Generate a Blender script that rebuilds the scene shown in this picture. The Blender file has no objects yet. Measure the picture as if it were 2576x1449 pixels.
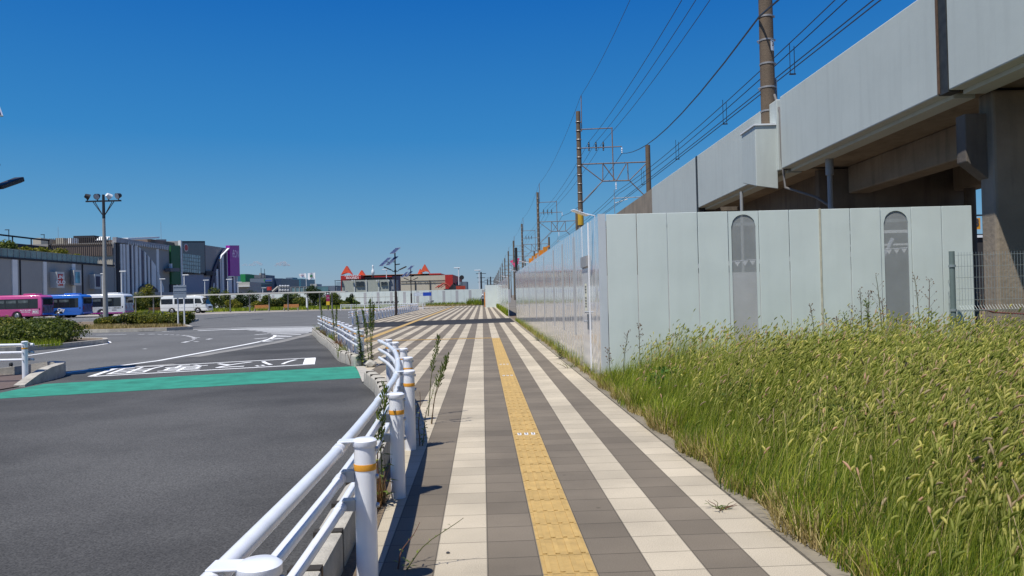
import bpy, bmesh, math, random
import numpy as np
from mathutils import Vector, Matrix
random.seed(7); RNG = np.random.default_rng(11)
scene = bpy.context.scene
COL = scene.collection
R = math.radians

# ------------------------------------------------------------------ camera
EYE = 1.53; FP = 1936.0; CX = 1288.0; CY = 724.5      # survey units: pixels of a 2576 wide picture
ROLL = R(1.4); HOR = 744.0 + 0.0244*(1213-1288)
PITCH = math.atan((HOR-CY)*math.cos(ROLL)/FP)
_f = np.array([0, math.cos(PITCH), math.sin(PITCH)])
_u0 = np.array([0, -math.sin(PITCH), math.cos(PITCH)]); _r0 = np.array([1., 0, 0])
_u = _u0*math.cos(ROLL) + _r0*math.sin(ROLL); _r = _r0*math.cos(ROLL) - _u0*math.sin(ROLL)
cam = bpy.data.cameras.new('camera'); co = bpy.data.objects.new('camera', cam); COL.objects.link(co)
co.matrix_world = Matrix(((_r[0], _u[0], -_f[0], 0), (_r[1], _u[1], -_f[1], 0), (_r[2], _u[2], -_f[2], EYE), (0, 0, 0, 1)))
cam.sensor_width = 36; cam.lens = FP/2576*36; cam.clip_start = 0.05; cam.clip_end = 30000
scene.camera = co
# survey helpers: a measured direction to a point on level z / at depth Y / on a wall at X
def ray(x, y): return _f + _r*(x-CX)/FP - _u*(y-CY)/FP
def G(x, y, z=0.0):
    d = ray(x, y); t = (z-EYE)/d[2]; return (d[0]*t, d[1]*t, z)
def DY(x, y, Y):
    d = ray(x, y); t = Y/d[1]; return (d[0]*t, Y, EYE+d[2]*t)
def DX(x, y, X):
    d = ray(x, y); t = X/d[0]; return (X, d[1]*t, EYE+d[2]*t)

# ------------------------------------------------------------------ light
SUN = Vector((-0.284, -0.318, 0.904)).normalized()
world = bpy.data.worlds.new('World'); scene.world = world; world.use_nodes = True
wn = world.node_tree; wn.nodes.clear()
sky = wn.nodes.new('ShaderNodeTexSky'); sky.sky_type = 'NISHITA'; sky.sun_disc = False
sky.sun_elevation = math.asin(SUN.z); sky.sun_rotation = math.atan2(SUN.x, SUN.y)
sky.altitude = 0; sky.air_density = 1.25; sky.dust_density = 0.0; sky.ozone_density = 4.5
hs = wn.nodes.new('ShaderNodeHueSaturation'); hs.inputs['Saturation'].default_value = 1.25; hs.inputs['Value'].default_value = 1.0
bg = wn.nodes.new('ShaderNodeBackground'); bg.inputs[1].default_value = 0.075
wo = wn.nodes.new('ShaderNodeOutputWorld')
wn.links.new(sky.outputs[0], hs.inputs['Color'])
# haze of the summer air: colour by elevation, mixed with the physical sky
tcw = wn.nodes.new('ShaderNodeTexCoord'); sxw = wn.nodes.new('ShaderNodeSeparateXYZ'); wn.links.new(tcw.outputs['Generated'], sxw.inputs[0])
rp = wn.nodes.new('ShaderNodeValToRGB'); cr = rp.color_ramp
for i, (p_, c_) in enumerate(((0.0, (0.185, 0.29, 0.42)), (0.035, (0.15, 0.285, 0.44)), (0.10, (0.072, 0.250, 0.46)), (0.20, (0.018, 0.180, 0.45)), (0.36, (0.001, 0.108, 0.40)), (0.7, (0.003, 0.06, 0.32)))):
    el = cr.elements[0] if i == 0 else (cr.elements[1] if i == 1 else cr.elements.new(p_)); el.position = p_; el.color = (*c_, 1)
wn.links.new(sxw.outputs[2], rp.inputs[0])
sc = wn.nodes.new('ShaderNodeVectorMath'); sc.operation = 'SCALE'; sc.inputs['Scale'].default_value = 1/0.075; wn.links.new(rp.outputs[0], sc.inputs[0])
mxw = wn.nodes.new('ShaderNodeMix'); mxw.data_type = 'RGBA'; mxw.inputs[0].default_value = 0.85
wn.links.new(hs.outputs[0], mxw.inputs[6]); wn.links.new(sc.outputs[0], mxw.inputs[7])
wn.links.new(mxw.outputs[2], bg.inputs[0]); wn.links.new(bg.outputs[0], wo.inputs[0])
sl = bpy.data.lights.new('sun', 'SUN'); sl.energy = 4.3; sl.angle = R(0.53); sl.color = (1.0, 0.965, 0.9)
so = bpy.data.objects.new('sun', sl); COL.objects.link(so); so.rotation_euler = SUN.to_track_quat('Z', 'Y').to_euler(); so.location = (-20, -20, 60)
scene.view_settings.view_transform = 'Standard'; scene.view_settings.look = 'None'
scene.view_settings.exposure = 0.3; scene.view_settings.gamma = 1.0
scene.render.engine = 'CYCLES'
scene.cycles.max_bounces = 8; scene.cycles.diffuse_bounces = 3; scene.cycles.glossy_bounces = 4; scene.cycles.transparent_max_bounces = 16

# ------------------------------------------------------------------ materials
MATS = {}
def mat(name, col, rough=0.7, var=0.12, scale=2.0, metal=0.0, bump=0.0, bscale=40.0, spec=0.5, coat=0.0, streak=0.0, island=0.0, emit=0, stretch=None, hue2=None, trans=0.0):
    if name in MATS: return MATS[name]
    m = bpy.data.materials.new(name); m.use_nodes = True; MATS[name] = m
    n = m.node_tree.nodes; l = m.node_tree.links; b = n['Principled BSDF']
    b.inputs['Roughness'].default_value = rough; b.inputs['Metallic'].default_value = metal
    b.inputs['Specular IOR Level'].default_value = spec; b.inputs['Coat Weight'].default_value = coat; b.inputs['Coat Roughness'].default_value = 0.08
    tc = n.new('ShaderNodeTexCoord'); src = tc.outputs['Object']
    if stretch:
        mp = n.new('ShaderNodeMapping'); mp.inputs['Scale'].default_value = stretch; l.new(src, mp.inputs[0]); src = mp.outputs[0]
    nz = n.new('ShaderNodeTexNoise'); nz.inputs['Scale'].default_value = scale; nz.inputs['Detail'].default_value = 6; nz.inputs['Roughness'].default_value = 0.62
    l.new(src, nz.inputs['Vector'])
    mr = n.new('ShaderNodeMapRange'); mr.inputs[1].default_value = 0.3; mr.inputs[2].default_value = 0.7
    mr.inputs[3].default_value = 1-var; mr.inputs[4].default_value = 1+var; l.new(nz.outputs['Fac'], mr.inputs[0])
    fac = mr.outputs[0]
    if island > 0:
        g = n.new('ShaderNodeNewGeometry'); mi = n.new('ShaderNodeMapRange'); mi.inputs[3].default_value = 1-island; mi.inputs[4].default_value = 1+island
        l.new(g.outputs['Random Per Island'], mi.inputs[0]); mm = n.new('ShaderNodeMath'); mm.operation = 'MULTIPLY'
        l.new(fac, mm.inputs[0]); l.new(mi.outputs[0], mm.inputs[1]); fac = mm.outputs[0]
    if streak > 0:
        mp2 = n.new('ShaderNodeMapping'); mp2.inputs['Scale'].default_value = (3.0, 3.0, 0.25); l.new(tc.outputs['Object'], mp2.inputs[0])
        n2 = n.new('ShaderNodeTexNoise'); n2.inputs['Scale'].default_value = 2.2; n2.inputs['Detail'].default_value = 5; l.new(mp2.outputs[0], n2.inputs['Vector'])
        m2 = n.new('ShaderNodeMapRange'); m2.inputs[1].default_value = 0.5; m2.inputs[2].default_value = 0.8; m2.inputs[3].default_value = 1; m2.inputs[4].default_value = 1-streak
        l.new(n2.outputs['Fac'], m2.inputs[0]); mm = n.new('ShaderNodeMath'); mm.operation = 'MULTIPLY'
        l.new(fac, mm.inputs[0]); l.new(m2.outputs[0], mm.inputs[1]); fac = mm.outputs[0]
    base = n.new('ShaderNodeRGB'); base.outputs[0].default_value = (*col, 1); bsrc = base.outputs[0]
    if hue2:
        g2 = n.new('ShaderNodeNewGeometry'); mx = n.new('ShaderNodeMix'); mx.data_type = 'RGBA'; mx.inputs[7].default_value = (*hue2, 1)
        wnz = n.new('ShaderNodeMapRange'); wnz.inputs[1].default_value = 0.45; wnz.inputs[2].default_value = 1.0
        l.new(g2.outputs['Random Per Island'], wnz.inputs[0]); l.new(wnz.outputs[0], mx.inputs[0]); l.new(bsrc, mx.inputs[6]); bsrc = mx.outputs[2]
    vm = n.new('ShaderNodeVectorMath'); vm.operation = 'SCALE'; l.new(bsrc, vm.inputs[0]); l.new(fac, vm.inputs['Scale'])
    l.new(vm.outputs[0], b.inputs['Base Color'])
    if trans > 0: b.inputs['Subsurface Weight'].default_value = 0.0
    if bump > 0:
        n3 = n.new('ShaderNodeTexNoise'); n3.inputs['Scale'].default_value = bscale; n3.inputs['Detail'].default_value = 4; l.new(src, n3.inputs['Vector'])
        bp = n.new('ShaderNodeBump'); bp.inputs['Strength'].default_value = bump; bp.inputs['Distance'].default_value = 0.02
        l.new(n3.outputs['Fac'], bp.inputs['Height']); l.new(bp.outputs[0], b.inputs['Normal'])
    if emit:
        b.inputs['Emission Color'].default_value = (*col, 1); b.inputs['Emission Strength'].default_value = emit
    return m

def leafmat(name, col, col2, rough=0.6, thin=0.35):
    m = mat(name, col, rough=rough, var=0.25, scale=1.3, island=0.35, hue2=col2, spec=0.25)
    if m.get('thin'): return m
    m['thin'] = 1; n = m.node_tree.nodes; l = m.node_tree.links
    b = n['Principled BSDF']; out = [q for q in n if q.type == 'OUTPUT_MATERIAL'][0]
    tr = n.new('ShaderNodeBsdfTranslucent'); vs = n.new('ShaderNodeVectorMath'); vs.operation = 'MULTIPLY'; vs.inputs[1].default_value = (1.2, 1.35, 0.6)
    l.new(b.inputs['Base Color'].links[0].from_socket, vs.inputs[0]); l.new(vs.outputs[0], tr.inputs[0])
    mx = n.new('ShaderNodeMixShader'); mx.inputs[0].default_value = thin
    l.new(b.outputs[0], mx.inputs[1]); l.new(tr.outputs[0], mx.inputs[2]); l.new(mx.outputs[0], out.inputs[0])
    return m

def asphalt(name, col, patch=0.12):
    m = bpy.data.materials.new(name); m.use_nodes = True
    n = m.node_tree.nodes; l = m.node_tree.links; b = n['Principled BSDF']; b.inputs['Roughness'].default_value = 0.88; b.inputs['Specular IOR Level'].default_value = 0.3
    tc = n.new('ShaderNodeTexCoord')
    def noise(s, d, lo, hi, a, c):
        q = n.new('ShaderNodeTexNoise'); q.inputs['Scale'].default_value = s; q.inputs['Detail'].default_value = d; l.new(tc.outputs['Object'], q.inputs['Vector'])
        r_ = n.new('ShaderNodeMapRange'); r_.inputs[1].default_value = a; r_.inputs[2].default_value = c; r_.inputs[3].default_value = lo; r_.inputs[4].default_value = hi
        l.new(q.outputs['Fac'], r_.inputs[0]); return q, r_
    q1, a1 = noise(0.35, 5, 1-patch*2.2, 1+patch, 0.35, 0.62)
    q2, a2 = noise(75, 3, 0.6, 1.5, 0.32, 0.7)
    q3 = n.new('ShaderNodeTexVoronoi'); q3.inputs['Scale'].default_value = 55; l.new(tc.outputs['Object'], q3.inputs['Vector'])
    a3 = n.new('ShaderNodeMapRange'); a3.inputs[1].default_value = 0.02; a3.inputs[2].default_value = 0.16; a3.inputs[3].default_value = 1.0; a3.inputs[4].default_value = 0.0; l.new(q3.outputs['Distance'], a3.inputs[0])
    wnn = n.new('ShaderNodeMath'); wnn.operation = 'GREATER_THAN'; wnn.inputs[1].default_value = 0.82
    sep = n.new('ShaderNodeSeparateColor'); l.new(q3.outputs['Color'], sep.inputs[0]); l.new(sep.outputs[0], wnn.inputs[0])
    mu = n.new('ShaderNodeMath'); mu.operation = 'MULTIPLY'; l.new(a3.outputs[0], mu.inputs[0]); l.new(wnn.outputs[0], mu.inputs[1])
    f1 = n.new('ShaderNodeMath'); f1.operation = 'MULTIPLY'; l.new(a1.outputs[0], f1.inputs[0]); l.new(a2.outputs[0], f1.inputs[1])
    f2 = n.new('ShaderNodeMath'); f2.operation = 'MULTIPLY_ADD'; f2.inputs[1].default_value = 1.8; l.new(mu.outputs[0], f2.inputs[0]); l.new(f1.outputs[0], f2.inputs[2])
    vm = n.new('ShaderNodeVectorMath'); vm.operation = 'SCALE'; vm.inputs[0].default_value = col; l.new(f2.outputs[0], vm.inputs['Scale']); l.new(vm.outputs[0], b.inputs['Base Color'])
    bp = n.new('ShaderNodeBump'); bp.inputs['Strength'].default_value = 0.35; bp.inputs['Distance'].default_value = 0.006; l.new(q2.outputs['Fac'], bp.inputs['Height']); l.new(bp.outputs[0], b.inputs['Normal'])
    return m

def paving(name):
    m = bpy.data.materials.new(name); m.use_nodes = True
    n = m.node_tree.nodes; l = m.node_tree.links; b = n['Principled BSDF']; b.inputs['Roughness'].default_value = 0.8; b.inputs['Specular IOR Level'].default_value = 0.35
    tc = n.new('ShaderNodeTexCoord'); sx = n.new('ShaderNodeSeparateXYZ'); l.new(tc.outputs['Object'], sx.inputs[0])
    def M(op, a, v=None, c=None):
        q = n.new('ShaderNodeMath'); q.operation = op
        for i, s in enumerate((a, v, c)):
            if s is None: continue
            if isinstance(s, (int, float)): q.inputs[i].default_value = s
            else: l.new(s, q.inputs[i])
        return q.outputs[0]
    us = M('DIVIDE', M('SUBTRACT', sx.outputs[0], 0.293), 0.3); vs = M('DIVIDE', sx.outputs[1], 0.3)
    k = M('FLOOR', us); j = M('FLOOR', vs); par = M('FLOORED_MODULO', k, 2.0)
    cid = n.new('ShaderNodeCombineXYZ'); l.new(k, cid.inputs[0]); l.new(j, cid.inputs[1])
    wn_ = n.new('ShaderNodeTexWhiteNoise'); wn_.noise_dimensions = '2D'; l.new(cid.outputs[0], wn_.inputs[0])
    mx = n.new('ShaderNodeMix'); mx.data_type = 'RGBA'; mx.inputs[6].default_value = (0.47, 0.405, 0.30, 1); mx.inputs[7].default_value = (0.172, 0.142, 0.104, 1); l.new(par, mx.inputs[0])
    def edge(t, w):
        f_ = M('FRACT', t); d_ = M('MINIMUM', f_, M('SUBTRACT', 1.0, f_)); return M('LESS_THAN', d_, w)
    joint = M('MAXIMUM', M('MULTIPLY', edge(us, 0.016), 0.85), edge(vs, 0.013))
    sp = n.new('ShaderNodeTexNoise'); sp.inputs['Scale'].default_value = 160; sp.inputs['Detail'].default_value = 2; l.new(tc.outputs['Object'], sp.inputs['Vector'])
    s1 = n.new('ShaderNodeMapRange'); s1.inputs[1].default_value = 0.3; s1.inputs[2].default_value = 0.7; s1.inputs[3].default_value = 0.78; s1.inputs[4].default_value = 1.2; l.new(sp.outputs['Fac'], s1.inputs[0])
    bgn = n.new('ShaderNodeTexNoise'); bgn.inputs['Scale'].default_value = 1.1; bgn.inputs['Detail'].default_value = 6; l.new(tc.outputs['Object'], bgn.inputs['Vector'])
    s2 = n.new('ShaderNodeMapRange'); s2.inputs[1].default_value = 0.35; s2.inputs[2].default_value = 0.7; s2.inputs[3].default_value = 1.06; s2.inputs[4].default_value = 0.80; l.new(bgn.outputs['Fac'], s2.inputs[0])
    tv = M('MULTIPLY_ADD', wn_.outputs[0], 0.20, 0.90)
    vo = n.new('ShaderNodeTexVoronoi'); vo.inputs['Scale'].default_value = 1.7; l.new(tc.outputs['Object'], vo.inputs['Vector'])
    gum = M('SUBTRACT', 1.0, M('MULTIPLY', M('LESS_THAN', vo.outputs['Distance'], 0.028), 0.35))
    st = n.new('ShaderNodeTexNoise'); st.inputs['Scale'].default_value = 0.45; st.inputs['Detail'].default_value = 8; st.inputs['Roughness'].default_value = 0.7; l.new(tc.outputs['Object'], st.inputs['Vector'])
    s3 = n.new('ShaderNodeMapRange'); s3.inputs[1].default_value = 0.52; s3.inputs[2].default_value = 0.75; s3.inputs[3].default_value = 1.0; s3.inputs[4].default_value = 0.76; l.new(st.outputs['Fac'], s3.inputs[0])
    tv = M('MULTIPLY', M('MULTIPLY', tv, gum), s3.outputs[0])
    f_ = M('MULTIPLY', M('MULTIPLY', s1.outputs[0], s2.outputs[0]), tv)
    f2 = M('MULTIPLY', f_, M('SUBTRACT', 1.0, M('MULTIPLY', joint, 0.62)))
    vm = n.new('ShaderNodeVectorMath'); vm.operation = 'SCALE'; l.new(mx.outputs[2], vm.inputs[0]); l.new(f2, vm.inputs['Scale']); l.new(vm.outputs[0], b.inputs['Base Color'])
    h = M('ADD', M('MULTIPLY', sp.outputs['Fac'], 0.15), M('MULTIPLY', joint, -1.0))
    bp = n.new('ShaderNodeBump'); bp.inputs['Strength'].default_value = 0.4; bp.inputs['Distance'].default_value = 0.006; l.new(h, bp.inputs['Height']); l.new(bp.outputs[0], b.inputs['Normal'])
    return m

def gauze(name, col, alpha):
    m = mat(name, col, rough=0.6, var=0.1)
    n = m.node_tree.nodes; l = m.node_tree.links; b = n['Principled BSDF']; b.inputs['Alpha'].default_value = alpha
    return m

# ------------------------------------------------------------------ mesh building
class MB:
    def __init__(s): s.v = []; s.f = []
    def add(s, vs, fs):
        o = len(s.v); s.v += [tuple(map(float, p)) for p in vs]; s.f += [tuple(i+o for i in f) for f in fs]; return s
    def box(s, c, d, rz=0.0):
        x, y, z = [q/2 for q in d]; cs, sn = math.cos(rz), math.sin(rz)
        vs = [(c[0]+a*x*cs-b_*y*sn, c[1]+a*x*sn+b_*y*cs, c[2]+e*z) for a in (-1, 1) for b_ in (-1, 1) for e in (-1, 1)]
        return s.add(vs, [(0, 1, 3, 2), (4, 6, 7, 5), (0, 4, 5, 1), (2, 3, 7, 6), (0, 2, 6, 4), (1, 5, 7, 3)])
    def bx(s, x0, x1, y0, y1, z0, z1): return s.box(((x0+x1)/2, (y0+y1)/2, (z0+z1)/2), (abs(x1-x0), abs(y1-y0), abs(z1-z0)))
    def cyl(s, p0, p1, r0, r1=None, n=12, cap=True):
        r1 = r0 if r1 is None else r1; return s.tube([p0, p1], [r0, r1], n, cap)
    def tube(s, pts, rad, n=8, cap=True):
        P = [Vector(p) for p in pts]; rs = rad if isinstance(rad, (list, tuple)) else [rad]*len(P)
        o = len(s.v); ref = Vector((0, 0, 1)); first = None
        for i, p in enumerate(P):
            t = (P[min(i+1, len(P)-1)]-P[max(i-1, 0)]); t = t.normalized() if t.length > 1e-9 else Vector((0, 0, 1))
            if first is None:
                a = t.cross(Vector((0, 0, 1)) if abs(t.z) < 0.9 else Vector((1, 0, 0))).normalized(); first = 1
            else: a = (a - t*a.dot(t)).normalized()
            b_ = t.cross(a)
            for k in range(n):
                w = 2*math.pi*k/n; s.v.append(tuple(p + a*math.cos(w)*rs[i] + b_*math.sin(w)*rs[i]))
        for i in range(len(P)-1):
            for k in range(n):
                s.f.append((o+i*n+k, o+i*n+(k+1) % n, o+(i+1)*n+(k+1) % n, o+(i+1)*n+k))
        if cap:
            s.f.append(tuple(o+k for k in range(n))[::-1]); s.f.append(tuple(o+(len(P)-1)*n+k for k in range(n)))
        return s
    def prism(s, poly, axis, a0, a1):
        """poly of 2d points extruded between a0 and a1 along 'x','y' or 'z'"""
        def mk(p, a): return {'x': (a, p[0], p[1]), 'y': (p[0], a, p[1]), 'z': (p[0], p[1], a)}[axis]
        n = len(poly); vs = [mk(p, a0) for p in poly]+[mk(p, a1) for p in poly]
        fs = [tuple(range(n)), tuple(range(2*n-1, n-1, -1))]+[(i, (i+1) % n, n+(i+1) % n, n+i) for i in range(n)]
        return s.add(vs, fs)
    def lathe(s, c, prof, n=16):
        o = len(s.v)
        for r_, z in prof:
            for k in range(n):
                w = 2*math.pi*k/n; s.v.append((c[0]+r_*math.cos(w), c[1]+r_*math.sin(w), c[2]+z))
        for i in range(len(prof)-1):
            for k in range(n): s.f.append((o+i*n+k, o+i*n+(k+1) % n, o+(i+1)*n+(k+1) % n, o+(i+1)*n+k))
        s.f.append(tuple(o+k for k in range(n))[::-1]); s.f.append(tuple(o+(len(prof)-1)*n+k for k in range(n)))
        return s
    def poly(s, pts): return s.add(pts, [tuple(range(len(pts)))])
    def strip(s, pts, w, z, thick=0.0):
        L = []
        P = [Vector((p[0], p[1])) for p in pts]
        for i, p in enumerate(P):
            t = (P[min(i+1, len(P)-1)]-P[max(i-1, 0)]).normalized(); nrm = Vector((-t.y, t.x))
            L.append((p+nrm*w/2, p-nrm*w/2))
        for i in range(len(L)-1):
            a, b_ = L[i]; c, d = L[i+1]
            if thick: s.add([(a.x, a.y, z), (b_.x, b_.y, z), (d.x, d.y, z), (c.x, c.y, z), (a.x, a.y, z+thick), (b_.x, b_.y, z+thick), (d.x, d.y, z+thick), (c.x, c.y, z+thick)],
                            [(0, 1, 2, 3), (4, 7, 6, 5), (0, 4, 5, 1), (1, 5, 6, 2), (2, 6, 7, 3), (3, 7, 4, 0)])
            else: s.add([(a.x, a.y, z), (b_.x, b_.y, z), (d.x, d.y, z), (c.x, c.y, z)], [(0, 1, 2, 3)])
        return s
    def build(s, name, m, parent=None, smooth=False, bevel=0.0, seg=2, flip=False):
        me = bpy.data.meshes.new(name); me.from_pydata(s.v, [], s.f); me.update()
        bm = bmesh.new(); bm.from_mesh(me)
        bmesh.ops.recalc_face_normals(bm, faces=bm.faces)
        if bevel > 0:
            bmesh.ops.remove_doubles(bm, verts=bm.verts, dist=1e-5)
            es = [e for e in bm.edges if e.is_manifold and e.calc_face_angle(0) > 0.6]
            try: bmesh.ops.bevel(bm, geom=es, offset=bevel, segments=seg, profile=0.5, affect='EDGES', clamp_overlap=True)
            except Exception: pass
        bm.to_mesh(me); bm.free()
        if smooth:
            for p in me.polygons: p.use_smooth = len(p.vertices) == 4 or bevel > 0
            if hasattr(me, 'set_sharp_from_angle'): me.set_sharp_from_angle(angle=R(38))
        me.materials.append(m)
        o = bpy.data.objects.new(name, me); COL.objects.link(o)
        if parent is not None: o.parent = parent
        return o

def tag(o, label, cat, group=None, kind=None):
    if kind != 'structure':
        o['label'] = label; o['category'] = cat
    if group: o['group'] = group
    if kind: o['kind'] = kind
    return o
def empty(name, loc, label, cat, group=None, rz=0.0):
    o = bpy.data.objects.new(name, None); COL.objects.link(o); o.location = loc; o.rotation_euler = (0, 0, rz); o.empty_display_size = 0.2
    return tag(o, label, cat, group)
def struct(o): o['kind'] = 'structure'; return o
def copy_tree(o, parent=None):
    c = o.copy(); COL.objects.link(c); c.parent = parent
    for ch in list(o.children): copy_tree(ch, c)
    return c
def copy_thing(o, loc, label, rz=None, scale=None):
    kids = list(o.children); c = o.copy(); COL.objects.link(c); c.location = loc; c['label'] = label
    if rz is not None: c.rotation_euler = (0, 0, rz)
    if scale is not None: c.scale = scale
    for ch in kids: copy_tree(ch, c)
    return c
def text_mb(s, size=1.0, bold=0.0):
    """letters as a flat mesh in the local xz plane (reads along +x, up +z), centred"""
    cu = bpy.data.curves.new('letters', 'FONT'); cu.body = s; cu.size = size; cu.align_x = 'CENTER'; cu.align_y = 'CENTER'; cu.offset = bold; cu.extrude = 0.0
    ob = bpy.data.objects.new('letters', cu); COL.objects.link(ob)
    bpy.context.view_layer.update(); dg = bpy.context.evaluated_depsgraph_get()
    me = bpy.data.meshes.new_from_object(ob.evaluated_get(dg)); vs = [v.co.copy() for v in me.vertices]; fs = [tuple(p.vertices) for p in me.polygons]
    bpy.data.objects.remove(ob); bpy.data.curves.remove(cu); bpy.data.meshes.remove(me)
    return vs, fs
def add_text(name, s, size, m, parent, place, bold=0.0, sx=1.0, sy=1.0):
    vs, fs = text_mb(s, size, bold); mb = MB(); mb.add([place(v.x*sx, v.y*sy, v.z) for v in vs], fs)
    return mb.build(name, m, parent)
def np_mesh(name, V, F, m, parent=None, smooth=False):
    me = bpy.data.meshes.new(name); V = np.asarray(V, np.float32).reshape(-1, 3); F = np.asarray(F, np.int32); k = F.shape[1]
    me.vertices.add(len(V)); me.vertices.foreach_set('co', V.ravel()); me.loops.add(F.size); me.loops.foreach_set('vertex_index', F.ravel())
    me.polygons.add(len(F)); me.polygons.foreach_set('loop_start', np.arange(0, F.size, k, dtype=np.int32))
    me.update(calc_edges=True); me.validate(); me.materials.append(m)
    if smooth: me.polygons.foreach_set('use_smooth', np.ones(len(F), bool))
    o = bpy.data.objects.new(name, me); COL.objects.link(o)
    if parent is not None: o.parent = parent
    return o
def leaves(name, blobs, n, size, m, parent=None, seed=1, zmin=0.02, fill=0.55):
    """blobs: (cx,cy,cz,rx,ry,rz); n leaves spread in their volumes, denser to the outside"""
    g = np.random.default_rng(seed); B = np.array(blobs, float); w = (B[:, 3]*B[:, 4]*B[:, 5])**0.67; idx = g.choice(len(B), n, p=w/w.sum())
    d = g.normal(size=(n, 3)); d /= np.linalg.norm(d, axis=1, keepdims=True); rr = fill + (1.08-fill)*g.random(n)**0.7
    rr *= 1+0.16*np.sin(d[:, 0]*5+idx*1.7)*np.cos(d[:, 1]*4+idx)
    C = B[idx, :3] + d*rr[:, None]*B[idx, 3:]; C[:, 2] = np.maximum(C[:, 2], zmin+size*0.5*g.random(n))
    nrm = d*0.6+g.normal(size=(n, 3))*0.6+np.array([0, 0, 0.35]); nrm /= np.linalg.norm(nrm, axis=1, keepdims=True)
    t = np.cross(nrm, g.normal(size=(n, 3))); t /= np.linalg.norm(t, axis=1, keepdims=True); b = np.cross(nrm, t)
    s = size*(0.55+0.9*g.random(n))[:, None]
    V = np.stack([C-t*s, C-b*s*0.42+nrm*s*0.12, C+t*s, C+b*s*0.42+nrm*s*0.12], 1)
    F = np.arange(n*4).reshape(n, 4)
    return np_mesh(name, V, F, m, parent)

# shared materials
W_PAINT = mat('white_enamel', (0.80, 0.81, 0.84), rough=0.28, var=0.04, scale=6, coat=0.25, streak=0.14)
ORANGE = mat('orange_reflector', (0.75, 0.33, 0.03), rough=0.4, var=0.05)
CONC = mat('kerb_concrete', (0.42, 0.39, 0.33), rough=0.9, var=0.2, scale=5, bump=0.5, bscale=60, streak=0.2)
STEEL = mat('zinc_steel', (0.42, 0.44, 0.46), rough=0.45, var=0.12, metal=0.6)
BOLT = mat('bolt_steel', (0.25, 0.26, 0.28), rough=0.4, var=0.1, metal=0.8)
DARK = mat('dark_metal', (0.022, 0.02, 0.02), rough=0.5, var=0.2)
BROWNPOLE = mat('dark_brown_metal', (0.035, 0.022, 0.018), rough=0.5, var=0.2)
GLASS = mat('dark_glass', (0.015, 0.02, 0.025), rough=0.06, var=0.3, scale=1.5, spec=0.8)
BLACK = mat('black_rubber', (0.012, 0.012, 0.013), rough=0.8)
MARK = mat("road_paint", (0.82, 0.82, 0.80), rough=0.75, var=0.12, scale=14, bump=0.2)
SOIL = mat('dry_soil', (0.17, 0.125, 0.08), rough=0.95, var=0.3, scale=3, bump=0.8, bscale=25)
BARK = mat('bark', (0.09, 0.065, 0.045), rough=0.9, var=0.25, scale=12, bump=0.6)

# ================================================================== SETTING
RZ = math.atan(0.0387)                       # the pavement runs a little left of the view axis
cR, sR = math.cos(RZ), math.sin(RZ)
def UV(u, v): return (u*cR - v*sR, u*sR + v*cR)         # pavement frame -> world
def toUV(x, y): return (x*cR + y*sR, -x*sR + y*cR)
mb = MB(); mb.poly([(-6000, -300, -0.05), (6000, -300, -0.05), (6000, 12000, -0.05), (-6000, 12000, -0.05)])
struct(mb.build('ground', mat('ground_dust', (0.16, 0.14, 0.11), rough=0.95, var=0.25, scale=0.08)))
mb = MB(); mb.poly([(-84, -60, -0.02), (3.0, -60, -0.02), (3.0, 20, -0.02), (-3.0, 104, -0.02), (-23, 125, -0.02), (-84, 118, -0.02)])
ROADM = asphalt('asphalt', (0.076, 0.074, 0.070), 0.18); struct(mb.build('road', asphalt('worn_asphalt', (0.125, 0.124, 0.119), 0.06)))
def _s(x, y, ox, oy, k): return ((x/k+ox)/1.5652, (y/k+oy)/1.5652)
gl = [G(*_s(x, y, 760, 1240, 4.77))[:2] for x, y in ((2370, 308), (2080, 385), (1600, 500), (1000, 608), (400, 705), (0, 775))]+[(-10.2, 17.6), (-30, 17.6)]
mb = MB(); mb.poly([(q[0], q[1], -0.0185) for q in gl]+[(-30, -60, -0.0185), (3, -60, -0.0185), (3, 20, -0.0185), (-6, 37, -0.0185)]); struct(mb.build('road', ROADM))
# forecourt of the shopping building and the strip behind the bus lane
mb = MB(); mb.poly([(-84.0, 118, -0.016), (-41, 101.8, -0.016), (-27, 111, -0.016), (-12.0, 98, -0.016), (-10, 121, -0.016), (-20, 150, -0.016), (-84.0, 150, -0.016)])
struct(mb.build('far_pavement', mat('pale_paving', (0.36, 0.32, 0.27), rough=0.9, var=0.12, scale=0.6)))

near_posts = [(-0.62, -1.6), (-0.68, 0.3), (-0.73, 2.17), (-0.79, 4.03), (-0.91, 5.92), (-1.06, 7.76), (-1.30, 9.46), (-1.59, 11.13), (-1.95, 12.71), (-2.2, 13.6)]
mid_posts = [(-3.55, 18.03), (-3.97, 19.45), (-4.46, 21.1), (-4.85, 22.5), (-5.3, 24.0), (-5.78, 25.6), (-6.42, 27.5), (-6.97, 29.3), (-7.52, 31.2), (-8.1, 33.1), (-8.72, 35.1)]
far_line = [(-9.42, 45.33), (-9.55, 48.5), (-9.78, 53.6), (-10.04, 59.72), (-10.65, 72.67), (-11.2, 86.11), (-11.5, 94.6)]
def offs(pts, d):
    out = []
    for i, p in enumerate(pts):
        a = Vector(pts[max(i-1, 0)]); b_ = Vector(pts[min(i+1, len(pts)-1)]); t = (b_-a).normalized(); out.append((p[0]-t.y*d, p[1]+t.x*d))
    return out
edgeL = offs(near_posts, 0.10)+[(-2.75, 14.6), (-3.4, 17.4)]+offs(mid_posts, 0.14)+[(-9.15, 37.0)]
pavL = [toUV(*p) for p in edgeL]
bandA = [toUV(*G(*q)[:2]) for q in ((913, 824.6), (1288, 810.5))]; bandB = [toUV(*G(*q)[:2]) for q in ((915, 812), (1280, 800))]
PAV = paving('striped_paving')
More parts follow.
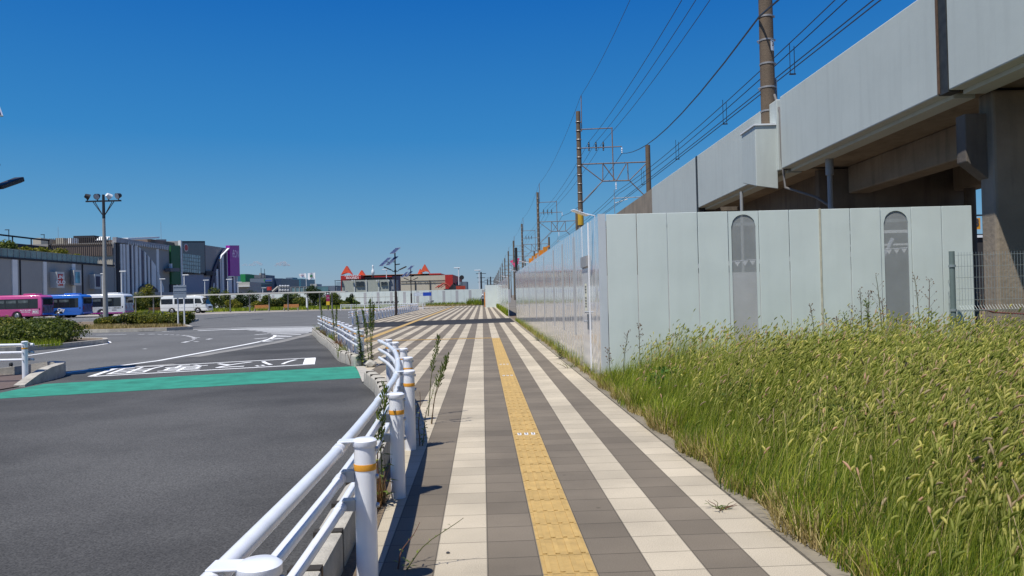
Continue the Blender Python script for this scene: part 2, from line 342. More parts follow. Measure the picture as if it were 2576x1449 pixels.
def uvmesh(name, polys, z, m):
    mb = MB()
    for p in polys: mb.poly([(q[0], q[1], z) for q in p])
    o = mb.build(name, m); o.rotation_euler = (0, 0, RZ); return struct(o)
KR = 1.793
uvmesh('pavement', [pavL+[bandA[0], (KR, bandA[1][1]), (KR, -3)]], 0.0, PAV)
farL = [toUV(*p) for p in far_line]
uvmesh('pavement', [[(KR, bandB[1][1]), bandB[0]]+farL+[toUV(-12.7, 110.6), toUV(-10.9, 121), toUV(-3.7, 121), toUV(-3.6, 101), (KR, 100)]], 0.0, PAV)
uvmesh('driveway', [[bandA[0], bandB[0], (KR, bandB[1][1]), (KR, bandA[1][1])]], -0.006, asphalt('fresh_asphalt', (0.028, 0.027, 0.027)))
uvmesh('driveway', [[toUV(-12.2, 103.5), toUV(-12.4, 106.3), toUV(-3.7, 106.6), toUV(-3.7, 104.2)]], 0.006, asphalt('fresh_asphalt2', (0.035, 0.033, 0.032)))

# yellow tactile guide: raised bars on tiles
YEL = mat('tactile_yellow', (0.47, 0.31, 0.105), rough=0.75, var=0.16, scale=9, bump=0.4, bscale=120, island=0.06)
mb = MB(); vend = 27.6; v = -2.7; u0 = 0.293
while v < vend-0.01:
    mb.bx(u0+0.004, u0+0.296, v+0.004, v+0.296, 0.0005, 0.004)
    for q in range(4): mb.bx(u0+0.0375+0.075*q-0.0135+0.0, u0+0.0375+0.075*q+0.0135, v+0.018, v+0.282, 0.0045, 0.0105)
    v += 0.3
v0 = -4.507
mb2 = MB()
u_ = v0
while u_ < 0.28:                                       # cross bar
    mb2.bx(u_+0.004, u_+0.296, vend+0.004, vend+0.296, 0.0005, 0.005)
    for q in range(4): mb2.bx(u_+0.02, u_+0.28, vend+0.0375+0.075*q-0.0135, vend+0.0375+0.075*q+0.0135, 0.0055, 0.0105)
    u_ += 0.3
mb2.bx(v0+0.004, v0+0.296, vend-0.3, 42.0, 0.0005, 0.006); mb2.bx(v0+0.004, v0+0.296, 42.0, 119, 0.0005, 0.006)
for m_ in (mb, mb2):
    o = m_.build('tactile_paving', YEL); o.rotation_euler = (0, 0, RZ); struct(o)
# small white route stickers on the tactile tiles
stk = mat('sticker_white', (0.8, 0.8, 0.78), rough=0.6, var=0.05); ink = mat('sticker_ink', (0.06, 0.06, 0.07), rough=0.6)
for row, (vv) in enumerate((8.42, 14.6, 17.0)):
    for q in range(3):
        e = empty('sticker', (0, 0, 0), ['%s small white sticker with dark characters on the yellow tactile strip, %s row' % (a, b_) for a in ('left', 'middle', 'right') for b_ in ('nearest', 'second', 'farthest')][q*3+row], 'sticker', 'stickers on the tactile strip')
        e.location = (*UV(0, 0), 0); e.rotation_euler = (0, 0, RZ)
        uc = 0.293+0.075*(q+1)
        mb = MB().bx(uc-0.02, uc+0.02, vv-0.055, vv+0.055, 0.0045, 0.012); mb.build('sheet', stk, e)
        mb = MB()
        for (a, b_, c, d) in ((-.012, -.04, .012, -.032), (-.004, -.028, .004, -.004), (-.013, .0, .013, .007), (-.01, .012, -.003, .036), (.003, .014, .011, .04), (-.012, .04, .012, .045)):
            mb.bx(uc+a, uc+c, vv+b_, vv+d, 0.0122, 0.0132)
        mb.build('characters', ink, e)
        
# kerbs -----------------------------------------------------------------
def kerb_run(pts, h=0.22, w=0.17, L=0.6, gap=0.05, chamf=0.05, road_left=True, name='kerb', m=CONC):
    P = [Vector((p[0], p[1])) for p in pts]; cum = [0]
    for a, b_ in zip(P, P[1:]): cum.append(cum[-1]+(b_-a).length)
    def at(s):
        for i in range(len(P)-1):
            if s <= cum[i+1] or i == len(P)-2:
                t = (s-cum[i])/(cum[i+1]-cum[i]); return P[i].lerp(P[i+1], t)
    mb = MB(); s = 0
    while s < cum[-1]-0.05:
        e = min(s+L-gap, cum[-1]); a = at(s); b_ = at(e); t = (b_-a).normalized(); nl = Vector((-t.y, t.x)) if road_left else Vector((t.y, -t.x))
        prof = [(-w/2, -0.1), (-w/2, h), (w/2-chamf, h), (w/2, h-chamf*0.6), (w/2+0.02, -0.1)]
        vs = [(p.x+nl.x*q[0], p.y+nl.y*q[0], q[1]) for p in (a, b_) for q in prof]
        n = 5; mb.add(vs, [tuple(range(n)), tuple(range(2*n-1, n-1, -1))]+[(i, (i+1) % n, n+(i+1) % n, n+i) for i in range(n)])
        s += L
    jb = MB(); s = L-gap/2
    while s < cum[-1]:
        a = at(s); b_ = at(min(s+0.02, cum[-1])); t = (b_-a).normalized(); jb.box((a.x, a.y, h*0.42), (gap+0.02, w*0.93, h*0.86+0.08), math.atan2(t.y, t.x)); s += L
    struct(jb.build(name, mat('kerb_gap_shade', (0.035, 0.03, 0.025), rough=1.0)))  # dark filler boxes stand in for shade in the gaps between blocks
    return struct(mb.build(name, m, bevel=0.012, seg=2, smooth=True))
kerb_run(offs(near_posts, 0.26)[:9]+[(-2.66, 14.1)])
kerb_run([(-3.5, 17.5)]+offs(mid_posts, 0.36)[1:]+[(-9.25, 37.0)], h=0.24)
# flush concrete edging across the opening and along the right side
mb = MB(); mb.strip([(-2.7, 14.2), (-3.1, 15.9), (-3.48, 17.45)], 0.2, 0.004); mb.strip([(-9.35, 37.3), (-9.4, 45)], 0.3, 0.004)
struct(mb.build('edging', CONC))
mb = MB(); v = -3
while v < 100:
    mb.bx(KR+0.004, KR+0.125, v, v+0.594, -0.1, 0.012); v += 0.6
o = mb.build('edging', mat('edging_concrete', (0.21, 0.18, 0.13), rough=0.9, var=0.25, scale=4, bump=0.4)); o.rotation_euler = (0, 0, RZ); struct(o)
mb = MB(); mb.poly([UV(1.9, -5)+(-0.015,), (30, -5, -0.015), (30, 60, -0.015), UV(1.9, 60)+(-0.015,)]); struct(mb.build('soil', SOIL))
# soil strip between kerb and posts
mb = MB(); mb.strip(offs(near_posts, 0.13), 0.12, 0.008); mb.strip(offs(mid_posts, 0.2), 0.16, 0.008); struct(mb.build('soil', SOIL))

# painted markings --------------------------------------------------------
def s_(x, y, ox, oy, k): return ((x/k+ox)/1.5652, (y/k+oy)/1.5652)
ZM = -0.015
green = MB().poly([G(*q, ZM) for q in ((-60, 1006), (912, 950.5), (892, 921), (110, 966), (0, 988), (-60, 999))])
struct(green.build('road_marking', mat('green_road_paint', (0.024, 0.225, 0.15), rough=0.8, var=0.3, scale=2.2, bump=0.3)))
mb = MB()
c1 = [s_(x, y, 760, 1240, 4.77) for x, y in ((1000, 545), (1250, 495), (1430, 448), (1530, 400), (1545, 372))]
line = [G(*q)[:2] for q in [(165, 936), (400, 905.5)]+c1]
mb.strip(line, 0.16, ZM)
H_ = [((0, 270), (1000, 232), (2480, 203)), ((90, 292), (1000, 252), (2400, 228)), ((700, 272), (2400, 241)), ((1050, 280), (2400, 256)), ((1190, 295), (2395, 270)), ((1310, 312), (2380, 284)), ((1390, 332), (2300, 303)), ((1470, 352), (2170, 328)), ((1555, 380), (2030, 360)), ((1560, 404), (1850, 398)), ((1430, 450), (1690, 432)), ((1270, 492), (1480, 478))]
for i, L in enumerate(H_):
    mb.strip([G(*s_(x, y, 760, 1240, 4.77))[:2] for x, y in L], (0.44 if i < 6 else 0.36) if i else 0.3, ZM)
# short dashes and worn arrows in the roundabout
k5 = (500, 1100, 4.6)
for a, b_ in (((210, 990), (320, 988)), ((390, 988), (500, 986)), ((560, 992), (640, 990)), ((670, 994), (750, 992)), ((780, 997), (850, 995)), ((890, 1001), (950, 1000)), ((1000, 1008), (1060, 1010)), ((1080, 1018), (1130, 1022)), ((1140, 1030), (1180, 1034)), ((1180, 1042), (1225, 1046)), ((1190, 1056), (1240, 1060)), ((1190, 1072), (1240, 1072)), ((1180, 1088), (1230, 1086)), ((1140, 1104), (1190, 1100)), ((1010, 1136), (1115, 1118)), ((1215, 1122), (1295, 1116)), ((1450, 1080), (1530, 1068)), ((1250, 1048), (1320, 1046)), ((640, 940), (840, 928)), ((0, 936), (220, 930)), ((380, 930), (620, 924)), ((300, 1252), (345, 1248)), ((1150, 734), (1300, 726)), ((2310, 998), (2540, 980)), ((2310, 1070), (2540, 1052))):
    mb.strip([G(*s_(*a, *k5))[:2], G(*s_(*b_, *k5))[:2]], 0.17, ZM)
k6 = (0, 1130, 4.6)
mb.strip([G(*s_(x, y, *k6))[:2] for x, y in ((1750, 810), (2576, 793))], 0.18, ZM)
mb.strip([G(*s_(x, y, *k6))[:2] for x, y in ((1750, 866), (2290, 853))], 0.15, ZM)
mb.strip([G(*s_(x, y, *k6))[:2] for x, y in ((410, 1425), (700, 1388))], 0.12, ZM)
mb.strip([G(*s_(x, y, *k6))[:2] for x, y in ((410, 1245), (1000, 1160), (1400, 1095), (1700, 1055), (1900, 1025), (1985, 1000), (1960, 980), (1850, 966), (1740, 965))], 0.15, ZM)
mb.strip([(-62, 101.5), (-40, 101.2)], 0.2, ZM); mb.strip([(-36, 92), (-30, 93.2)], 0.15, ZM)
for j in range(7): mb.strip([(-64+j*0.2, 92-j*0.9), (-38, 88-j*1.6)], 0.18, ZM) if j < 3 else None
# boxed lettering on the road, read from the other side
q = [G(*p)[:2] for p in ((240, 941), (793, 912), (789, 897), (560, 908.5))]
A = Vector((-4.80, 18.52)); B = Vector((-5.30, 20.6)); ax = (Vector((-9.05, 16.80))-A).normalized(); up = (A-B)
L_ = 4.75; corners = [A, A+ax*L_, B+ax*L_, B]
for a, b_ in ((0, 1), (1, 2), (2, 3)): mb.strip([corners[a], corners[b_]], 0.13, ZM)
mb.strip([A-ax*-0.13, B-ax*-0.13], 0.28, ZM)
struct(mb.build('road_marking', MARK))
vs, fs = text_mb('バス専用', 1.0, 0.0)
xs = [v.x for v in vs]; ys = [v.y for v in vs]; lx = max(xs)-min(xs); ly = max(ys)-min(ys); mx_, my_ = (max(xs)+min(xs))/2, (max(ys)+min(ys))/2
mb = MB(); cen = (corners[0]+corners[1]+corners[2]+corners[3])/4+ax*0.12
def onroad(v):
    p = cen+ax*((v.x-mx_)/lx*4.1)+up*((v.y-my_)/ly*0.80); return (p.x, p.y, ZM+0.001+(0.001 if v.z > 0 else 0))
mb.add([onroad(v) for v in vs], fs); struct(mb.build('road_marking', MARK))
mb = MB()
mb.strip([G(*s_(x, y, 760, 1240, 4.77))[:2] for x, y in ((0, 775), (400, 705), (1000, 608), (1600, 500), (2080, 385), (2370, 308))]+[], 0.42, -0.017)
mb.strip([G(*q_)[:2] for q_ in ((120, 943), (330, 922), (440, 914))], 0.40, -0.0175)
struct(mb.build('gutter', mat('gutter_concrete', (0.23, 0.22, 0.20), rough=0.9, var=0.2, scale=1.5)))
# dark patched seams and manhole lids of the road
mb = MB()
mb.strip([G(*s_(x, y, *k5))[:2] for x, y in ((1420, 713), (2000, 660), (2576, 618))], 0.5, -0.0165)
struct(mb.build('tar_seam', mat('tar', (0.02, 0.02, 0.02), rough=0.6, var=0.2)))
lid = mat('cast_iron', (0.03, 0.03, 0.032), rough=0.6, var=0.3, scale=20)
for i, (x, y, r_) in enumerate(((370, 833, 0.45), (515, 778, 0.45), (654, 779, 0.4), (648, 803, 0.5), (735, 775, 0.4), (200, 1010, 0.0))):
    if r_ == 0: continue
    g = G(x, y); mb = MB().cyl((g[0], g[1], -0.03), (g[0], g[1], -0.013), r_, n=20)
    tag(mb.build('manhole_cover', lid), ['dark round manhole lid on the road past the hedge tip', 'dark manhole lid on the road right of the minibus', 'dark manhole lid on the road below the nearer far bench', 'dark manhole lid just beyond the hatched marking', 'dark manhole lid on the road below the right bench'][i], 'manhole cover', 'manhole covers in the road')

# ------------------------------------------------------------------ left wedge kerb and pavement
mb = MB()
pathk = [((-9.50, 14.95), 0.02), ((-9.62, 15.6), 0.16), ((-9.72, 16.2), 0.25), ((-9.88, 16.9), 0.27), ((-10.15, 17.45), 0.27), ((-10.6, 17.75), 0.27), ((-11.2, 17.75), 0.2), ((-12.0, 17.6), 0.12), ((-16.0, 17.2), 0.12)]
for i in range(len(pathk)-1):
    (a, ha), (b_, hb) = pathk[i], pathk[i+1]; a = Vector(a); b_ = Vector(b_); t = (b_-a).normalized(); n_ = Vector((-t.y, t.x))*0.2
    if i > 0:
        tp = (Vector(pathk[i][0])-Vector(pathk[i-1][0])).normalized(); na = Vector((-(tp+t).normalized().y, (tp+t).normalized().x))*0.2
    else: na = n_
    if i < len(pathk)-2:
        tn = (Vector(pathk[i+2][0])-b_).normalized(); nb = Vector((-(tn+t).normalized().y, (tn+t).normalized().x))*0.2
    else: nb = n_
    vs = [(a.x, a.y, -0.1), (a.x+na.x, a.y+na.y, -0.1), (a.x+na.x, a.y+na.y, ha), (a.x, a.y, ha), (b_.x, b_.y, -0.1), (b_.x+nb.x, b_.y+nb.y, -0.1), (b_.x+nb.x, b_.y+nb.y, hb), (b_.x, b_.y, hb)]
    mb.add(vs, [(0, 1, 2, 3), (7, 6, 5, 4), (0, 4, 5, 1), (3, 2, 6, 7), (0, 3, 7, 4), (1, 5, 6, 2)])
struct(mb.build('kerb', CONC))
mb = MB(); mb.poly([(-9.6, 14.98, 0.0), (-9.75, 16.2, 0.0), (-10.2, 17.4, 0.0), (-11.2, 17.6, 0.0), (-30, 17.3, 0.0), (-30, 12.5, 0.0), (-9.7, 13.4, 0.0)])
struct(mb.build('pavement', mat('brown_pavers', (0.12, 0.085, 0.07), rough=0.85, var=0.15, scale=8)))

# ================================================================== GUARD RAILS
def guardrail(label, posts, rails_from=None, side=0.125, h=0.796, group='white pedestrian guard rails', simple=False, ext=(0.5, 0.3), pr=0.056):
    p0 = posts[0]; e = empty('guard_rail', (p0[0], p0[1], 0), label, 'guard rail', group)
    ox, oy = p0; P = [(p[0]-ox, p[1]-oy) for p in posts]; lineP = offs(P, side)
    a = Vector(lineP[0])-Vector(lineP[1]); b_ = Vector(lineP[-1])-Vector(lineP[-2])
    lp = [tuple(Vector(lineP[0])+a.normalized()*ext[0])]+lineP+[tuple(Vector(lineP[-1])+b_.normalized()*ext[1])]
    # smooth the run
    sm = []
    for i in range(len(lp)-1):
        q0 = Vector(lp[max(i-1, 0)]); q1 = Vector(lp[i]); q2 = Vector(lp[i+1]); q3 = Vector(lp[min(i+2, len(lp)-1)])
        for s in range(4):
            t = s/4; sm.append(tuple(0.5*((2*q1)+(q2-q0)*t+(2*q0-5*q1+4*q2-q3)*t*t+(3*q1-q0-3*q2+q3)*t**3)))
    sm.append(lp[-1])
    for k, (z, r_) in enumerate(((0.755, 0.03), (0.60, 0.026), (0.45, 0.026))):
        mb = MB(); mb.tube([(q[0], q[1], z) for q in sm], r_, n=14 if not simple else 8)
        if not simple:
            for q in lp[1:-1]:                         # overlapping sleeve joints
                i_ = min(range(len(sm)), key=lambda j: (sm[j][0]-q[0])**2+(sm[j][1]-q[1])**2)
                if 0 < i_ < len(sm)-1:
                    t = (Vector(sm[i_+1])-Vector(sm[i_-1])).normalized(); c = Vector(sm[i_])
                    mb.cyl((c.x-t.x*0.11, c.y-t.y*0.11, z), (c.x-t.x*0.02, c.y-t.y*0.02, z), r_+0.0035, n=14)
        mb.build('rail', W_PAINT, e, smooth=True)
    for i, p in enumerate(P):
        nn = 28 if not simple else 10
        prof = [(pr, -0.05), (pr, h-0.012)]
        po = MB().lathe((p[0], p[1], 0), prof, nn).build('post', W_PAINT, e, smooth=True)
        MB().lathe((p[0], p[1], 0), [(pr+0.005, h-0.035), (pr+0.008, h-0.03), (pr+0.008, h-0.006), (pr*0.86, h+0.006), (pr*0.2, h+0.008)], nn).build('cap', W_PAINT, po, smooth=True)
        MB().lathe((p[0], p[1], 0), [(pr+0.0015, h-0.158), (pr+0.0022, h-0.155), (pr+0.0022, h-0.128), (pr+0.0015, h-0.125)], nn).build('reflector_band', ORANGE, po, smooth=True)
        if not simple:
            q = Vector(lineP[i]); d = (q-Vector(p)).normalized(); ang = math.atan2(d.y, d.x)
            for z in (0.60, 0.45):
                c = Vector(p)+d*(pr+0.022); mb = MB(); mb.box((c.x, c.y, z+0.005), (0.05, 0.05, 0.052), ang); mb.box((c.x, c.y, z+0.0335), (0.085, 0.06, 0.006), ang)
                mb.build('bracket', STEEL, po)
            c = Vector(p)+d*(pr+0.03); mb = MB(); mb.box((c.x, c.y, 0.79), (0.10, 0.085, 0.008), ang); mb.box((c.x+d.x*0.045, c.y+d.y*0.045, 0.775), (0.008, 0.085, 0.03), ang); mb.build('rail_clip', W_PAINT, po, bevel=0.003)
            for z in (0.745, 0.60, 0.45):
                c = Vector(p)-d*(pr+0.001); mb = MB(); mb.cyl((c.x, c.y, z), (c.x-d.x*0.013, c.y-d.y*0.013, z), 0.014, 0.011, 10)
                mb.build('bolt', STEEL, po, smooth=True)
    return e
guardrail('long curved white guard rail in the foreground left of the striped pavement', near_posts, ext=(0.3, 0.45))
guardrail('white guard rail with weeds beyond the road opening, on the kerb by the hatching', mid_posts, ext=(0.35, 0.6))
fp = []
P_ = [Vector(p) for p in far_line]
tot = 0
for a, b_ in zip(P_, P_[1:]):
    L = (b_-a).length; s = (0 if not fp else 2.0-tot)
    while s < L: fp.append(tuple(a.lerp(b_, s/L))); s += 2.0
    tot = L-(s-2.0)
guardrail('long straight white guard rail of many posts behind the nearer solar lamp', fp, ext=(0.6, 0.3), simple=True)
guardrail('white guard rail running left from the far pavement corner, in front of the bicycles', [(-11.3, 97.3), (-13.4, 98.6), (-15.5, 100), (-17.6, 101.3), (-19.7, 102.7), (-21.8, 104), (-23.4, 105)][::-1], ext=(0.2, 0.3), simple=True)
guardrail('short white guard rail ending at the left edge before the hedge', [(-16.9, 15.9), (-14.9, 15.9), (-12.9, 15.9), (-10.95, 16.95), (-9.93, 15.65)][3:5] if False else [(-15.8, 15.75), (-13.8, 15.72), (-11.8, 15.68), (-9.93, 15.65)], ext=(0.2, -0.14), h=0.83)

# ================================================================== WHITE SITE FENCES
def panel_mat(name, col, rough, coat, wav, wscale, dirt=0.06):
    m = mat(name, col, rough=rough, var=dirt, scale=0.9, coat=coat, spec=0.6, streak=dirt)
    n = m.node_tree.nodes; l = m.node_tree.links; b = n['Principled BSDF']
    tc = n.new('ShaderNodeTexCoord'); mp = n.new('ShaderNodeMapping'); mp.inputs['Scale'].default_value = wscale; l.new(tc.outputs['Object'], mp.inputs[0])
    nz = n.new('ShaderNodeTexNoise'); nz.inputs['Scale'].default_value = 1.0; nz.inputs['Detail'].default_value = 2.5; l.new(mp.outputs[0], nz.inputs['Vector'])
    bp = n.new('ShaderNodeBump'); bp.inputs['Strength'].default_value = wav; bp.inputs['Distance'].default_value = 0.05; l.new(nz.outputs['Fac'], bp.inputs['Height'])
    l.new(bp.outputs[0], b.inputs['Normal']); l.new(bp.outputs[0], b.inputs['Coat Normal'])
    return m
FACE = panel_mat('panel_satin_white', (0.62, 0.68, 0.635), 0.38, 0.2, 0.75, (0.75, 0.75, 0.45), 0.045)
SIDEM = panel_mat('panel_gloss_white', (0.72, 0.72, 0.70), 0.08, 0.9, 0.26, (3.6, 3.6, 0.2), 0.05)
TRIM = mat('panel_trim', (0.62, 0.65, 0.66), rough=0.4, var=0.06, metal=0.2)
MESHP = gauze('perforated_panel', (0.42, 0.44, 0.43), 0.46)
FH = 2.9
def face_fence(x0, y0, n_panels, pw, windows, joints):
    e = empty('fence', (x0, y0, 0), 'tall pale green-white panel fence facing the grass, with two arched mesh windows', 'fence', 'white site fences')
    for i in range(n_panels):
        a = i*pw+0.006; b_ = (i+1)*pw-0.006
        if i in windows:
            w = 0.215; c = (a+b_)/2; zt = FH-0.06; za = zt-w; zb = 0.45; mb = MB()
            mb.bx(a, c-w, 0, 0.03, 0, FH); mb.bx(c+w, b_, 0, 0.03, 0, FH); mb.bx(c-w, c+w, 0, 0.03, 0, zb)
            N = 14
            for k in range(N):
                xa = -w+2*w*k/N; xb = xa+2*w/N; ha = za+math.sqrt(max(w*w-xa*xa, 0)); hb = za+math.sqrt(max(w*w-xb*xb, 0))
                mb.prism([(c+xa, ha), (c+xb, hb), (c+xb, FH), (c+xa, FH)], 'y', 0, 0.03)
            p = mb.build('panel', FACE, e)
            arch = [(c-w, zb), (c+w, zb)]+[(c+w*math.cos(t*math.pi/12), za+w*math.sin(t*math.pi/12)) for t in range(13)]
            MB().prism(arch, 'y', 0.014, 0.016).build('mesh_window', MESHP, p)
        else:
            p = MB().bx(a, b_, 0, 0.03, 0, FH).build('panel', FACE, e, bevel=0.006)
        if i in joints: MB().bx(a-0.02, a+0.012, -0.012, -0.001, 0, FH+0.01).build('joint_strip', mat('aged_sealant', (0.5, 0.47, 0.36), rough=0.7, var=0.2, scale=8), p)
    MB().bx(0, n_panels*pw, 0.032, 0.05, 0, FH-0.03).build('backing', mat('seam_shadow', (0.16, 0.17, 0.17), rough=0.8), e) if False else None
    MB().bx(0, n_panels*pw, 0.035, 0.075, FH-0.25, FH-0.2).build('rear_rail', TRIM, e); MB().bx(0, n_panels*pw, 0.035, 0.075, 0.3, 0.35).build('rear_rail', TRIM, e)
    return e
YF = 13.45
fx0 = G(1528, 0)[0]; P0 = DY(1528, 700, YF); P1 = DY(2447, 600, YF); pw = (P1[0]-P0[0])/12
ff = face_fence(P0[0], YF, 12, pw, {4, 9}, {7})
# corner post
U_S = 2.06
cx_, cy_ = P0[0], YF
e = empty('fence', (0, 0, 0), 'long glossy white panel fence with a door, along the right of the pavement', 'fence', 'white site fences', RZ)
ca = toUV(P0[0]-0.005, YF); U_S = ca[0]-0.11
def side_run(e, v0, v1, u, pw=0.5, perf=(), door=None, Mt=None):
    i = 0; v = v0
    while v < v1-0.05:
        a, b_ = v+0.003, min(v+pw, v1)-0.003
        if door and a < door[1] and b_ > door[0]:
            if a < door[0]: MB().bx(u, u+0.03, a, door[0]-0.002, 0, FH).build('panel', Mt, e)
            if b_ > door[1]: MB().bx(u, u+0.03, door[1]+0.002, b_, 0, FH).build('panel', Mt, e)
        else:
            # each sheet has a shallow vertical fold so the long wall is not a flat plane
            mb = MB(); d = 0.0
            yy = [a, a+(b_-a)*0.1, a+(b_-a)*0.5, b_-(b_-a)*0.1, b_]; xx = [u+0.004, u-0.001, u+0.001, u-0.001, u+0.004]
            mb.prism([(xx[q], yy[q]) for q in range(5)]+[(u+0.03, b_), (u+0.03, a)], 'z', 0, FH)
            p = mb.build('panel', Mt, e)
            if i in perf:
                MB().bx(u-0.004, u-0.002, a+0.11, b_-0.11, 0.6, FH-0.1).build('perforated_strip', mat('perforated_strip', (0.46, 0.46, 0.45), rough=0.3, var=0.05), p)
        v += pw; i += 1
vfar = 47.6
vD0, vD1 = 14.85, 15.75
side_run(e, ca[1]+0.1, vfar, U_S, perf=(7, 12, 17, 24, 32, 41, 50, 60), door=(vD0, vD1), Mt=SIDEM)
MB().bx(U_S-0.02, U_S+0.108, ca[1]-0.005, ca[1]+0.09, 0, FH+0.01).build('corner_post', TRIM, e)
# door
d = MB().bx(U_S-0.012, U_S+0.02, vD0+0.03, vD1-0.03, 0.05, 2.02).build('door', mat('door_white', (0.7, 0.7, 0.69), rough=0.2, var=0.05, coat=0.4), e)
mb = MB(); mb.bx(U_S-0.012, U_S+0.03, vD0-0.003, vD0+0.02, 0, FH); mb.build('door_post', W_PAINT, e)
mb = MB(); mb.bx(U_S-0.012, U_S+0.03, vD1-0.02, vD1+0.003, 0, FH); mb.build('door_post', W_PAINT, e)
MB().bx(U_S-0.005, U_S+0.02, vD0+0.03, vD1-0.03, 2.27, FH).build('transom_panel', SIDEM, e)
MB().bx(U_S-0.05, U_S+0.02, vD0+0.03, vD1-0.03, 2.05, 2.26).build('door_header', mat('grey_box', (0.30, 0.30, 0.30), rough=0.6), e)
MB().bx(U_S-0.014, U_S-0.0125, vD0+0.30, vD0+0.58, 1.18, 1.72).build('notice', mat('notice_cream', (0.72, 0.70, 0.52), rough=0.6), d)
mb = MB()
for i in range(8):
    if i == 4: continue
    mb.bx(U_S-0.0165, U_S-0.0145, vD0+0.34, vD0+0.52-0.01*(i % 2), 1.25+0.056*i, 1.285+0.056*i)
mb.v = mb.v  # one block of characters per row
mb.build('notice_text', ink, d)
mb = MB(); mb.bx(U_S-0.04, U_S-0.0125, vD0+0.06, vD0+0.13, 0.82, 1.12); mb.build('lock_case', BOLT, d)
MB().cyl((U_S-0.09, vD0+0.09, 1.16), (U_S-0.0125, vD0+0.09, 1.16), 0.018, n=10).build('door_knob', STEEL, d)
MB().tube([(U_S-0.0125, vD0+0.09, 0.98), (U_S-0.08, vD0+0.09, 0.98), (U_S-0.085, vD0+0.2, 0.98)], 0.014, 8).build('door_handle', STEEL, d)
# fence beyond the gate gap: long side, cloth-like end panel facing back
e2 = empty('fence', (0, 0, 0), 'far white panel fence beyond the dark gate gap, right edge of the far pavement', 'fence', 'white site fences', RZ)
uS2 = toUV(*DY(1278, 740, 56)[:2])[0]
side_run(e2, 56.0, 100.0, uS2, pw=1.0, perf=(6, 14, 22, 30), Mt=SIDEM)
MB().bx(uS2-1.45, uS2-0.01, 99.9, 99.94, 0, FH).build('end_panel', FACE, e2); MB().bx(uS2-1.50, uS2-1.46, 99.9, 112, 0, FH).build('end_panel', FACE, e2)
e3 = empty('fence', (0, 150, 0), 'far white fence with grey perforated strips across the site, behind the shrubs', 'fence', 'white site fences')
x = -58.0; i = 0
while x < -1:
    p = MB().bx(x+0.01, min(x+2.55, -1)-0.01, 0, 0.05, 0, FH-0.05).build('panel', FACE, e3)
    MB().bx(x+0.9, x+1.42, -0.012, -0.002, 0.1, FH-0.2).build('perforated_strip', mat('far_strip', (0.40, 0.40, 0.40), rough=0.6, var=0.1), p)
    x += 2.56; i += 1
# dark gate behind the gap
g = empty('gate', (*UV(U_S+0.1, 48.3), 0), 'dark steel accordion gate folded in the gap between the white fences', 'gate')
MB().cyl((0, 0, 0), (0, 0, FH+1.6), 0.09, n=10).build('gate_post', DARK, g)
mb = MB()
for i in range(14):
    y = 0.5+i*0.45
    mb.cyl((0.25, y, 0.15), (0.25, y, 2.3), 0.025, n=6)
for i in range(13):
    y = 0.5+i*0.45
    for z in (0.3, 0.9, 1.5): mb.cyl((0.25, y, z), (0.25, y+0.45, z+0.6), 0.02, n=5); mb.cyl((0.25, y, z+0.6), (0.25, y+0.45, z), 0.02, n=5)
mb.build('gate_lattice', DARK, g)
MB().bx(0.12, 0.38, 0.3, 6.6, 0.05, 0.15).build('gate_rail', STEEL, g)
e = empty('tarpaulin_post', DY(1219.5, 700, 104)[:2]+(0,), 'narrow orange post wrapped in tarpaulin at the end of the far fence', 'post')
MB().bx(-0.14, 0.14, -0.1, 0.1, 0, 2.0).build('wrap', mat('orange_tarp', (0.55, 0.18, 0.03), rough=0.6, var=0.25, scale=5, bump=0.8, bscale=6), e, bevel=0.04)
MB().bx(-0.05, 0.1, -0.06, 0.06, 2.0, 2.45).build('lamp_head', DARK, e)
# LED floodlights on the fence tops
def fence_lamp():
    e = empty('fence_lamp', (0, 0, 0), '', 'floodlight', 'LED floodlights on the white fences')
    MB().tube([(0.04, 0, FH-0.25), (0.04, 0, FH+0.06), (-0.12, 0, FH+0.09)], 0.012, 6).build('arm', W_PAINT, e)
    b = MB(); b.add([(-0.40, -0.09, FH+0.15), (-0.40, 0.09, FH+0.15), (-0.10, 0.09, FH+0.05), (-0.10, -0.09, FH+0.05), (-0.40, -0.09, FH+0.175), (-0.40, 0.09, FH+0.175), (-0.10, 0.09, FH+0.075), (-0.10, -0.09, FH+0.075)], [(0, 1, 2, 3), (7, 6, 5, 4), (0, 4, 5, 1), (1, 5, 6, 2), (2, 6, 7, 3), (3, 7, 4, 0)])
    h = b.build('lamp_head', W_PAINT, e, bevel=0.01)
    return e
fl = fence_lamp(); fl.location = (*UV(U_S, 14.15), 0); fl.rotation_euler = (0, 0, RZ+0.2); fl['label'] = 'nearest white floodlight on the fence top, at the corner above the door'
for v, u, lb in ((34.5, U_S, 'white floodlight on the fence top in front of the orange work platform'), (46.4, U_S, 'white floodlight at the far end of the near fence, by the gate gap'), (60, uS2, 'white floodlight just beyond the dark gate gap'), (79, uS2, 'second white floodlight beyond the gate gap'), (97, uS2, 'farthest white floodlight, near the end of the far fence')):
    copy_thing(fl, (*UV(u, v), 0), lb, rz=RZ+0.2)

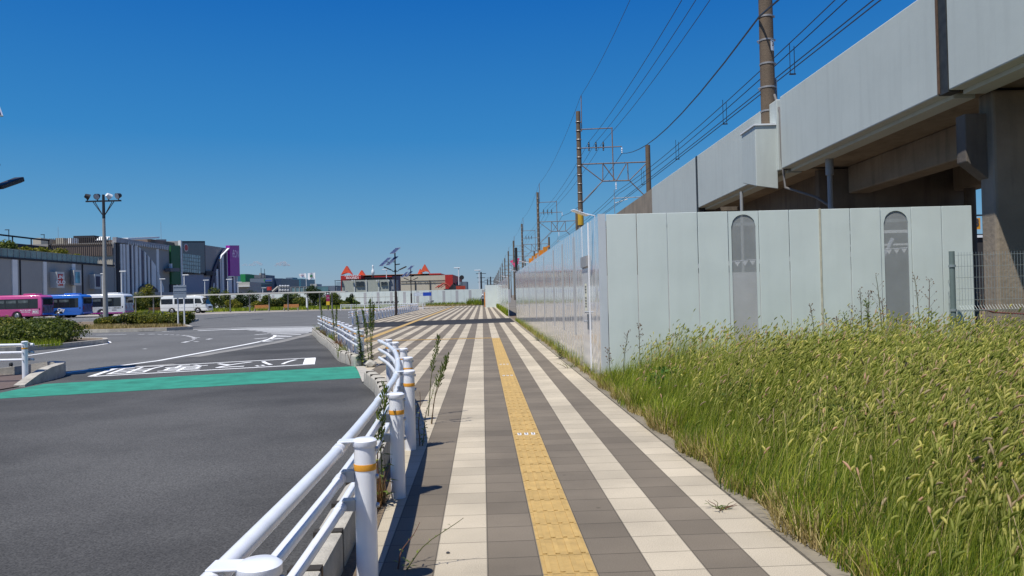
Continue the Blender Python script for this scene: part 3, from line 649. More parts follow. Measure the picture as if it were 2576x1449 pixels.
# ================================================================== RAILWAY VIADUCT
VD = -0.034                                  # lateral drift per metre of depth
def VX(lat, y): return lat+VD*y
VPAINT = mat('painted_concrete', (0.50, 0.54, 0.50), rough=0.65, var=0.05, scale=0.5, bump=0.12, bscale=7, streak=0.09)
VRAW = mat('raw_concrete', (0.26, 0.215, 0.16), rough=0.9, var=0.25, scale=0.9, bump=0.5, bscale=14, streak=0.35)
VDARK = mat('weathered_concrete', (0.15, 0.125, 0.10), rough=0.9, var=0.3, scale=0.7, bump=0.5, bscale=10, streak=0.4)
def ztop(y): return 6.25-0.0127*y
def zbot(y): return 4.61-0.0154*y
def vbox(mb, la, lb, ya, yb, za, zb, top=None):
    """sheared box following the viaduct; za/zb functions of y or numbers"""
    f_ = lambda q, y: q(y) if callable(q) else q
    vs = []
    for y in (ya, yb):
        for l_ in (la, lb):
            vs += [(VX(l_, y), y, f_(za, y)), (VX(l_, y), y, f_(zb, y))]
    return mb.add(vs, [(0, 1, 3, 2), (4, 6, 7, 5), (0, 4, 5, 1), (2, 3, 7, 6), (0, 2, 6, 4), (1, 5, 7, 3)])
VS = 1.25; VZ = EYE*(1-VS)                 # viaduct, poles and wires enlarged about the camera so the shadow clears the fence
ve = empty('railway_viaduct', (7*VS, 15*VS, VZ), 'grey painted concrete railway viaduct with tall parapets on the right', 'viaduct')
ve.scale = (VS, VS, VS)
def off(mb): mb.v = [(v[0]-7, v[1]-15, v[2]) for v in mb.v]; return mb
SEG = [(-12, 11.50), (11.74, 18.02), (18.22, 25.1), (25.28, 32.0)]
for i, (a, b_) in enumerate(SEG):
    zb_ = zbot if i < 3 else 0.0
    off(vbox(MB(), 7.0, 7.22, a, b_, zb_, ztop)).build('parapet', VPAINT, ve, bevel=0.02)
    off(vbox(MB(), 6.97, 7.25, a, b_, lambda y: ztop(y)+0.002, lambda y: ztop(y)+0.05)).build('coping', VPAINT, ve) if False else None
    if i < 3:
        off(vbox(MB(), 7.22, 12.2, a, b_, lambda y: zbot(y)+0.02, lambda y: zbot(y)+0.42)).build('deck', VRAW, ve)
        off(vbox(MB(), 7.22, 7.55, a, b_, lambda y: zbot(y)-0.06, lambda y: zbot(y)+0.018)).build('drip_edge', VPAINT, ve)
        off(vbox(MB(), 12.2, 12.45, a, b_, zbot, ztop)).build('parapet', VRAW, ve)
        if i < 2:
            for la, lb in ((8.55, 9.05), (11.0, 11.5)):
                off(vbox(MB(), la, lb, a, b_, lambda y: zbot(y)-0.62, lambda y: zbot(y)+0.018)).build('girder', VRAW, ve, bevel=0.03)
off(vbox(MB(), 7.05, 7.3, 32.02, 62, 0, ztop)).build('retaining_wall', VRAW, ve)
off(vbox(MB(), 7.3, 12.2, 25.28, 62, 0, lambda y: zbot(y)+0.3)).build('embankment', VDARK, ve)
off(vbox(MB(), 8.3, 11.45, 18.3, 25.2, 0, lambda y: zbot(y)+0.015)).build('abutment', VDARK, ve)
# expansion joint with bolts
mb = MB(); off(vbox(mb, 6.992, 7.18, 11.501, 11.739, lambda y: zbot(y)-0.02, ztop)); jt = mb.build('expansion_joint', mat('rubber_joint', (0.03, 0.032, 0.03), rough=0.6, var=0.4, scale=9), ve)
mb = MB(); off(vbox(mb, 6.975, 6.991, 11.70, 11.745, zbot, ztop)); mb.build('joint_plate', mat('rusty_plate', (0.12, 0.07, 0.04), rough=0.8, var=0.3, scale=12), ve)
mb = MB(); off(vbox(mb, 6.992, 7.16, 25.101, 25.279, lambda y: 0, ztop)); mb.build('expansion_joint', MATS['rubber_joint'], ve)
mb = MB(); off(vbox(mb, 7.1, 7.2, 18.02, 18.22, lambda y: zbot(y), lambda y: ztop(y)-0.6)); mb.build('expansion_joint', MATS['rubber_joint'], ve)
for ya_, yb_ in ((11.501, 11.739), (18.021, 18.219)): off(vbox(MB(), 7.23, 12.2, ya_, yb_, lambda y: zbot(y)+0.05, lambda y: zbot(y)+0.40)).build('deck_gap_cover', MATS['rubber_joint'], ve)  # boxes added across the deck gaps to block the sun
# columns with bracket
CLM = VRAW
for yy, la, lb in ((11.45, 7.62, 8.9), (11.45, 10.8, 12.0), (2.0, 8.25, 9.45)):
    off(vbox(MB(), la, lb, yy, yy+0.35, 0, lambda y: zbot(y)-0.02)).build('column', CLM, ve, bevel=0.04)
mb = MB(); X0 = 6.90; pts = [(X0, 4.1), (X0, 3.38), (X0+0.10, 3.30), (X0+0.34, 3.10), (X0+0.34, 4.1)]
off(mb.prism(pts, 'y', 11.60, 11.85)).build('bracket', VDARK, ve, bevel=0.015)
mb = MB(); off(vbox(mb, 9.4, 10.85, 12.7, 13.5, 3.4, 4.3)).build('cap_beam', VDARK, ve)
# abutment wall below the deck
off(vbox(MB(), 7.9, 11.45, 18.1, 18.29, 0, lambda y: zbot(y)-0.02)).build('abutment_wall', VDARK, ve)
# pipes
mb = MB(); p = DY(2087, 430, 16.6); mb.cyl((p[0], 16.6, 0.0), (p[0], 16.6, 4.0), 0.055, n=12); mb.cyl((p[0], 16.6, 3.95), (p[0], 16.6, 4.35), 0.085, n=12); off(mb).build('downpipe', mat('pvc_grey', (0.28, 0.29, 0.29), rough=0.5, var=0.15), ve, smooth=True)
mb = MB(); p = DY(1866, 520, 21.0); mb.cyl((p[0], 21, 0), (p[0], 21, 4.2), 0.045, n=10); off(mb).build('downpipe', MATS['pvc_grey'], ve, smooth=True)
mb = MB(); p = DY(2440, 500, 17.6); mb.cyl((p[0], 17.6, 0), (p[0], 17.6, 4.2), 0.12, n=12); off(mb).build('downpipe', VDARK, ve, smooth=True)
# pedestal
ped = MB(); a = VX(6.5, 18.3); b_ = VX(7.0, 18.3)
ped.add([(a, 18.3, 3.98), (b_+0.02, 18.3, 3.90), (VX(7.0, 19.95), 19.95, 4.28), (a-0.0, 19.35, 4.2), (a, 18.3, 5.42), (b_+0.02, 18.3, 5.42), (VX(7.0, 19.95), 19.95, 5.42), (a, 19.35, 5.42)],
        [(0, 1, 2, 3), (7, 6, 5, 4), (0, 4, 5, 1), (1, 5, 6, 2), (2, 6, 7, 3), (3, 7, 4, 0)])
off(ped).build('pole_pedestal', VPAINT, ve, bevel=0.015)
mb = MB().add([(a-0.03, 18.27, 5.422), (b_+0.05, 18.27, 5.422), (VX(7.0, 20), 20, 5.422), (a-0.03, 19.4, 5.422), (a-0.03, 18.27, 5.46), (b_+0.05, 18.27, 5.46), (VX(7.0, 20), 20, 5.46), (a-0.03, 19.4, 5.46)], [(0, 1, 2, 3), (7, 6, 5, 4), (0, 4, 5, 1), (1, 5, 6, 2), (2, 6, 7, 3), (3, 7, 4, 0)])
off(mb).build('pedestal_cap', mat('white_cap', (0.72, 0.74, 0.74), rough=0.6, var=0.06), ve)
mb = MB().tube([(VX(7.06, 18.4), 18.5, 6.2), (VX(7.05, 18.2), 18.15, 5.7), (VX(7.04, 18.1), 18.1, 4.6), (VX(7.1, 18.1), 18.08, 3.9), (VX(7.6, 17.6), 17.6, 3.6), (VX(8.1, 16.7), 16.7, 2.9)], 0.03, 8); off(mb).build('cable_conduit', mat('dusty_cable', (0.17, 0.16, 0.15), rough=0.8), ve, smooth=True)

# big pole on the pedestal
POLE = mat('weathered_pole', (0.135, 0.098, 0.065), rough=0.85, var=0.18, scale=3, bump=0.4, bscale=30, streak=0.3)
RUST = mat('rusted_steel', (0.20, 0.145, 0.115), rough=0.75, var=0.3, scale=8)
CLAMP = mat('galvanised_band', (0.36, 0.34, 0.32), rough=0.5, var=0.15, metal=0.5)
px, py = VX(6.88+0.62, 18.85)-0.0, 18.85; px = DY(1934, 318, 18.85)[0]
bp_ = empty('catenary_pole', (px*VS, py*VS, 5.46*VS+VZ), 'thick brown banded pole standing on the viaduct pedestal, cut by the top of the photo', 'pole')
bp_.scale = (VS, VS, VS)
MB().cyl((0, 0, 0.0), (0, 0, 9.3), 0.178, 0.14, n=24).build('shaft', POLE, bp_, smooth=True)
for i in range(16):
    z = 0.42+i*0.58; r_ = 0.178-0.004*z
    o = MB().lathe((0, 0, z), [(r_+0.006, -0.022), (r_+0.012, -0.02), (r_+0.012, 0.02), (r_+0.006, 0.022)], 24).build('band', CLAMP, bp_, smooth=True)
    MB().box((r_+0.02, -0.03, z), (0.04, 0.03, 0.05)).build('band_bolt', BOLT, o)
    if i % 2 == 1: MB().tube([(-r_-0.01, -0.02, z), (-r_-0.07, -0.03, z-0.02), (-r_-0.03, -0.03, z-0.08)], 0.012, 6).build('step_hook', CLAMP, o)
zt = DY(1938, 115, 18.85)[2]-5.46
mb = MB(); N = 6
for k in range(N):
    t0 = -0.15-0.9*k/N*1.0+0.15; w0, w1 = R(-75)+k*R(12), R(-75)+(k+1)*R(12); r_ = 0.172
    mb.poly([(r_*math.cos(w0), r_*math.sin(w0), zt-0.16), (r_*math.cos(w1), r_*math.sin(w1), zt-0.16), (r_*math.cos(w1), r_*math.sin(w1), zt+0.14), (r_*math.cos(w0), r_*math.sin(w0), zt+0.14)])
pl = mb.build('number_plate', mat('plate_white', (0.75, 0.75, 0.74), rough=0.5), bp_)
add_text('plate_number', '24', 0.16, ink, pl, lambda x, y, z: (0.176*math.cos(R(-40)+x/0.176), 0.176*math.sin(R(-40)+x/0.176), zt+y))
MB().tube([(0.20, -0.02, 1.2), (0.205, -0.02, 0.1), (0.26, -0.3, -0.5)], 0.022, 6).build('conduit', BOLT, bp_)

# gantries further along the line
def gantry():
    e = empty('catenary_gantry', (0, 0, 0), '', 'gantry', 'overhead line gantries along the railway')
    MB().cyl((0, 0, 0), (0, 0, 15.1), 0.21, 0.165, n=14).build('pole', POLE, e, smooth=True)
    for i in range(16):
        z = 4.4+i*0.66; MB().lathe((0, 0, z), [(0.21, -0.025), (0.222, 0), (0.21, 0.025)], 12).build('band', CLAMP, e)
    MB().cyl((5.13, 0, 0), (5.13, 0, 12.45), 0.21, 0.18, n=14).build('pole', POLE, e, smooth=True)
    MB().cyl((0.24, 0, 13.6), (0.26, 0, 16.3), 0.035, n=6).build('spike', RUST, e)
    T = MB()
    def b(a, c, r_=0.04): T.cyl((a[0], 0, a[1]), (c[0], 0, c[1]), r_, n=6)
    b((0.1, 11.15), (5.05, 11.2), 0.05); b((1.7, 9.85), (3.7, 9.85), 0.05)
    for a, c in (((0.15, 11.1), (1.7, 9.85)), ((1.7, 9.85), (0.15, 8.3)), ((3.7, 9.85), (5.0, 11.1)), ((3.7, 9.85), (5.0, 8.5)), ((1.75, 11.15), (1.72, 9.9)), ((3.6, 11.15), (3.62, 9.9)), ((1.8, 11.1), (2.65, 9.9)), ((3.5, 11.1), (2.75, 9.9))): b(a, c)
    T.build('truss', RUST, e)
    T = MB(); b((0.1, 13.75), (2.55, 13.8), 0.04); b((2.5, 13.85), (2.52, 9.9), 0.045); b((0.1, 12.35), (3.2, 12.4), 0.04); T.build('arm', RUST, e)
    for xx in (0.75, 1.28, 1.82):
        MB().lathe((xx, 0, 12.42), [(0.03, -0.3), (0.07, -0.25), (0.03, -0.2), (0.07, -0.12), (0.03, -0.05), (0.05, 0.02), (0.08, 0.1), (0.03, 0.15), (0.08, 0.22), (0.03, 0.3), (0.06, 0.36)], 8).build('insulator', DARK, e)
    for xx, z0, z1 in ((3.2, 12.35, 11.9), (2.7, 9.8, 9.2)):
        MB().lathe((xx, 0, z1), [(0.02, 0), (0.06, 0.05), (0.02, 0.1), (0.06, 0.17), (0.02, 0.22), (0.06, 0.3), (0.02, z0-z1)], 8).build('insulator', W_PAINT, e)
    T = MB(); b((2.45, 8.55), (4.5, 8.6), 0.03); b((2.55, 9.2), (2.55, 5.5), 0.022); T.cyl((2.6, 0, 8.2), (3.5, -0.2, 8.45), 0.02, n=5); T.build('registration_arm', CLAMP, e)
    return e
G1 = gantry()
def gpos(Y): return (DY(1222, 730, Y)[0]+7.2, Y)
yl = [57.3+45*i for i in range(15)]
ordn = ['nearest', 'second nearest', 'third nearest', 'fourth nearest', 'fifth nearest', 'sixth nearest', 'seventh nearest', 'eighth nearest', 'ninth nearest', 'tenth nearest', 'eleventh nearest', 'twelfth nearest', 'thirteenth nearest', 'fourteenth nearest', 'farthest']
x0, y0 = gpos(yl[0]); far = empty('catenary_gantry', (0, 0, 0), '', 'gantry', 'overhead line gantries along the railway'); G1.location = (x0*VS, y0*VS, VZ); G1.scale = (VS, VS, VS); far.scale = (VS, VS, VS); G1['label'] = 'nearest lattice gantry with two poles over the track, right of the fence corner'
MB().cyl((0, 0, 0), (0, 0, 15.1), 0.22, 0.18, n=8).build('pole', POLE, far); MB().cyl((5.13, 0, 0), (5.13, 0, 12.4), 0.22, 0.18, n=8).build('pole', POLE, far); MB().cyl((0.24, 0, 13.6), (0.24, 0, 16.3), 0.04, n=5).build('spike', RUST, far)
T = MB()
for a, c in (((0.1, 11.15), (5.05, 11.2)), ((1.7, 9.85), (3.7, 9.85)), ((0.15, 11.1), (1.7, 9.85)), ((1.7, 9.85), (0.15, 8.3)), ((3.7, 9.85), (5, 11.1)), ((3.7, 9.85), (5, 8.5)), ((0.1, 13.75), (2.55, 13.8)), ((2.5, 13.85), (2.52, 9.9)), ((0.1, 12.35), (3.2, 12.4))): T.cyl((a[0], 0, a[1]), (c[0], 0, c[1]), 0.05, n=5)
T.build('truss', RUST, far)
for i in range(1, 15):
    x_, y_ = gpos(yl[i]); lb = '%s lattice gantry of the row of poles running into the distance' % ordn[i]
    if i < 3: copy_thing(G1, (x_*VS, y_*VS, VZ), lb)
    elif i == 3: far.location = (x_*VS, y_*VS, VZ); far['label'] = lb
    else: copy_thing(far, (x_*VS, y_*VS, VZ), lb)
MB().cyl((0, 0, 6.6), (0, 0, 7.5), 0.225, n=14).build('yellow_band', mat('yellow_wrap', (0.55, 0.33, 0.02), rough=0.5), G1)

# overhead wires
WIRE = mat('wire_copper', (0.03, 0.04, 0.055), rough=0.5)
def wire(pts, r_, label, sag=0.0, n=10):
    out = []
    for a, b_ in zip(pts, pts[1:]):
        for k in range(n):
            t = k/n; out.append((a[0]+(b_[0]-a[0])*t, a[1]+(b_[1]-a[1])*t, a[2]+(b_[2]-a[2])*t-4*sag*t*(1-t)))
    out.append(pts[-1]); out = [(q[0]*VS, q[1]*VS, q[2]*VS+VZ) for q in out]; o = MB().tube(out, r_*VS*0.8, 5).build('overhead_wire', WIRE, None, smooth=True)
    return tag(o, label, 'wire', 'overhead railway wires')
def at(i, dx, z):
    if i < 0: X, Y = px-0.1, 18.85-abs(i+1)*40
    else: X, Y = gpos(yl[i])
    return (X+dx, Y, z)
nm = ('first', 'second', 'third')
for k, dx in enumerate((0.75, 1.28, 1.82)):
    wire([at(-2, dx-0.2, 12.8)]+[at(-1, dx-0.2, 12.8)]+[at(i, dx, 12.8) for i in range(7)], 0.019, '%s of the three thin wires carried on dark insulators, counted from the left' % nm[k], 0.5)
wire([at(-2, 0.15, 16.4), at(-1, 0.15, 16.4)]+[at(i, 0.24, 16.25) for i in range(9)], 0.017, 'thin top wire strung from spike to spike above the poles', 0.8)
wire([at(-2, -0.2, 8.2), DY(1910, 42, 18.7), at(0, 3.2, 11.9)]+[at(i, 3.2, 11.9) for i in range(1, 6)], 0.03, 'thick dark feeder wire clamped to the big pole', 0.9)
def trol(lat, z, y): return (VX(lat, y)+0.1, y, z)
cat = []
for dxx, zz, r_, lb, sg in ((0.0, 9.05, 0.02, 'upper left messenger wire of the track line behind the big pole', 0.35), (0.16, 8.9, 0.02, 'upper right messenger wire of the track line behind the big pole', 0.35), (0.02, 8.2, 0.022, 'lower left contact wire of the track line', 0.05), (0.20, 8.2, 0.022, 'lower right contact wire of the track line', 0.05)):
    wire([(9.3+dxx, 4, zz+0.3), (8.95+dxx, 18.85, zz+0.3), at(0, 2.75+dxx, zz)]+[at(i, 2.75+dxx, zz) for i in range(1, 6)], r_, lb, sg)
for j, Y in enumerate((24, 31, 39, 48)):
    o = MB(); t = (Y-18.85)/(57.3-18.85); x_ = (8.95)*(1-t)+at(0, 2.75, 0)[0]*t+0.04
    o.cyl((x_, Y, 8.2), (x_, Y, 9.2), 0.012, n=5); o.cyl((x_+0.14, Y, 8.2), (x_+0.14, Y, 9.1), 0.012, n=5); o.box((x_+0.07, Y, 8.22), (0.2, 0.04, 0.04)); o.v = [(q[0]*VS, q[1]*VS, q[2]*VS+VZ) for q in o.v]
    tag(o.build('wire_hanger', DARK), '%s small wire hanger joining the track wires' % ordn[j], 'wire hanger', 'wire hangers')

# ================================================================== GRASS FIELD
def in_field(x, y):
    u, v = toUV(x, y); return (u > 1.90+0.07*np.sin(v*1.7)+0.08*np.sin(v*4.1)) & (y > 2.0)
def edge_h(x, y):
    """height of the sward: low by the path and by the fence corner, tall in the field"""
    u, v = toUV(x, y); d = np.clip((u-1.9)/1.1, 0, 1); base = 0.29+0.52*d**0.7
    base = base+0.20*np.clip((x-3.5)/3.0, 0, 1)
    n = 0.5+0.5*np.sin(x*1.9+np.sin(y*1.3)*1.5)*np.cos(y*1.6+x*0.7)
    near = np.clip((y-3.0)/3.5, 0.0, 1); base = base*(0.72+0.28*near)
    base = base*(1-0.28*np.clip((x-6.2)/2.0, 0, 1)); base = np.where(y > 13.4, base*0.62, base)
    return base*(0.78+0.34*n)
def sample_field(n, ymin, ymax, g):
    out = []
    while sum(len(o) for o in out) < n:
        y = ymin+(ymax-ymin)*g.random(n); x = 1.4+(0.70*y+0.6-1.4+0.4)*g.random(n)
        k = in_field(x, y)&((y < YF-0.04)|(x > 8.1)); out.append(np.stack([x[k], y[k]], 1))
    return np.concatenate(out)[:n]
WIND = np.array([0.9, 0.15])
def blades(name, n, ymin, ymax, m, seed, hs_, wd, lean=0.62, segs=3, label=None, dens_pow=1.0):
    g = np.random.default_rng(seed); P = sample_field(n, ymin, ymax, g); H = edge_h(P[:, 0], P[:, 1])*hs_*(0.55+0.6*g.random(n))
    ang = g.random(n)*2*np.pi; D = np.stack([np.cos(ang), np.sin(ang)], 1)*g.random(n)[:, None]*1.0+WIND*0.55; L = lean*H*(0.4+1.3*g.random(n)**1.5)
    side = np.stack([-np.sin(ang), np.cos(ang)], 1); W = wd*(0.6+0.8*g.random(n))
    V = np.zeros((n, segs*2+1, 3))
    for k in range(segs+1):
        t = k/segs; c = P+D*(L*t**1.8)[:, None]; z = H*(t-0.18*t*t*np.minimum(L/np.maximum(H, .01), 1.2)); w = W*(1-t)**0.7*(0.6+0.4*(1-abs(2*t-0.6)))
        if k < segs:
            V[:, 2*k, :2] = c-side*w[:, None]; V[:, 2*k+1, :2] = c+side*w[:, None]; V[:, 2*k, 2] = V[:, 2*k+1, 2] = z-0.02
        else: V[:, 2*k, :2] = c; V[:, 2*k, 2] = z-0.02
    b0 = np.arange(n)[:, None]*(segs*2+1); F = []
    for k in range(segs-1): F.append(np.concatenate([b0+2*k, b0+2*k+1, b0+2*k+3, b0+2*k+2], 1))
    k = segs-1; F.append(np.concatenate([b0+2*k, b0+2*k+1, b0+2*k+2, b0+2*k+2], 1))
    quads = np.concatenate(F[:-1]); tri = F[-1][:, :3]
    # quads and triangles kept as triangles
    T = np.concatenate([quads[:, [0, 1, 2]], quads[:, [0, 2, 3]], tri])
    o = np_mesh(name, V.reshape(-1, 3), T, m); return tag(o, label, 'grass', kind='stuff')
GR1 = leafmat('grass_green', (0.185, 0.25, 0.024), (0.38, 0.37, 0.055), thin=0.5)
GR2 = leafmat('grass_straw', (0.34, 0.25, 0.10), (0.42, 0.34, 0.17), thin=0.3)
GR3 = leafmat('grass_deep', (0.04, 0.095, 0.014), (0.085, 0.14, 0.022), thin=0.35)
blades('tall_grass', 30000, 2.0, 9.0, GR1, 1, 1.0, 0.0035, label='tall green wind-bent grass filling the field right of the pavement')
blades('tall_grass', 34000, 8.0, 13.4, GR1, 2, 1.0, 0.0055, label='tall green grass in front of the pale panel fence')
blades('tall_grass', 9000, 13.4, 17.5, GR1, 6, 1.0, 0.008, label='tall green grass at the foot of the wire mesh fence')
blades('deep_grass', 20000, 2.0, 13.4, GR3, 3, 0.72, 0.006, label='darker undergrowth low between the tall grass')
blades('dry_grass', 14000, 2.0, 13.4, GR2, 4, 0.75, 0.0032, label='dry straw-coloured blades mixed into the tall grass', lean=0.6)
# dry fringe along the pavement edge
def fringe(name, n, seed, m, label, u0=1.86, u1=2.35, v0=2.0, v1=13.0, h=0.16, wd=0.004, lean=1.0):
    g = np.random.default_rng(seed); v = v0+(v1-v0)*g.random(n); u = u0+(u1-u0)*g.random(n)**1.4+0.05*np.sin(v*5)
    cl = 0.5+0.5*np.sin(v*3.1+np.sin(v*7)); x = u*cR-v*sR; y = u*sR+v*cR; H = h*(0.4+0.9*g.random(n))*(0.5+cl); a = g.random(n)*2*np.pi
    dx, dy = np.cos(a), np.sin(a); L = lean*H*g.random(n); w = wd*(0.6+0.8*g.random(n))
    V = np.stack([np.stack([x-dy*w, y+dx*w, np.zeros(n)], 1), np.stack([x+dy*w, y-dx*w, np.zeros(n)], 1), np.stack([x+dx*L*0.5+dy*w*0.7, y+dy*L*0.5-dx*w*0.7, H*0.6], 1), np.stack([x+dx*L*0.5-dy*w*0.7, y+dy*L*0.5+dx*w*0.7, H*0.6], 1), np.stack([x+dx*L, y+dy*L, H*0.95], 1)], 1)
    b0 = np.arange(n)[:, None]*5; T = np.concatenate([b0+np.array([[0, 1, 2]]), b0+np.array([[0, 2, 3]]), b0+np.array([[3, 2, 4]])])
    return tag(np_mesh(name, V.reshape(-1, 3), T, m), label, 'grass', kind='stuff')
fringe('dry_grass', 9000, 21, GR2, 'short dry grass fringe along the kerb of the striped pavement', u0=1.87)
fringe('low_grass', 7000, 22, GR1, 'short green grass fringe along the kerb of the striped pavement', h=0.2, u0=1.93)
fringe('low_grass', 2600, 23, GR1, 'patchy weeds along the foot of the glossy fence', u0=1.94, u1=2.06, v0=13.3, v1=47, h=0.14, wd=0.004, lean=0.5)
fringe('low_grass', 3500, 24, GR1, 'weeds along the foot of the far fence', u0=1.80, u1=uS2-0.02, v0=56, v1=98, h=0.35, wd=0.02, lean=0.4)
fringe('dry_grass', 1800, 25, GR2, 'straw weeds along the foot of the glossy fence', u0=1.9, u1=2.04, v0=13.3, v1=40, h=0.13)

# foxtail heads on thin stems
def foxtails(name, n, ymin, ymax, m, seed, label, hm=1.0, hl=0.060, bristle=22, tall=0.0):
    g = np.random.default_rng(seed); P = sample_field(n, ymin, ymax, g)
    uu = P[:, 0]*cR+P[:, 1]*sR; keep = g.random(n) < np.clip((uu-2.0)/0.7, 0.08, 1); P = P[keep]; n = len(P)
    H = edge_h(P[:, 0], P[:, 1])*hm*(0.80+0.42*g.random(n))+tall*g.random(n)
    a = g.normal(0.15, 0.75, n); D = np.stack([np.cos(a), np.sin(a)], 1); L = H*(0.22+0.32*g.random(n))
    hl_ = hl*(0.65+0.75*g.random(n)); rad = 0.0072*(0.8+0.5*g.random(n)); K = 6; S = 5; Vs = []; Ts = []
    top = P+D*L[:, None]
    droop = 0.05+0.95*g.random(n); th0 = 0.15+0.9*droop*0.5
    pts = []; c = np.concatenate([top, (H*0.93)[:, None]], 1); el = np.pi/2-0.45-droop*0.25
    for k in range(S+1):
        pts.append(c.copy()); e = el-droop*1.25*k/S; st = hl_/S
        c = c+np.stack([D[:, 0]*np.cos(e)*st, D[:, 1]*np.cos(e)*st, np.sin(e)*st], 1)
    prof = [0.35, 0.9, 1.0, 0.95, 0.75, 0.2]; rings = []
    for k in range(S+1):
        e = el-droop*1.25*k/S; nr = np.stack([-D[:, 0]*np.sin(e), -D[:, 1]*np.sin(e), np.cos(e)], 1); sd = np.stack([-D[:, 1], D[:, 0], 0*D[:, 0]], 1)
        for q in range(K):
            w = 2*np.pi*q/K; rings.append(pts[k]+(nr*np.cos(w)+sd*np.sin(w))*(rad*prof[k])[:, None])
    V = np.stack(rings, 1); nv = (S+1)*K; b0 = np.arange(n)[:, None]*nv; T = []
    for k in range(S):
        for q in range(K):
            A_, B_, C_, D_ = k*K+q, k*K+(q+1) % K, (k+1)*K+(q+1) % K, (k+1)*K+q; T.append(b0+np.array([[A_, B_, C_]])); T.append(b0+np.array([[A_, C_, D_]]))
    T = np.concatenate(T); base = n*nv
    # bristles
    allV = [V.reshape(-1, 3)]; allT = [T]
    for j in range(bristle):
        k = 1+j % (S-1); e = el-droop*1.25*k/S; fw = np.stack([D[:, 0]*np.cos(e), D[:, 1]*np.cos(e), np.sin(e)], 1); nr = np.stack([-D[:, 0]*np.sin(e), -D[:, 1]*np.sin(e), np.cos(e)], 1); sd = np.stack([-D[:, 1], D[:, 0], 0*D[:, 0]], 1)
        w = g.random(n)*2*np.pi; o_ = nr*np.cos(w)[:, None]+sd*np.sin(w)[:, None]; b_ = pts[k]+o_*(rad*0.8)[:, None]; tip = b_+o_*(rad*1.25)[:, None]+fw*0.010; s2 = np.cross(o_, fw)*0.0009
        allV.append(np.stack([b_-s2, b_+s2, tip], 1).reshape(-1, 3)); allT.append(base+np.arange(n*3).reshape(n, 3)); base += n*3
    # stems
    q0 = np.concatenate([P, np.zeros((n, 1))], 1); q1 = np.concatenate([P+D*(L*0.35)[:, None], (H*0.6)[:, None]], 1); q2 = pts[0]; sd = np.stack([-D[:, 1], D[:, 0], 0*D[:, 0]], 1)*0.0014
    allV.append(np.stack([q0-sd, q0+sd, q1-sd, q1+sd, q2-sd, q2+sd], 1).reshape(-1, 3)); b0 = base+np.arange(n)[:, None]*6
    allT.append(np.concatenate([b0+np.array([[0, 1, 3]]), b0+np.array([[0, 3, 2]]), b0+np.array([[2, 3, 5]]), b0+np.array([[2, 5, 4]])]))
    return tag(np_mesh(name, np.concatenate(allV), np.concatenate(allT), m), label, 'foxtail grass', kind='stuff')
FX1 = leafmat('foxtail_green', (0.29, 0.32, 0.06), (0.48, 0.42, 0.14), thin=0.5)
FX2 = leafmat('foxtail_straw', (0.46, 0.36, 0.21), (0.44, 0.27, 0.17), thin=0.4)
foxtails('foxtail_heads', 8600, 2.6, 9.0, FX1, 31, 'green drooping foxtail seed heads over the near grass')
foxtails('foxtail_heads', 5200, 8.0, 13.3, FX1, 32, 'green foxtail seed heads over the grass by the fence', bristle=4)
foxtails('foxtail_heads', 900, 13.4, 17.4, FX1, 36, 'foxtail seed heads below the wire mesh fence', bristle=0, hl=0.07)
foxtails('foxtail_heads', 1900, 2.6, 12.5, FX2, 33, 'tan and pinkish foxtail seed heads over the near grass')
foxtails('foxtail_heads', 260, 9.0, 13.3, FX1, 34, 'taller foxtails rising against the pale fence', bristle=4, tall=0.22)

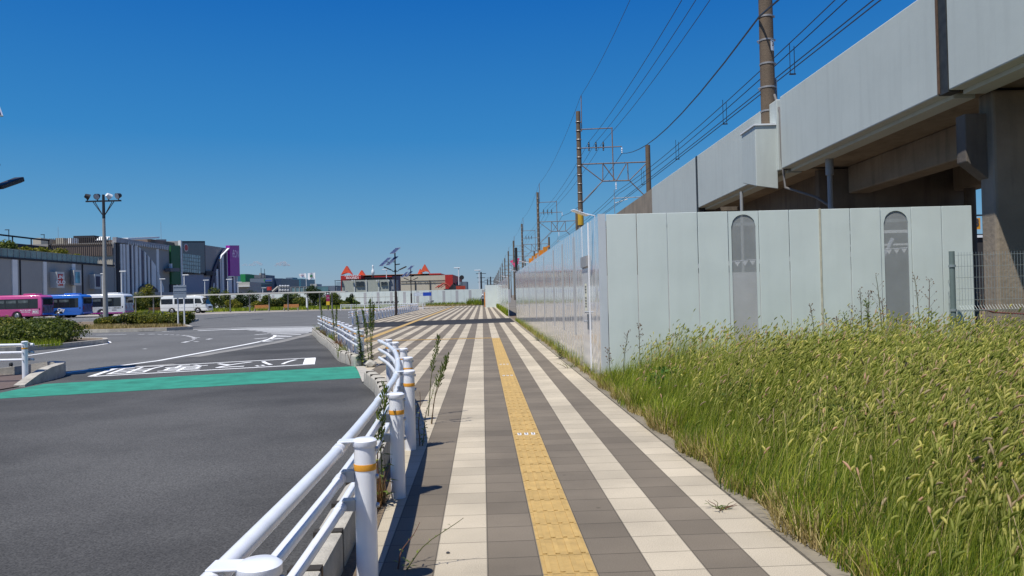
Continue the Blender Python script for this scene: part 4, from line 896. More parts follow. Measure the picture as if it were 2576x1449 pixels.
# ------------------------------------------------------------------ single weeds
WG = leafmat('weed_leaf', (0.11, 0.17, 0.03), (0.22, 0.24, 0.05), thin=0.35)
WD = mat('weed_stem', (0.10, 0.10, 0.035), rough=0.8, var=0.2); WR = mat('weed_stem_red', (0.11, 0.045, 0.025), rough=0.8, var=0.2); SEED = mat('weed_seed', (0.16, 0.105, 0.065), rough=0.9, var=0.3, island=0.3)
def weed(loc, h, label, stems=1, spread=0.1, leaf=0.07, seedy=False, dry=False, seed=0, lean=(0.0, 0.0), group='tall weeds', leafy=1.0, airy=False):
    g = random.Random(seed); e = empty('weed', loc, label, 'weed', group)
    LV = MB()
    for k in range(stems):
        a = g.random()*6.28; b0 = (math.cos(a)*spread*0.3, math.sin(a)*spread*0.3); hh = h*(0.75+0.25*g.random()) if k else h
        tx, ty = b0[0]+math.cos(a)*spread+lean[0], b0[1]+math.sin(a)*spread+lean[1]
        pts = [(b0[0]+(tx-b0[0])*t**1.5+0.008*math.sin(t*9+k), b0[1]+(ty-b0[1])*t**1.5, hh*t) for t in (0, .15, .3, .45, .6, .75, .9, 1)]
        r0 = 0.004+0.004*h
        MB().tube(pts, [r0*(1-0.7*i/7) for i in range(8)], 6).build('stem', SEED if dry else (WR if k % 2 else WD), e, smooth=True)
        n = int(hh/0.022*leafy)
        for i in range(n):
            t = 0.04+0.93*i/n; 
            j = min(int(t*7), 6); f_ = t*7-j; x, y, z = [pts[j][q]*(1-f_)+pts[j+1][q]*f_ for q in range(3)]
            w = i*2.4+g.random(); L = leaf*(1.1-0.75*t)*(0.6+0.6*g.random())*(0.25 if dry else 1)
            if airy and t > 0.5:
                for _ in range(4):
                    w2 = g.random()*6.28; r2 = 0.02+0.05*(1.15-t)*g.random(); q = (x+math.cos(w2)*r2, y+math.sin(w2)*r2, z+0.03+0.05*g.random()); s = 0.0045
                    LV.add([(x, y, z), (q[0]-s, q[1], q[2]), (q[0], q[1]-s, q[2]+0.014), (q[0]+s, q[1]+s, q[2])], [(0, 1, 2), (0, 2, 3)])
                continue
            dx, dy = math.cos(w), math.sin(w); up_ = 0.5 if t < 0.8 else 1.0; wd = L*0.13
            p1 = (x+dx*L*0.5, y+dy*L*0.5, z+L*up_*0.45); p2 = (x+dx*L, y+dy*L, z+L*up_*0.3)
            LV.add([(x, y, z), (p1[0]-dy*wd, p1[1]+dx*wd, p1[2]), p2, (p1[0]+dy*wd, p1[1]-dx*wd, p1[2])], [(0, 1, 2, 3)])
        if seedy:
            SV = MB()
            for i in range(int(26*leafy)+8):
                t = 0.55+0.45*g.random(); j = min(int(t*7), 6); f_ = t*7-j; x, y, z = [pts[j][q]*(1-f_)+pts[j+1][q]*f_ for q in range(3)]
                w = g.random()*6.28; L = 0.03+0.11*(1.05-t)*h*g.random()*1.6; c = (x+math.cos(w)*L, y+math.sin(w)*L, z+L*1.1)
                SV.cyl((x, y, z), c, 0.0014, n=3, cap=False); s = 0.006+0.005*g.random(); SV.lathe((c[0], c[1], c[2]), [(s*0.4, -s), (s, 0), (s*0.3, s*1.2)], 5)
            SV.build('seed_head', SEED, e)
    if LV.v: LV.build('foliage', SEED if dry else WG, e)
    return e
k = 0
weed((-1.02, 5.72, 0.0), 0.86, 'leafy green weed climbing in front of the second near post', 2, 0.05, 0.13, seed=1, leafy=0.9, airy=True)
weed((-1.0, 5.68, 0.0), 0.35, 'dry reddish weed tuft at the base of the second near post', 3, 0.06, 0.08, seed=31, dry=True)
weed((-0.98, 7.95, 0.0), 0.62, 'slender weed leaning on the pavement side of the third near post', 2, 0.06, 0.09, seed=2, lean=(0.08, 0))
weed((-1.12, 9.9, 0.0), 1.02, 'tall spindly weed just right of the curved rail', 1, 0.05, 0.03, seed=3, lean=(0.16, 0), airy=True)
weed((-1.02, 9.3, 0.0), 0.8, 'spindly weed with buds beside the curved rail', 2, 0.09, 0.03, seed=4, lean=(0.2, 0), airy=True)
weed((-3.42, 17.55, 0), 1.62, 'tallest leafy horseweed at the near end of the kerb rail', 4, 0.16, 0.17, seed=5, leafy=1.5)
weed((-3.25, 17.5, 0), 1.5, 'dense upright horseweed with pale tips beside the tallest one', 3, 0.12, 0.15, seed=6, leafy=1.5, airy=True)
weed((-3.75, 17.9, 0), 0.7, 'reddish low weed behind the kerb end', 3, 0.2, 0.1, seed=7, dry=True)
weed((-5.6, 24.3, 0), 1.3, 'pale feathery weed in the middle of the kerb rail', 2, 0.1, 0.12, seed=8, airy=True, leafy=1.2)
weed((-6.6, 27.2, 0), 1.05, 'narrow green weed rising beside the kerb rail', 2, 0.06, 0.12, seed=9, leafy=1.5)
weed((-7.1, 28.8, 0), 1.55, 'thin pale weed at the far part of the kerb rail', 1, 0.05, 0.12, seed=10, airy=True)
weed((-8.3, 33.2, 0), 0.45, 'low bright green weed at the far end of the kerb rail', 6, 0.3, 0.2, seed=11, leafy=1.5)
weed((-4.6, 20.6, 0), 0.62, 'brownish weed behind the kerb blocks', 3, 0.2, 0.1, seed=12, dry=True)
weed((-0.95, 3.2, -0.02), 0.33, 'dry red-brown weed clump between the kerb and the nearest post', 9, 0.16, 0.12, seed=13, dry=True)
weed((-0.92, 2.75, -0.02), 0.3, 'dry brown weed clump below the lowest rail in the foreground', 9, 0.16, 0.14, seed=14)
weed((-0.66, 4.35, 0.0), 0.26, 'small sprig leaning over the shadow beside the nearest post', 2, 0.1, 0.05, seed=15, lean=(0.22, 0.1))
weed((*G(1410, 903)[:2], 0), 0.42, 'dark leafy weed pair at the foot of the glossy fence', 3, 0.07, 0.16, seed=16, leafy=1.8)
weed((*G(1352, 858)[:2], 0), 0.32, 'small leafy weed at the foot of the glossy fence, farther back', 3, 0.1, 0.12, seed=17, leafy=1.6)
weed((*G(1432, 925)[:2], 0), 0.16, 'sprawling low weed on the pavement edge below the leafy pair', 8, 0.28, 0.1, seed=18)
weed((*G(1812, 1282)[:2], 0), 0.05, 'tiny grass tuft growing in a pavement joint', 8, 0.09, 0.07, seed=19)
for i, (x, y, Y, h, dry, lb) in enumerate(((2230, 712, 12.6, 1.72, 0, 'tallest dead weed with white fluff against the right arched window'), (2326, 712, 12.7, 1.70, 0, 'tall dead weed against the last fence panels'), (2170, 760, 12.3, 1.5, 0, 'wiry dead weed left of the right arched window'), (2120, 800, 12.2, 1.2, 0, 'wiry dead weed below the fence joint'), (2062, 770, 12.4, 1.25, 0, 'thin weed with a white flower head below the fence joint'), (1610, 845, 12.6, 0.98, 0, 'thin seeded weed on the third fence panel from the corner'), (1556, 845, 12.4, 0.9, 0, 'thin seeded weed on the second fence panel from the corner'), (1540, 905, 12.2, 0.62, 0, 'dark dock weed at the fence corner'), (2480, 740, 13.5, 1.35, 1, 'dry weed in front of the mesh fence and column'))):
    X = DY(x, 740, Y)[0]; weed((X, Y, 0), h, lb, 2 if i < 4 else 1, 0.12, 0.05, seedy=True, seed=40+i, leafy=0.6, group='dead weed stalks')
weed((DY(2195, 800, 12.0)[0], 12.0, 0), 1.35, 'leafy green weed standing out of the grass before the right arched window', 2, 0.08, 0.20, seed=61, leafy=1.6)
weed((DY(2325, 800, 12.2)[0], 12.2, 0), 1.12, 'leafy green weed below the last fence panels', 2, 0.08, 0.20, seed=62, leafy=1.6)
weed((DY(2140, 800, 12.0)[0], 12.0, 0), 1.15, 'broad leafy weed before the panel right of the joint', 2, 0.08, 0.22, seed=63, leafy=1.6)

# ------------------------------------------------------------------ wire mesh fence at the right
xm = DY(2397, 740, 13.05)[0]
me_ = empty('wire_mesh_fence', (xm, 13.05, 0), 'green-grey welded wire mesh fence with a round post at the right edge', 'mesh fence')
MGR = mat('galvanised_wire', (0.30, 0.34, 0.34), rough=0.45, var=0.15, metal=0.4); MPO = mat('green_grey_post', (0.14, 0.18, 0.17), rough=0.5, var=0.15)
HM = DY(2397, 632, 13.05)[2]
MB().cyl((0, 0, 0), (0, 0, HM), 0.045, n=14).build('post', MPO, me_, smooth=True)
for z in (HM-0.25, HM-1.0): MB().cyl((0, 0, z-0.02), (0, 0, z+0.02), 0.056, n=14).build('clamp', MGR, me_)
mb = MB(); W_ = 2.0
n = int(W_/0.05)
mb = MB()
for i in range(n+1): x = 0.10+i*0.05; mb.tube([(x, -0.02, 0.0), (x, -0.02, HM-1.08), (x, -0.10, HM-1.0), (x, -0.02, HM-0.92), (x, -0.02, HM-0.02)], 0.0027, 4)
zz = HM-0.07
while zz > 0.2: mb.cyl((0.05, -0.02, zz), (0.1+W_, -0.02, zz), 0.0032, n=5); zz -= 0.19
mb.cyl((0.05, -0.10, HM-1.0), (0.1+W_, -0.10, HM-1.0), 0.005, n=5)
mb.build('mesh_panel', MGR, me_)
mb = MB()                                             # return panel running back, seen as crossed wires
for i in range(14): y = 0.1+i*0.05; mb.tube([(0.05+0.02*i, y*1.2, 0.0), (0.05+0.02*i, y*1.2, HM-0.7)], 0.0027, 4)
for i in range(8): mb.cyl((0.05, 0.1, 0.2+i*0.2), (0.33, 0.9, 0.2+i*0.2), 0.0032, n=5)
mb.build('mesh_return', MGR, me_)
o = MB().tube([DY(2448, 770, 13.8), DY(2500, 786, 13.9), DY(2576, 790, 14.0), DY(2660, 792, 14.0)], 0.014, 6).build('handrail_pipe', mat('rusty_red', (0.16, 0.04, 0.035), rough=0.8), None); tag(o, 'dark red pipe rail behind the wire mesh', 'pipe')
# things beyond the railway seen in the gap between fence and column
o = MB().bx(22, 60, 44, 44.5, 0, 4.15).build('retaining_wall', mat('shadow_wall', (0.03, 0.028, 0.028), rough=0.9, var=0.2)); o2 = MB().bx(21.9, 60, 43.9, 44.6, 4.16, 4.3).build('coping', MATS['white_cap'], o); tag(o, 'wall coloured dark for shade, with a pale coping, beyond the railway, seen in the gap by the column', 'wall')  # near-black base colour stands in for the shade on this structure
sg = empty('catenary_sign', DY(2452, 563, 30)[:2]+(0,), 'orange sign with a black number hung in the gap right of the panel fence', 'sign')
zc = DY(2455, 564, 30)[2]; MB().bx(-0.42, 0.22, 0, 0.02, zc-0.2, zc+0.24).build('board', mat('sign_orange', (0.75, 0.33, 0.02), rough=0.5), sg)
add_text('number', '23', 0.42, ink, sg, lambda x, y, z: (x-0.03, -0.012, zc+0.05+y), bold=0.012)
MB().bx(-3, 4, 0.03, 0.09, zc+0.32, zc+0.38).build('beam', DARK, sg); MB().bx(-3, 4, 0.03, 0.07, zc-0.42, zc-0.38).build('lower_beam', DARK, sg)
mb = MB(); mb.cyl((0.9, 0.05, zc+0.36), (1.05, 0.05, zc+1.9), 0.05, n=6); mb.cyl((1.25, 0.05, zc+0.36), (1.05, 0.05, zc+1.9), 0.05, n=6); mb.cyl((0.9, 0.05, zc+0.3), (1.1, 0.05, zc-0.4), 0.035, n=6); mb.cyl((1.35, 0.05, zc+0.3), (1.1, 0.05, zc-0.4), 0.035, n=6); mb.cyl((1.3, 0.05, zc+0.3), (2.2, 0.05, zc-0.15), 0.045, n=6); mb.build('truss', MATS['white_cap'], sg)
MB().cyl((3.4, 0.05, 0), (3.4, 0.05, zc+2), 0.12, n=8).build('mast', POLE, sg)
MB().cyl((-2.8, 0.05, 0), (-2.8, 0.05, zc+1), 0.12, n=8).build('mast', POLE, sg)
# bunting behind the arched windows
bt = empty('bunting', (3.2, 15.2, 0), 'string of small white pennants hanging behind the arched mesh windows', 'bunting')
mb = MB(); i = 0; xx = 0
while xx < 4.6:
    z = 2.02+0.055*xx
    mb.add([(xx, 0, z), (xx+0.13, 0, z+0.007), (xx+0.065, 0.0, z-0.10), (xx, 0.004, z), (xx+0.13, 0.004, z+0.007), (xx+0.065, 0.004, z-0.10)], [(0, 1, 2), (5, 4, 3), (0, 3, 4, 1), (1, 4, 5, 2), (2, 5, 3, 0)]); xx += 0.15
mb.build('pennants', mat('pennant_white', (0.8, 0.8, 0.8), rough=0.7), bt); MB().cyl((-0.1, 0, 2.02), (4.7, 0, 2.28), 0.006, n=5).build('cord', W_PAINT, bt)
o = MB().bx(2.0, 7.6, 16.6, 16.7, 0, 1.9).build('site_screen', mat('dusty_grey_sheet', (0.55, 0.55, 0.54), rough=0.8, var=0.3, scale=1.2)); tag(o, 'grey sheeting behind the panel fence, seen through the arched windows', 'screen')

# ================================================================== SHOPPING BUILDING (long facade running away from the camera at X = -86)
XM = -86.0
KM = (440, 920, 5.152); KL = (0, 900, 5.3667)
def MP(x, y, k, X=XM): p = DX(*s_(x, y, *k), X); return (p[1], p[2])
MG = mat('facade_grey', (0.31, 0.30, 0.28), rough=0.8, var=0.08, scale=0.1, streak=0.1)
ML = mat('facade_light', (0.74, 0.73, 0.70), rough=0.75, var=0.08, scale=0.3)
MN = mat('facade_navy', (0.035, 0.03, 0.065), rough=0.6, var=0.2, scale=0.3); MV = mat('facade_violet', (0.12, 0.11, 0.14), rough=0.6, var=0.2)
MDK = mat('facade_dark', (0.02, 0.02, 0.025), rough=0.7)
mall = empty('shopping_mall', (XM, 165, 0), 'long grey shopping building with striped facade, green panel and magenta sign', 'building')
def loc(mb): mb.v = [(v[0]-XM, v[1]-165, v[2]) for v in mb.v]; return mb
def slab(x0, y0, x1, y1, k, t, m, name, par=mall, t0=0.0, flat=False, toground=False):
    a = MP(x0, y0, k); b_ = MP(x1, y0, k); c = MP(x0, y1, k); d = MP(x1, y1, k)
    zt0, zt1, zb0, zb1 = a[1], b_[1], c[1], d[1]
    if flat: zt0 = zt1 = (zt0+zt1)/2; zb0 = zb1 = (zb0+zb1)/2
    if toground: zb0 = zb1 = 0
    mb = MB().prism([(a[0], zb0), (b_[0], zb1), (b_[0], zt1), (a[0], zt0)], 'x', XM+t0, XM+t0+t); return loc(mb).build(name, m, par)
YW = 166.5
loc(MB().bx(XM-8, XM, 100, YW, 0, 10.0)).build('low_wall', MG, mall)
loc(MB().bx(XM-14, XM+0.15, 100, YW, 9.8, 10.15)).build('terrace_edge', MDK, mall)
for a, b_, m_ in ((29, 42, ML), (107, 115.5, ML), (180, 188, ML), (256, 262, ML), (49, 50.5, MDK), (206, 207.5, MDK)):
    ya = DX(a, 700, XM)[1]; yb = DX(b_, 700, XM)[1]; loc(MB().bx(XM+0.01, XM+0.2, ya, yb, 0, 9.75)).build('pilaster' if m_ is ML else 'downpipe', m_, mall)
# glass balustrade and planting on the terrace
loc(MB().bx(XM-0.1, XM-0.04, 100, 160, 10.15, 11.5)).build('balustrade', mat('green_glass', (0.16, 0.22, 0.21), rough=0.15, var=0.35, scale=0.5), mall)
mb = MB()
for i in range(40): mb.bx(XM-0.03, XM+0.03, 101+i*1.6, 101.06+i*1.6, 10.15, 11.55)
mb.bx(XM-0.03, XM+0.03, 100, 165, 11.5, 11.57); loc(mb).build('balustrade_rail', mat('grey_rail', (0.3, 0.32, 0.32), rough=0.5), mall)
# upper parking deck
BR = mat('deck_brown', (0.20, 0.15, 0.125), rough=0.8, var=0.12, scale=0.5); CRM = mat('deck_cream', (0.42, 0.38, 0.30), rough=0.8, var=0.08)
dk = loc(MB().bx(-110, XM-0.3, YW, YW+40, 0, 12.4)).build('parking_deck', CRM, mall)
loc(MB().bx(-99.8, XM-0.25, YW-0.3, YW-0.02, 12.2, 14.5)).build('deck_parapet', BR, mall)
loc(MB().bx(-130, -99.8, 100, YW+40, 0, 14.4)).build('parking_deck', mat('deck_brown_shaded', (0.10, 0.075, 0.065), rough=0.85, var=0.2), mall)  # deck brown at half strength: shade of the wall facing away from the sun
mb = MB(); x = -99.6
while x < XM-0.4: mb.bx(x, x+0.12, YW-0.42, YW-0.3, 12.3, 16.2); x += 0.42
mb.bx(-99.7, XM-0.3, YW-0.42, YW-0.3, 14.5, 14.8); loc(mb).build('slat_screen', mat('slat_brown', (0.11, 0.085, 0.07), rough=0.8), mall)
mb = MB()
for i in range(9): y = 118+i*6; mb.bx(-99.9, -99.75, y, y+0.2, 14.4, 15.7)
mb.bx(-99.95, -99.7, 110, YW, 15.6, 15.9); loc(mb).build('deck_railing', MDK, mall)
for x0, x1, yf, zt, mm in ((690, 865, 172, 4.2, CRM), (1170, 1340, 176, 4.0, CRM), (1440, 1500, 176, 3.0, ML)):
    p = DY(*s_(x0, 300, *KL), yf); q = DY(*s_(x1, 300, *KL), yf); zz = DY(*s_(x0, 200, *KL), yf)[2]
    b = loc(MB().bx(p[0], q[0], yf, yf+(12 if mm is CRM else 3), 12.3, zz)).build('stair_house', mm, mall)
p = DY(*s_(1550, 155, *KL), 180); q = DY(*s_(1990, 155, *KL), 180)
loc(MB().bx(p[0], q[0], 180, 186, p[2]-0.5, p[2])).build('canopy_roof', MDK, mall); loc(MB().bx(p[0]+0.5, q[0]-0.5, 181, 186, 14, p[2]-0.52)).build('canopy_wall', MDK, mall)
mb = MB(); 
for x0 in (2020, 2115):
    p = DY(*s_(x0, 245, *KL), 175); w_ = 1.35; mb.add([(p[0], 175, p[2]), (p[0]+w_, 175, p[2]), (p[0]+w_+0.4, 176, p[2]+0.85), (p[0]+0.4, 176, p[2]+0.85), (p[0], 175.1, p[2]-0.1), (p[0]+w_, 175.1, p[2]-0.1), (p[0]+w_+0.4, 176.1, p[2]+0.75), (p[0]+0.4, 176.1, p[2]+0.75)], [(0, 1, 2, 3), (7, 6, 5, 4), (0, 4, 5, 1), (1, 5, 6, 2), (2, 6, 7, 3), (3, 7, 4, 0)])
loc(mb).build('roof_panels', MATS['white_cap'], mall)
loc(MB().bx(-99, XM-1, 186, 200, 12.3, 17.2)).build('plant_room', BR, mall)
# poster boxes
RED = mat('poster_red', (0.42, 0.015, 0.02), rough=0.5); BOXM = mat('box_pale', (0.52, 0.53, 0.52), rough=0.7, var=0.06)
def poster(x0, x1, xe, y0, y1, px0, px1, py0, py1, m, nm):
    a = MP(x0, y0, KL); c = MP(x1, y1, KL); ztop_, zbt = a[1]*0.5+MP(x1, y0, KL)[1]*0.5, MP(x1, y1, KL)[1]
    T_ = 1.4; ye = MP(xe, y0, KL, XM+T_)[0]+1.0; c = MP(x1, y1, KL, XM+T_)
    ya = a[0]; yb = c[0]; d_ = T_; zbt = MP(x1, y1, KL, XM+T_)[1]; ztop_ = MP(x1, y0, KL, XM+T_)[1]
    b = loc(MB().add([(XM, ya, zbt), (XM+d_, ye-1.0, zbt), (XM+d_, yb, zbt), (XM, yb, zbt), (XM, ya, ztop_), (XM+d_, ye-1.0, ztop_), (XM+d_, yb, ztop_), (XM, yb, ztop_)], [(3, 2, 1, 0), (4, 5, 6, 7), (0, 1, 5, 4), (1, 2, 6, 5), (2, 3, 7, 6), (3, 0, 4, 7)])).build('poster_box', BOXM, mall)
    h0, h1 = zbt+(ztop_-zbt)*0.14, zbt+(ztop_-zbt)*0.86; y0_, y1_ = ye-1+(yb-ye+1)*0.16, ye-1+(yb-ye+1)*0.8
    loc(MB().bx(XM+d_+0.01, XM+d_+0.06, y0_, y1_, h0, h1)).build('poster', m, b)
    return b, (y0_+y1_)/2, (y1_-y0_), h0, h1, XM+d_
b, yc, wy, h0, h1, xf = poster(1055, 1365, 1195, 920, 1255, 1205, 1325, 965, 1215, RED, 'red')
for t_, zz in (('UNI', h0+(h1-h0)*0.72), ('QLO', h0+(h1-h0)*0.28)):
    add_text('poster_letters', t_, (h1-h0)*0.42, mat('letter_white', (0.8, 0.8, 0.8), rough=0.5), b, lambda x, y, z, zz=zz: (xf+0.08-XM, yc+x-165, zz+y), bold=0.03, sx=1.5)
b2, yc2, wy2, g0, g1, xf2 = poster(1490, 1720, 1560, 880, 1200, 0, 0, 0, 0, mat('poster_aqua', (0.12, 0.33, 0.42), rough=0.5, var=0.6, scale=0.6), 'aqua')
b3, yc3, wy3, g30, g31, xf3 = poster(1885, 2140, 2000, 970, 1275, 0, 0, 0, 0, MN, 'dark')
add_text('poster_letters', 'ZARA', 0.8, MATS['letter_white'], b3, lambda x, y, z: (xf3+0.08-XM, yc3+x-165, (g30+g31)/2+y), sx=1.1) if False else None
# tall striped part
ZT = MP(1340, 150, KM)[1]
ymax = MP(2510, 300, KM)[0]
base = [(YW+0.2, 0), (ymax-8, 0), (ymax-8, MP(2300, 290, KM)[1]), (MP(1345, 150, KM)[0], MP(1345, 150, KM)[1]), (MP(1345, 150, KM)[0], MP(1130, 335, KM)[1]), (MP(500, 240, KM)[0], MP(500, 230, KM)[1]), (YW+0.2, MP(150, 190, KM)[1])]
loc(MB().prism(base, 'x', XM-30, XM)).build('main_wall', MG, mall)
slab(80, 190, 140, 1230, KM, 0.2, MDK, 'dark_edge', toground=True)
# roof band with louvres
pts = [MP(x, y, KM) for x, y in ((60, 70), (350, 120), (1140, 235), (1130, 335), (500, 235), (150, 185), (60, 180))]
loc(MB().prism(pts, 'x', XM-0.5, XM+0.35)).build('roof_band', mat('roof_band', (0.33, 0.33, 0.34), rough=0.7, var=0.25, scale=1.2), mall)
mb = MB()
for i in range(18):
    x = 300+i*46; a = MP(x, 165+0.13*(x-300), KM); c = MP(x+8, 230+0.13*(x-300), KM); mb.bx(XM+0.35, XM+0.5, a[0], c[0], c[1], a[1])
loc(mb).build('louvre_posts', ML, mall)
a = MP(330, 120, KM); c = MP(970, 95, KM); loc(MB().add([(XM-2, a[0], a[1]), (XM, a[0], a[1]), (XM, c[0], c[1]), (XM-2, c[0], c[1]), (XM-2, a[0], a[1]+0.4), (XM, a[0], a[1]+0.4), (XM, c[0], c[1]+0.4), (XM-2, c[0], c[1]+0.4)], [(0, 1, 2, 3), (7, 6, 5, 4), (0, 4, 5, 1), (1, 5, 6, 2), (2, 6, 7, 3), (3, 7, 4, 0)])).build('roof_beam', MATS['white_cap'], mall)
slab(1120, 110, 1320, 240, KM, 0.3, mat('louvre_grey', (0.28, 0.28, 0.27), rough=0.7, var=0.3, scale=1.0), 'louvre_block', t0=-3)
def ycurve(x):
    P = [(0, 190), (480, 240), (560, 300), (640, 360), (740, 480), (800, 560), (860, 640), (900, 740), (950, 850), (1000, 1000), (1045, 1150)]
    for (a, ya), (b_, yb) in zip(P, P[1:]):
        if a <= x <= b_: return ya+(yb-ya)*(x-a)/(b_-a)
    return 1150
cols = [(145, ML), (180, MN), (200, ML), (242, MV), (270, ML), (320, MN), (375, ML), (403, MV), (445, ML), (495, MN), (525, ML), (560, MV), (635, ML), (668, MN), (708, ML), (742, MN), (778, ML), (870, MV), (915, ML), (958, MN), (985, ML), (1030, None)]
for (xa, m_), (xb, _) in zip(cols, cols[1:]):
    if m_ is None: continue
    n_ = max(2, int((xb-xa)/20)); top_ = [MP(xa+(xb-xa)*q/n_, ycurve(xa+(xb-xa)*q/n_), KM) for q in range(n_+1)]
    poly = [(top_[0][0], 0)]+[(top_[-1][0], 0)]+[(q[0], q[1]) for q in top_[::-1]]
    loc(MB().prism(poly, 'x', XM+0.01, XM+(0.35 if m_ is ML else 0.12))).build('facade_stripe', m_, mall)
pts = [MP(x, y, KM) for x, y in ((500, 1110), (560, 1060), (620, 1030), (670, 1022), (740, 1035), (810, 1085), (870, 1145))]
loc(MB().prism([(pts[0][0], 0)]+[(pts[-1][0], 0)]+pts[::-1], 'x', XM+0.36, XM+0.8)).build('entrance_arch', mat('arch_brown', (0.10, 0.085, 0.08), rough=0.8), mall)
slab(895, 310, 942, 1150, KM, 0.15, ML, 'pilaster', toground=True)
slab(1160, 240, 1345, 1030, KM, 0.5, mat('panel_green', (0.015, 0.11, 0.035), rough=0.6, var=0.15), 'green_panel')
slab(1165, 1030, 1345, 1150, KM, 0.3, MDK, 'entrance', toground=True)
slab(1345, 140, 1372, 1150, KM, 0.7, ML, 'pilaster', toground=True)
bb = slab(1372, 150, 1855, 815, KM, 0.5, MDK, 'billboard_frame')
slab(1385, 180, 1835, 790, KM, 0.1, mat('billboard_grey', (0.13, 0.15, 0.15), rough=0.5), 'billboard_face', par=bb, t0=0.52)
mb = MB(); PN = MB()
for i in range(8):
    for j in range(5):
        xa = 1385+i*46; sh = 6*i; y0 = 405+j*75+sh*0.9; a = MP(xa+4, y0, KM); c = MP(xa+42, y0+66, KM); PN.bx(XM+0.63, XM+0.66, a[0], c[0], c[1], a[1])
loc(PN).build('window', mat('pale_panes', (0.26, 0.34, 0.34), rough=0.15, var=0.5, scale=0.9), bb)
c_ = MP(1455, 285, KM); loc(MB().prism([(c_[0]+1.3*math.cos(t*math.pi/8), c_[1]+1.05*math.sin(t*math.pi/8)) for t in range(16)], 'x', XM+0.63, XM+0.7)).build('emblem', mat('emblem_white', (0.7, 0.6, 0.6), rough=0.5), bb)
loc(MB().prism([(c_[0]+0.95*math.cos(t*math.pi/8), c_[1]+0.8*math.sin(t*math.pi/8)) for t in range(16)], 'x', XM+0.71, XM+0.78)).build('emblem', mat('emblem_red', (0.45, 0.03, 0.03), rough=0.5), bb)
o = slab(1035, 700, 1225, 772, KM, 1.4, mat('balcony_grey', (0.12, 0.12, 0.13), rough=0.6), 'balcony', t0=0.5)
slab(1115, 610, 1140, 700, KM, 0.5, ML, 'balcony_post', t0=0.6)
c_ = MP(1655, 1045, KM); loc(MB().prism([(c_[0]+0.7*math.cos(t*math.pi/6), c_[1]+0.7*math.sin(t*math.pi/6)) for t in range(12)], 'x', XM+0.01, XM+0.1)).build('round_vent', MDK, mall)
slab(1860, 240, 1880, 1150, KM, 0.1, ML, 'pilaster', toground=True)
slab(1860, 760, 2000, 850, KM, 0.8, MDK, 'balcony')
slab(1372, 830, 1990, 1150, KM, 0.12, mat('facade_bluegrey', (0.27, 0.29, 0.35), rough=0.8, var=0.08), 'lower_wall', toground=True)
arc = [(2300, 290), (2240, 330), (2180, 400), (2120, 500), (2060, 640), (2010, 800), (1980, 950), (1960, 1150)]
arc2 = [(2320, 300), (2280, 340), (2230, 390), (2170, 450), (2140, 520), (2090, 700), (2040, 850), (2010, 1150)]
loc(MB().prism([MP(*p, KM) for p in arc]+[MP(*p, KM) for p in arc2[::-1]], 'x', XM+0.2, XM+0.6)).build('arc_recess', MN, mall)
loc(MB().prism([MP(*p, KM) for p in arc2[:5]]+[MP(p[0]-16, p[1]-6, KM) for p in arc2[:5]][::-1], 'x', XM+0.61, XM+1.2)).build('arc_rim', ML, mall)
for xa, xb, m_ in ((2012, 2050, ML), (2050, 2085, MV), (2085, 2125, ML), (2125, 2160, MN), (2160, 2180, ML), (2195, 2235, ML), (2235, 2295, MN), (2295, 2325, ML)):
    yt = {2012: 1000, 2050: 850, 2085: 720, 2125: 580, 2160: 470, 2195: 420, 2235: 390, 2295: 310}[xa]
    slab(xa, yt, xb, 1165, KM, 0.2, m_, 'facade_stripe', toground=True, t0=0.3)
loc(MB().bx(XM-6, XM+0.5, MP(2325, 300, KM)[0], ymax, 0, MP(2325, 860, KM)[1]-0.2)).build('corner_block', MG, mall)
for i, (xa, xb, m_) in enumerate(((2330, 2392, ML), (2392, 2425, MN), (2425, 2465, ML), (2465, 2485, MV), (2485, 2510, ML))): slab(xa, 870, xb, 1170, KM, 0.15, m_, 'facade_stripe', toground=True, t0=0.52)
sg = slab(2312, 240, 2508, 862, KM, 1.2, mat('magenta_sign', (0.36, 0.008, 0.33), rough=0.45), 'sign')
c_ = MP(2425, 410, KM); wy = MP(2495, 400, KM)[0]-MP(2350, 400, KM)[0]
vs, fs = text_mb('ÆON', 1.0, 0.01); lx = max(v.x for v in vs)-min(v.x for v in vs); lz = max(v.y for v in vs)-min(v.y for v in vs); mx_ = (max(v.x for v in vs)+min(v.x for v in vs))/2; mz_ = (max(v.y for v in vs)+min(v.y for v in vs))/2
mb = MB(); mb.add([(XM+1.25+v.z, c_[0]+(v.x-mx_)/lx*wy*0.95, c_[1]+(v.y-mz_)/lz*2.3) for v in vs], fs); loc(mb).build('sign_letters', mat('sign_pink', (0.85, 0.65, 0.85), rough=0.5), sg)
# low wall in front
o = empty('boundary_wall', (-72, 150, 0), 'low pale wall running in front of the striped shopping building', 'wall')
MB().bx(-4, -3.5, 5, 130, 0, 4.0).build('wall_face', mat('boundary_grey', (0.30, 0.30, 0.30), rough=0.85, var=0.1, scale=0.3), o)

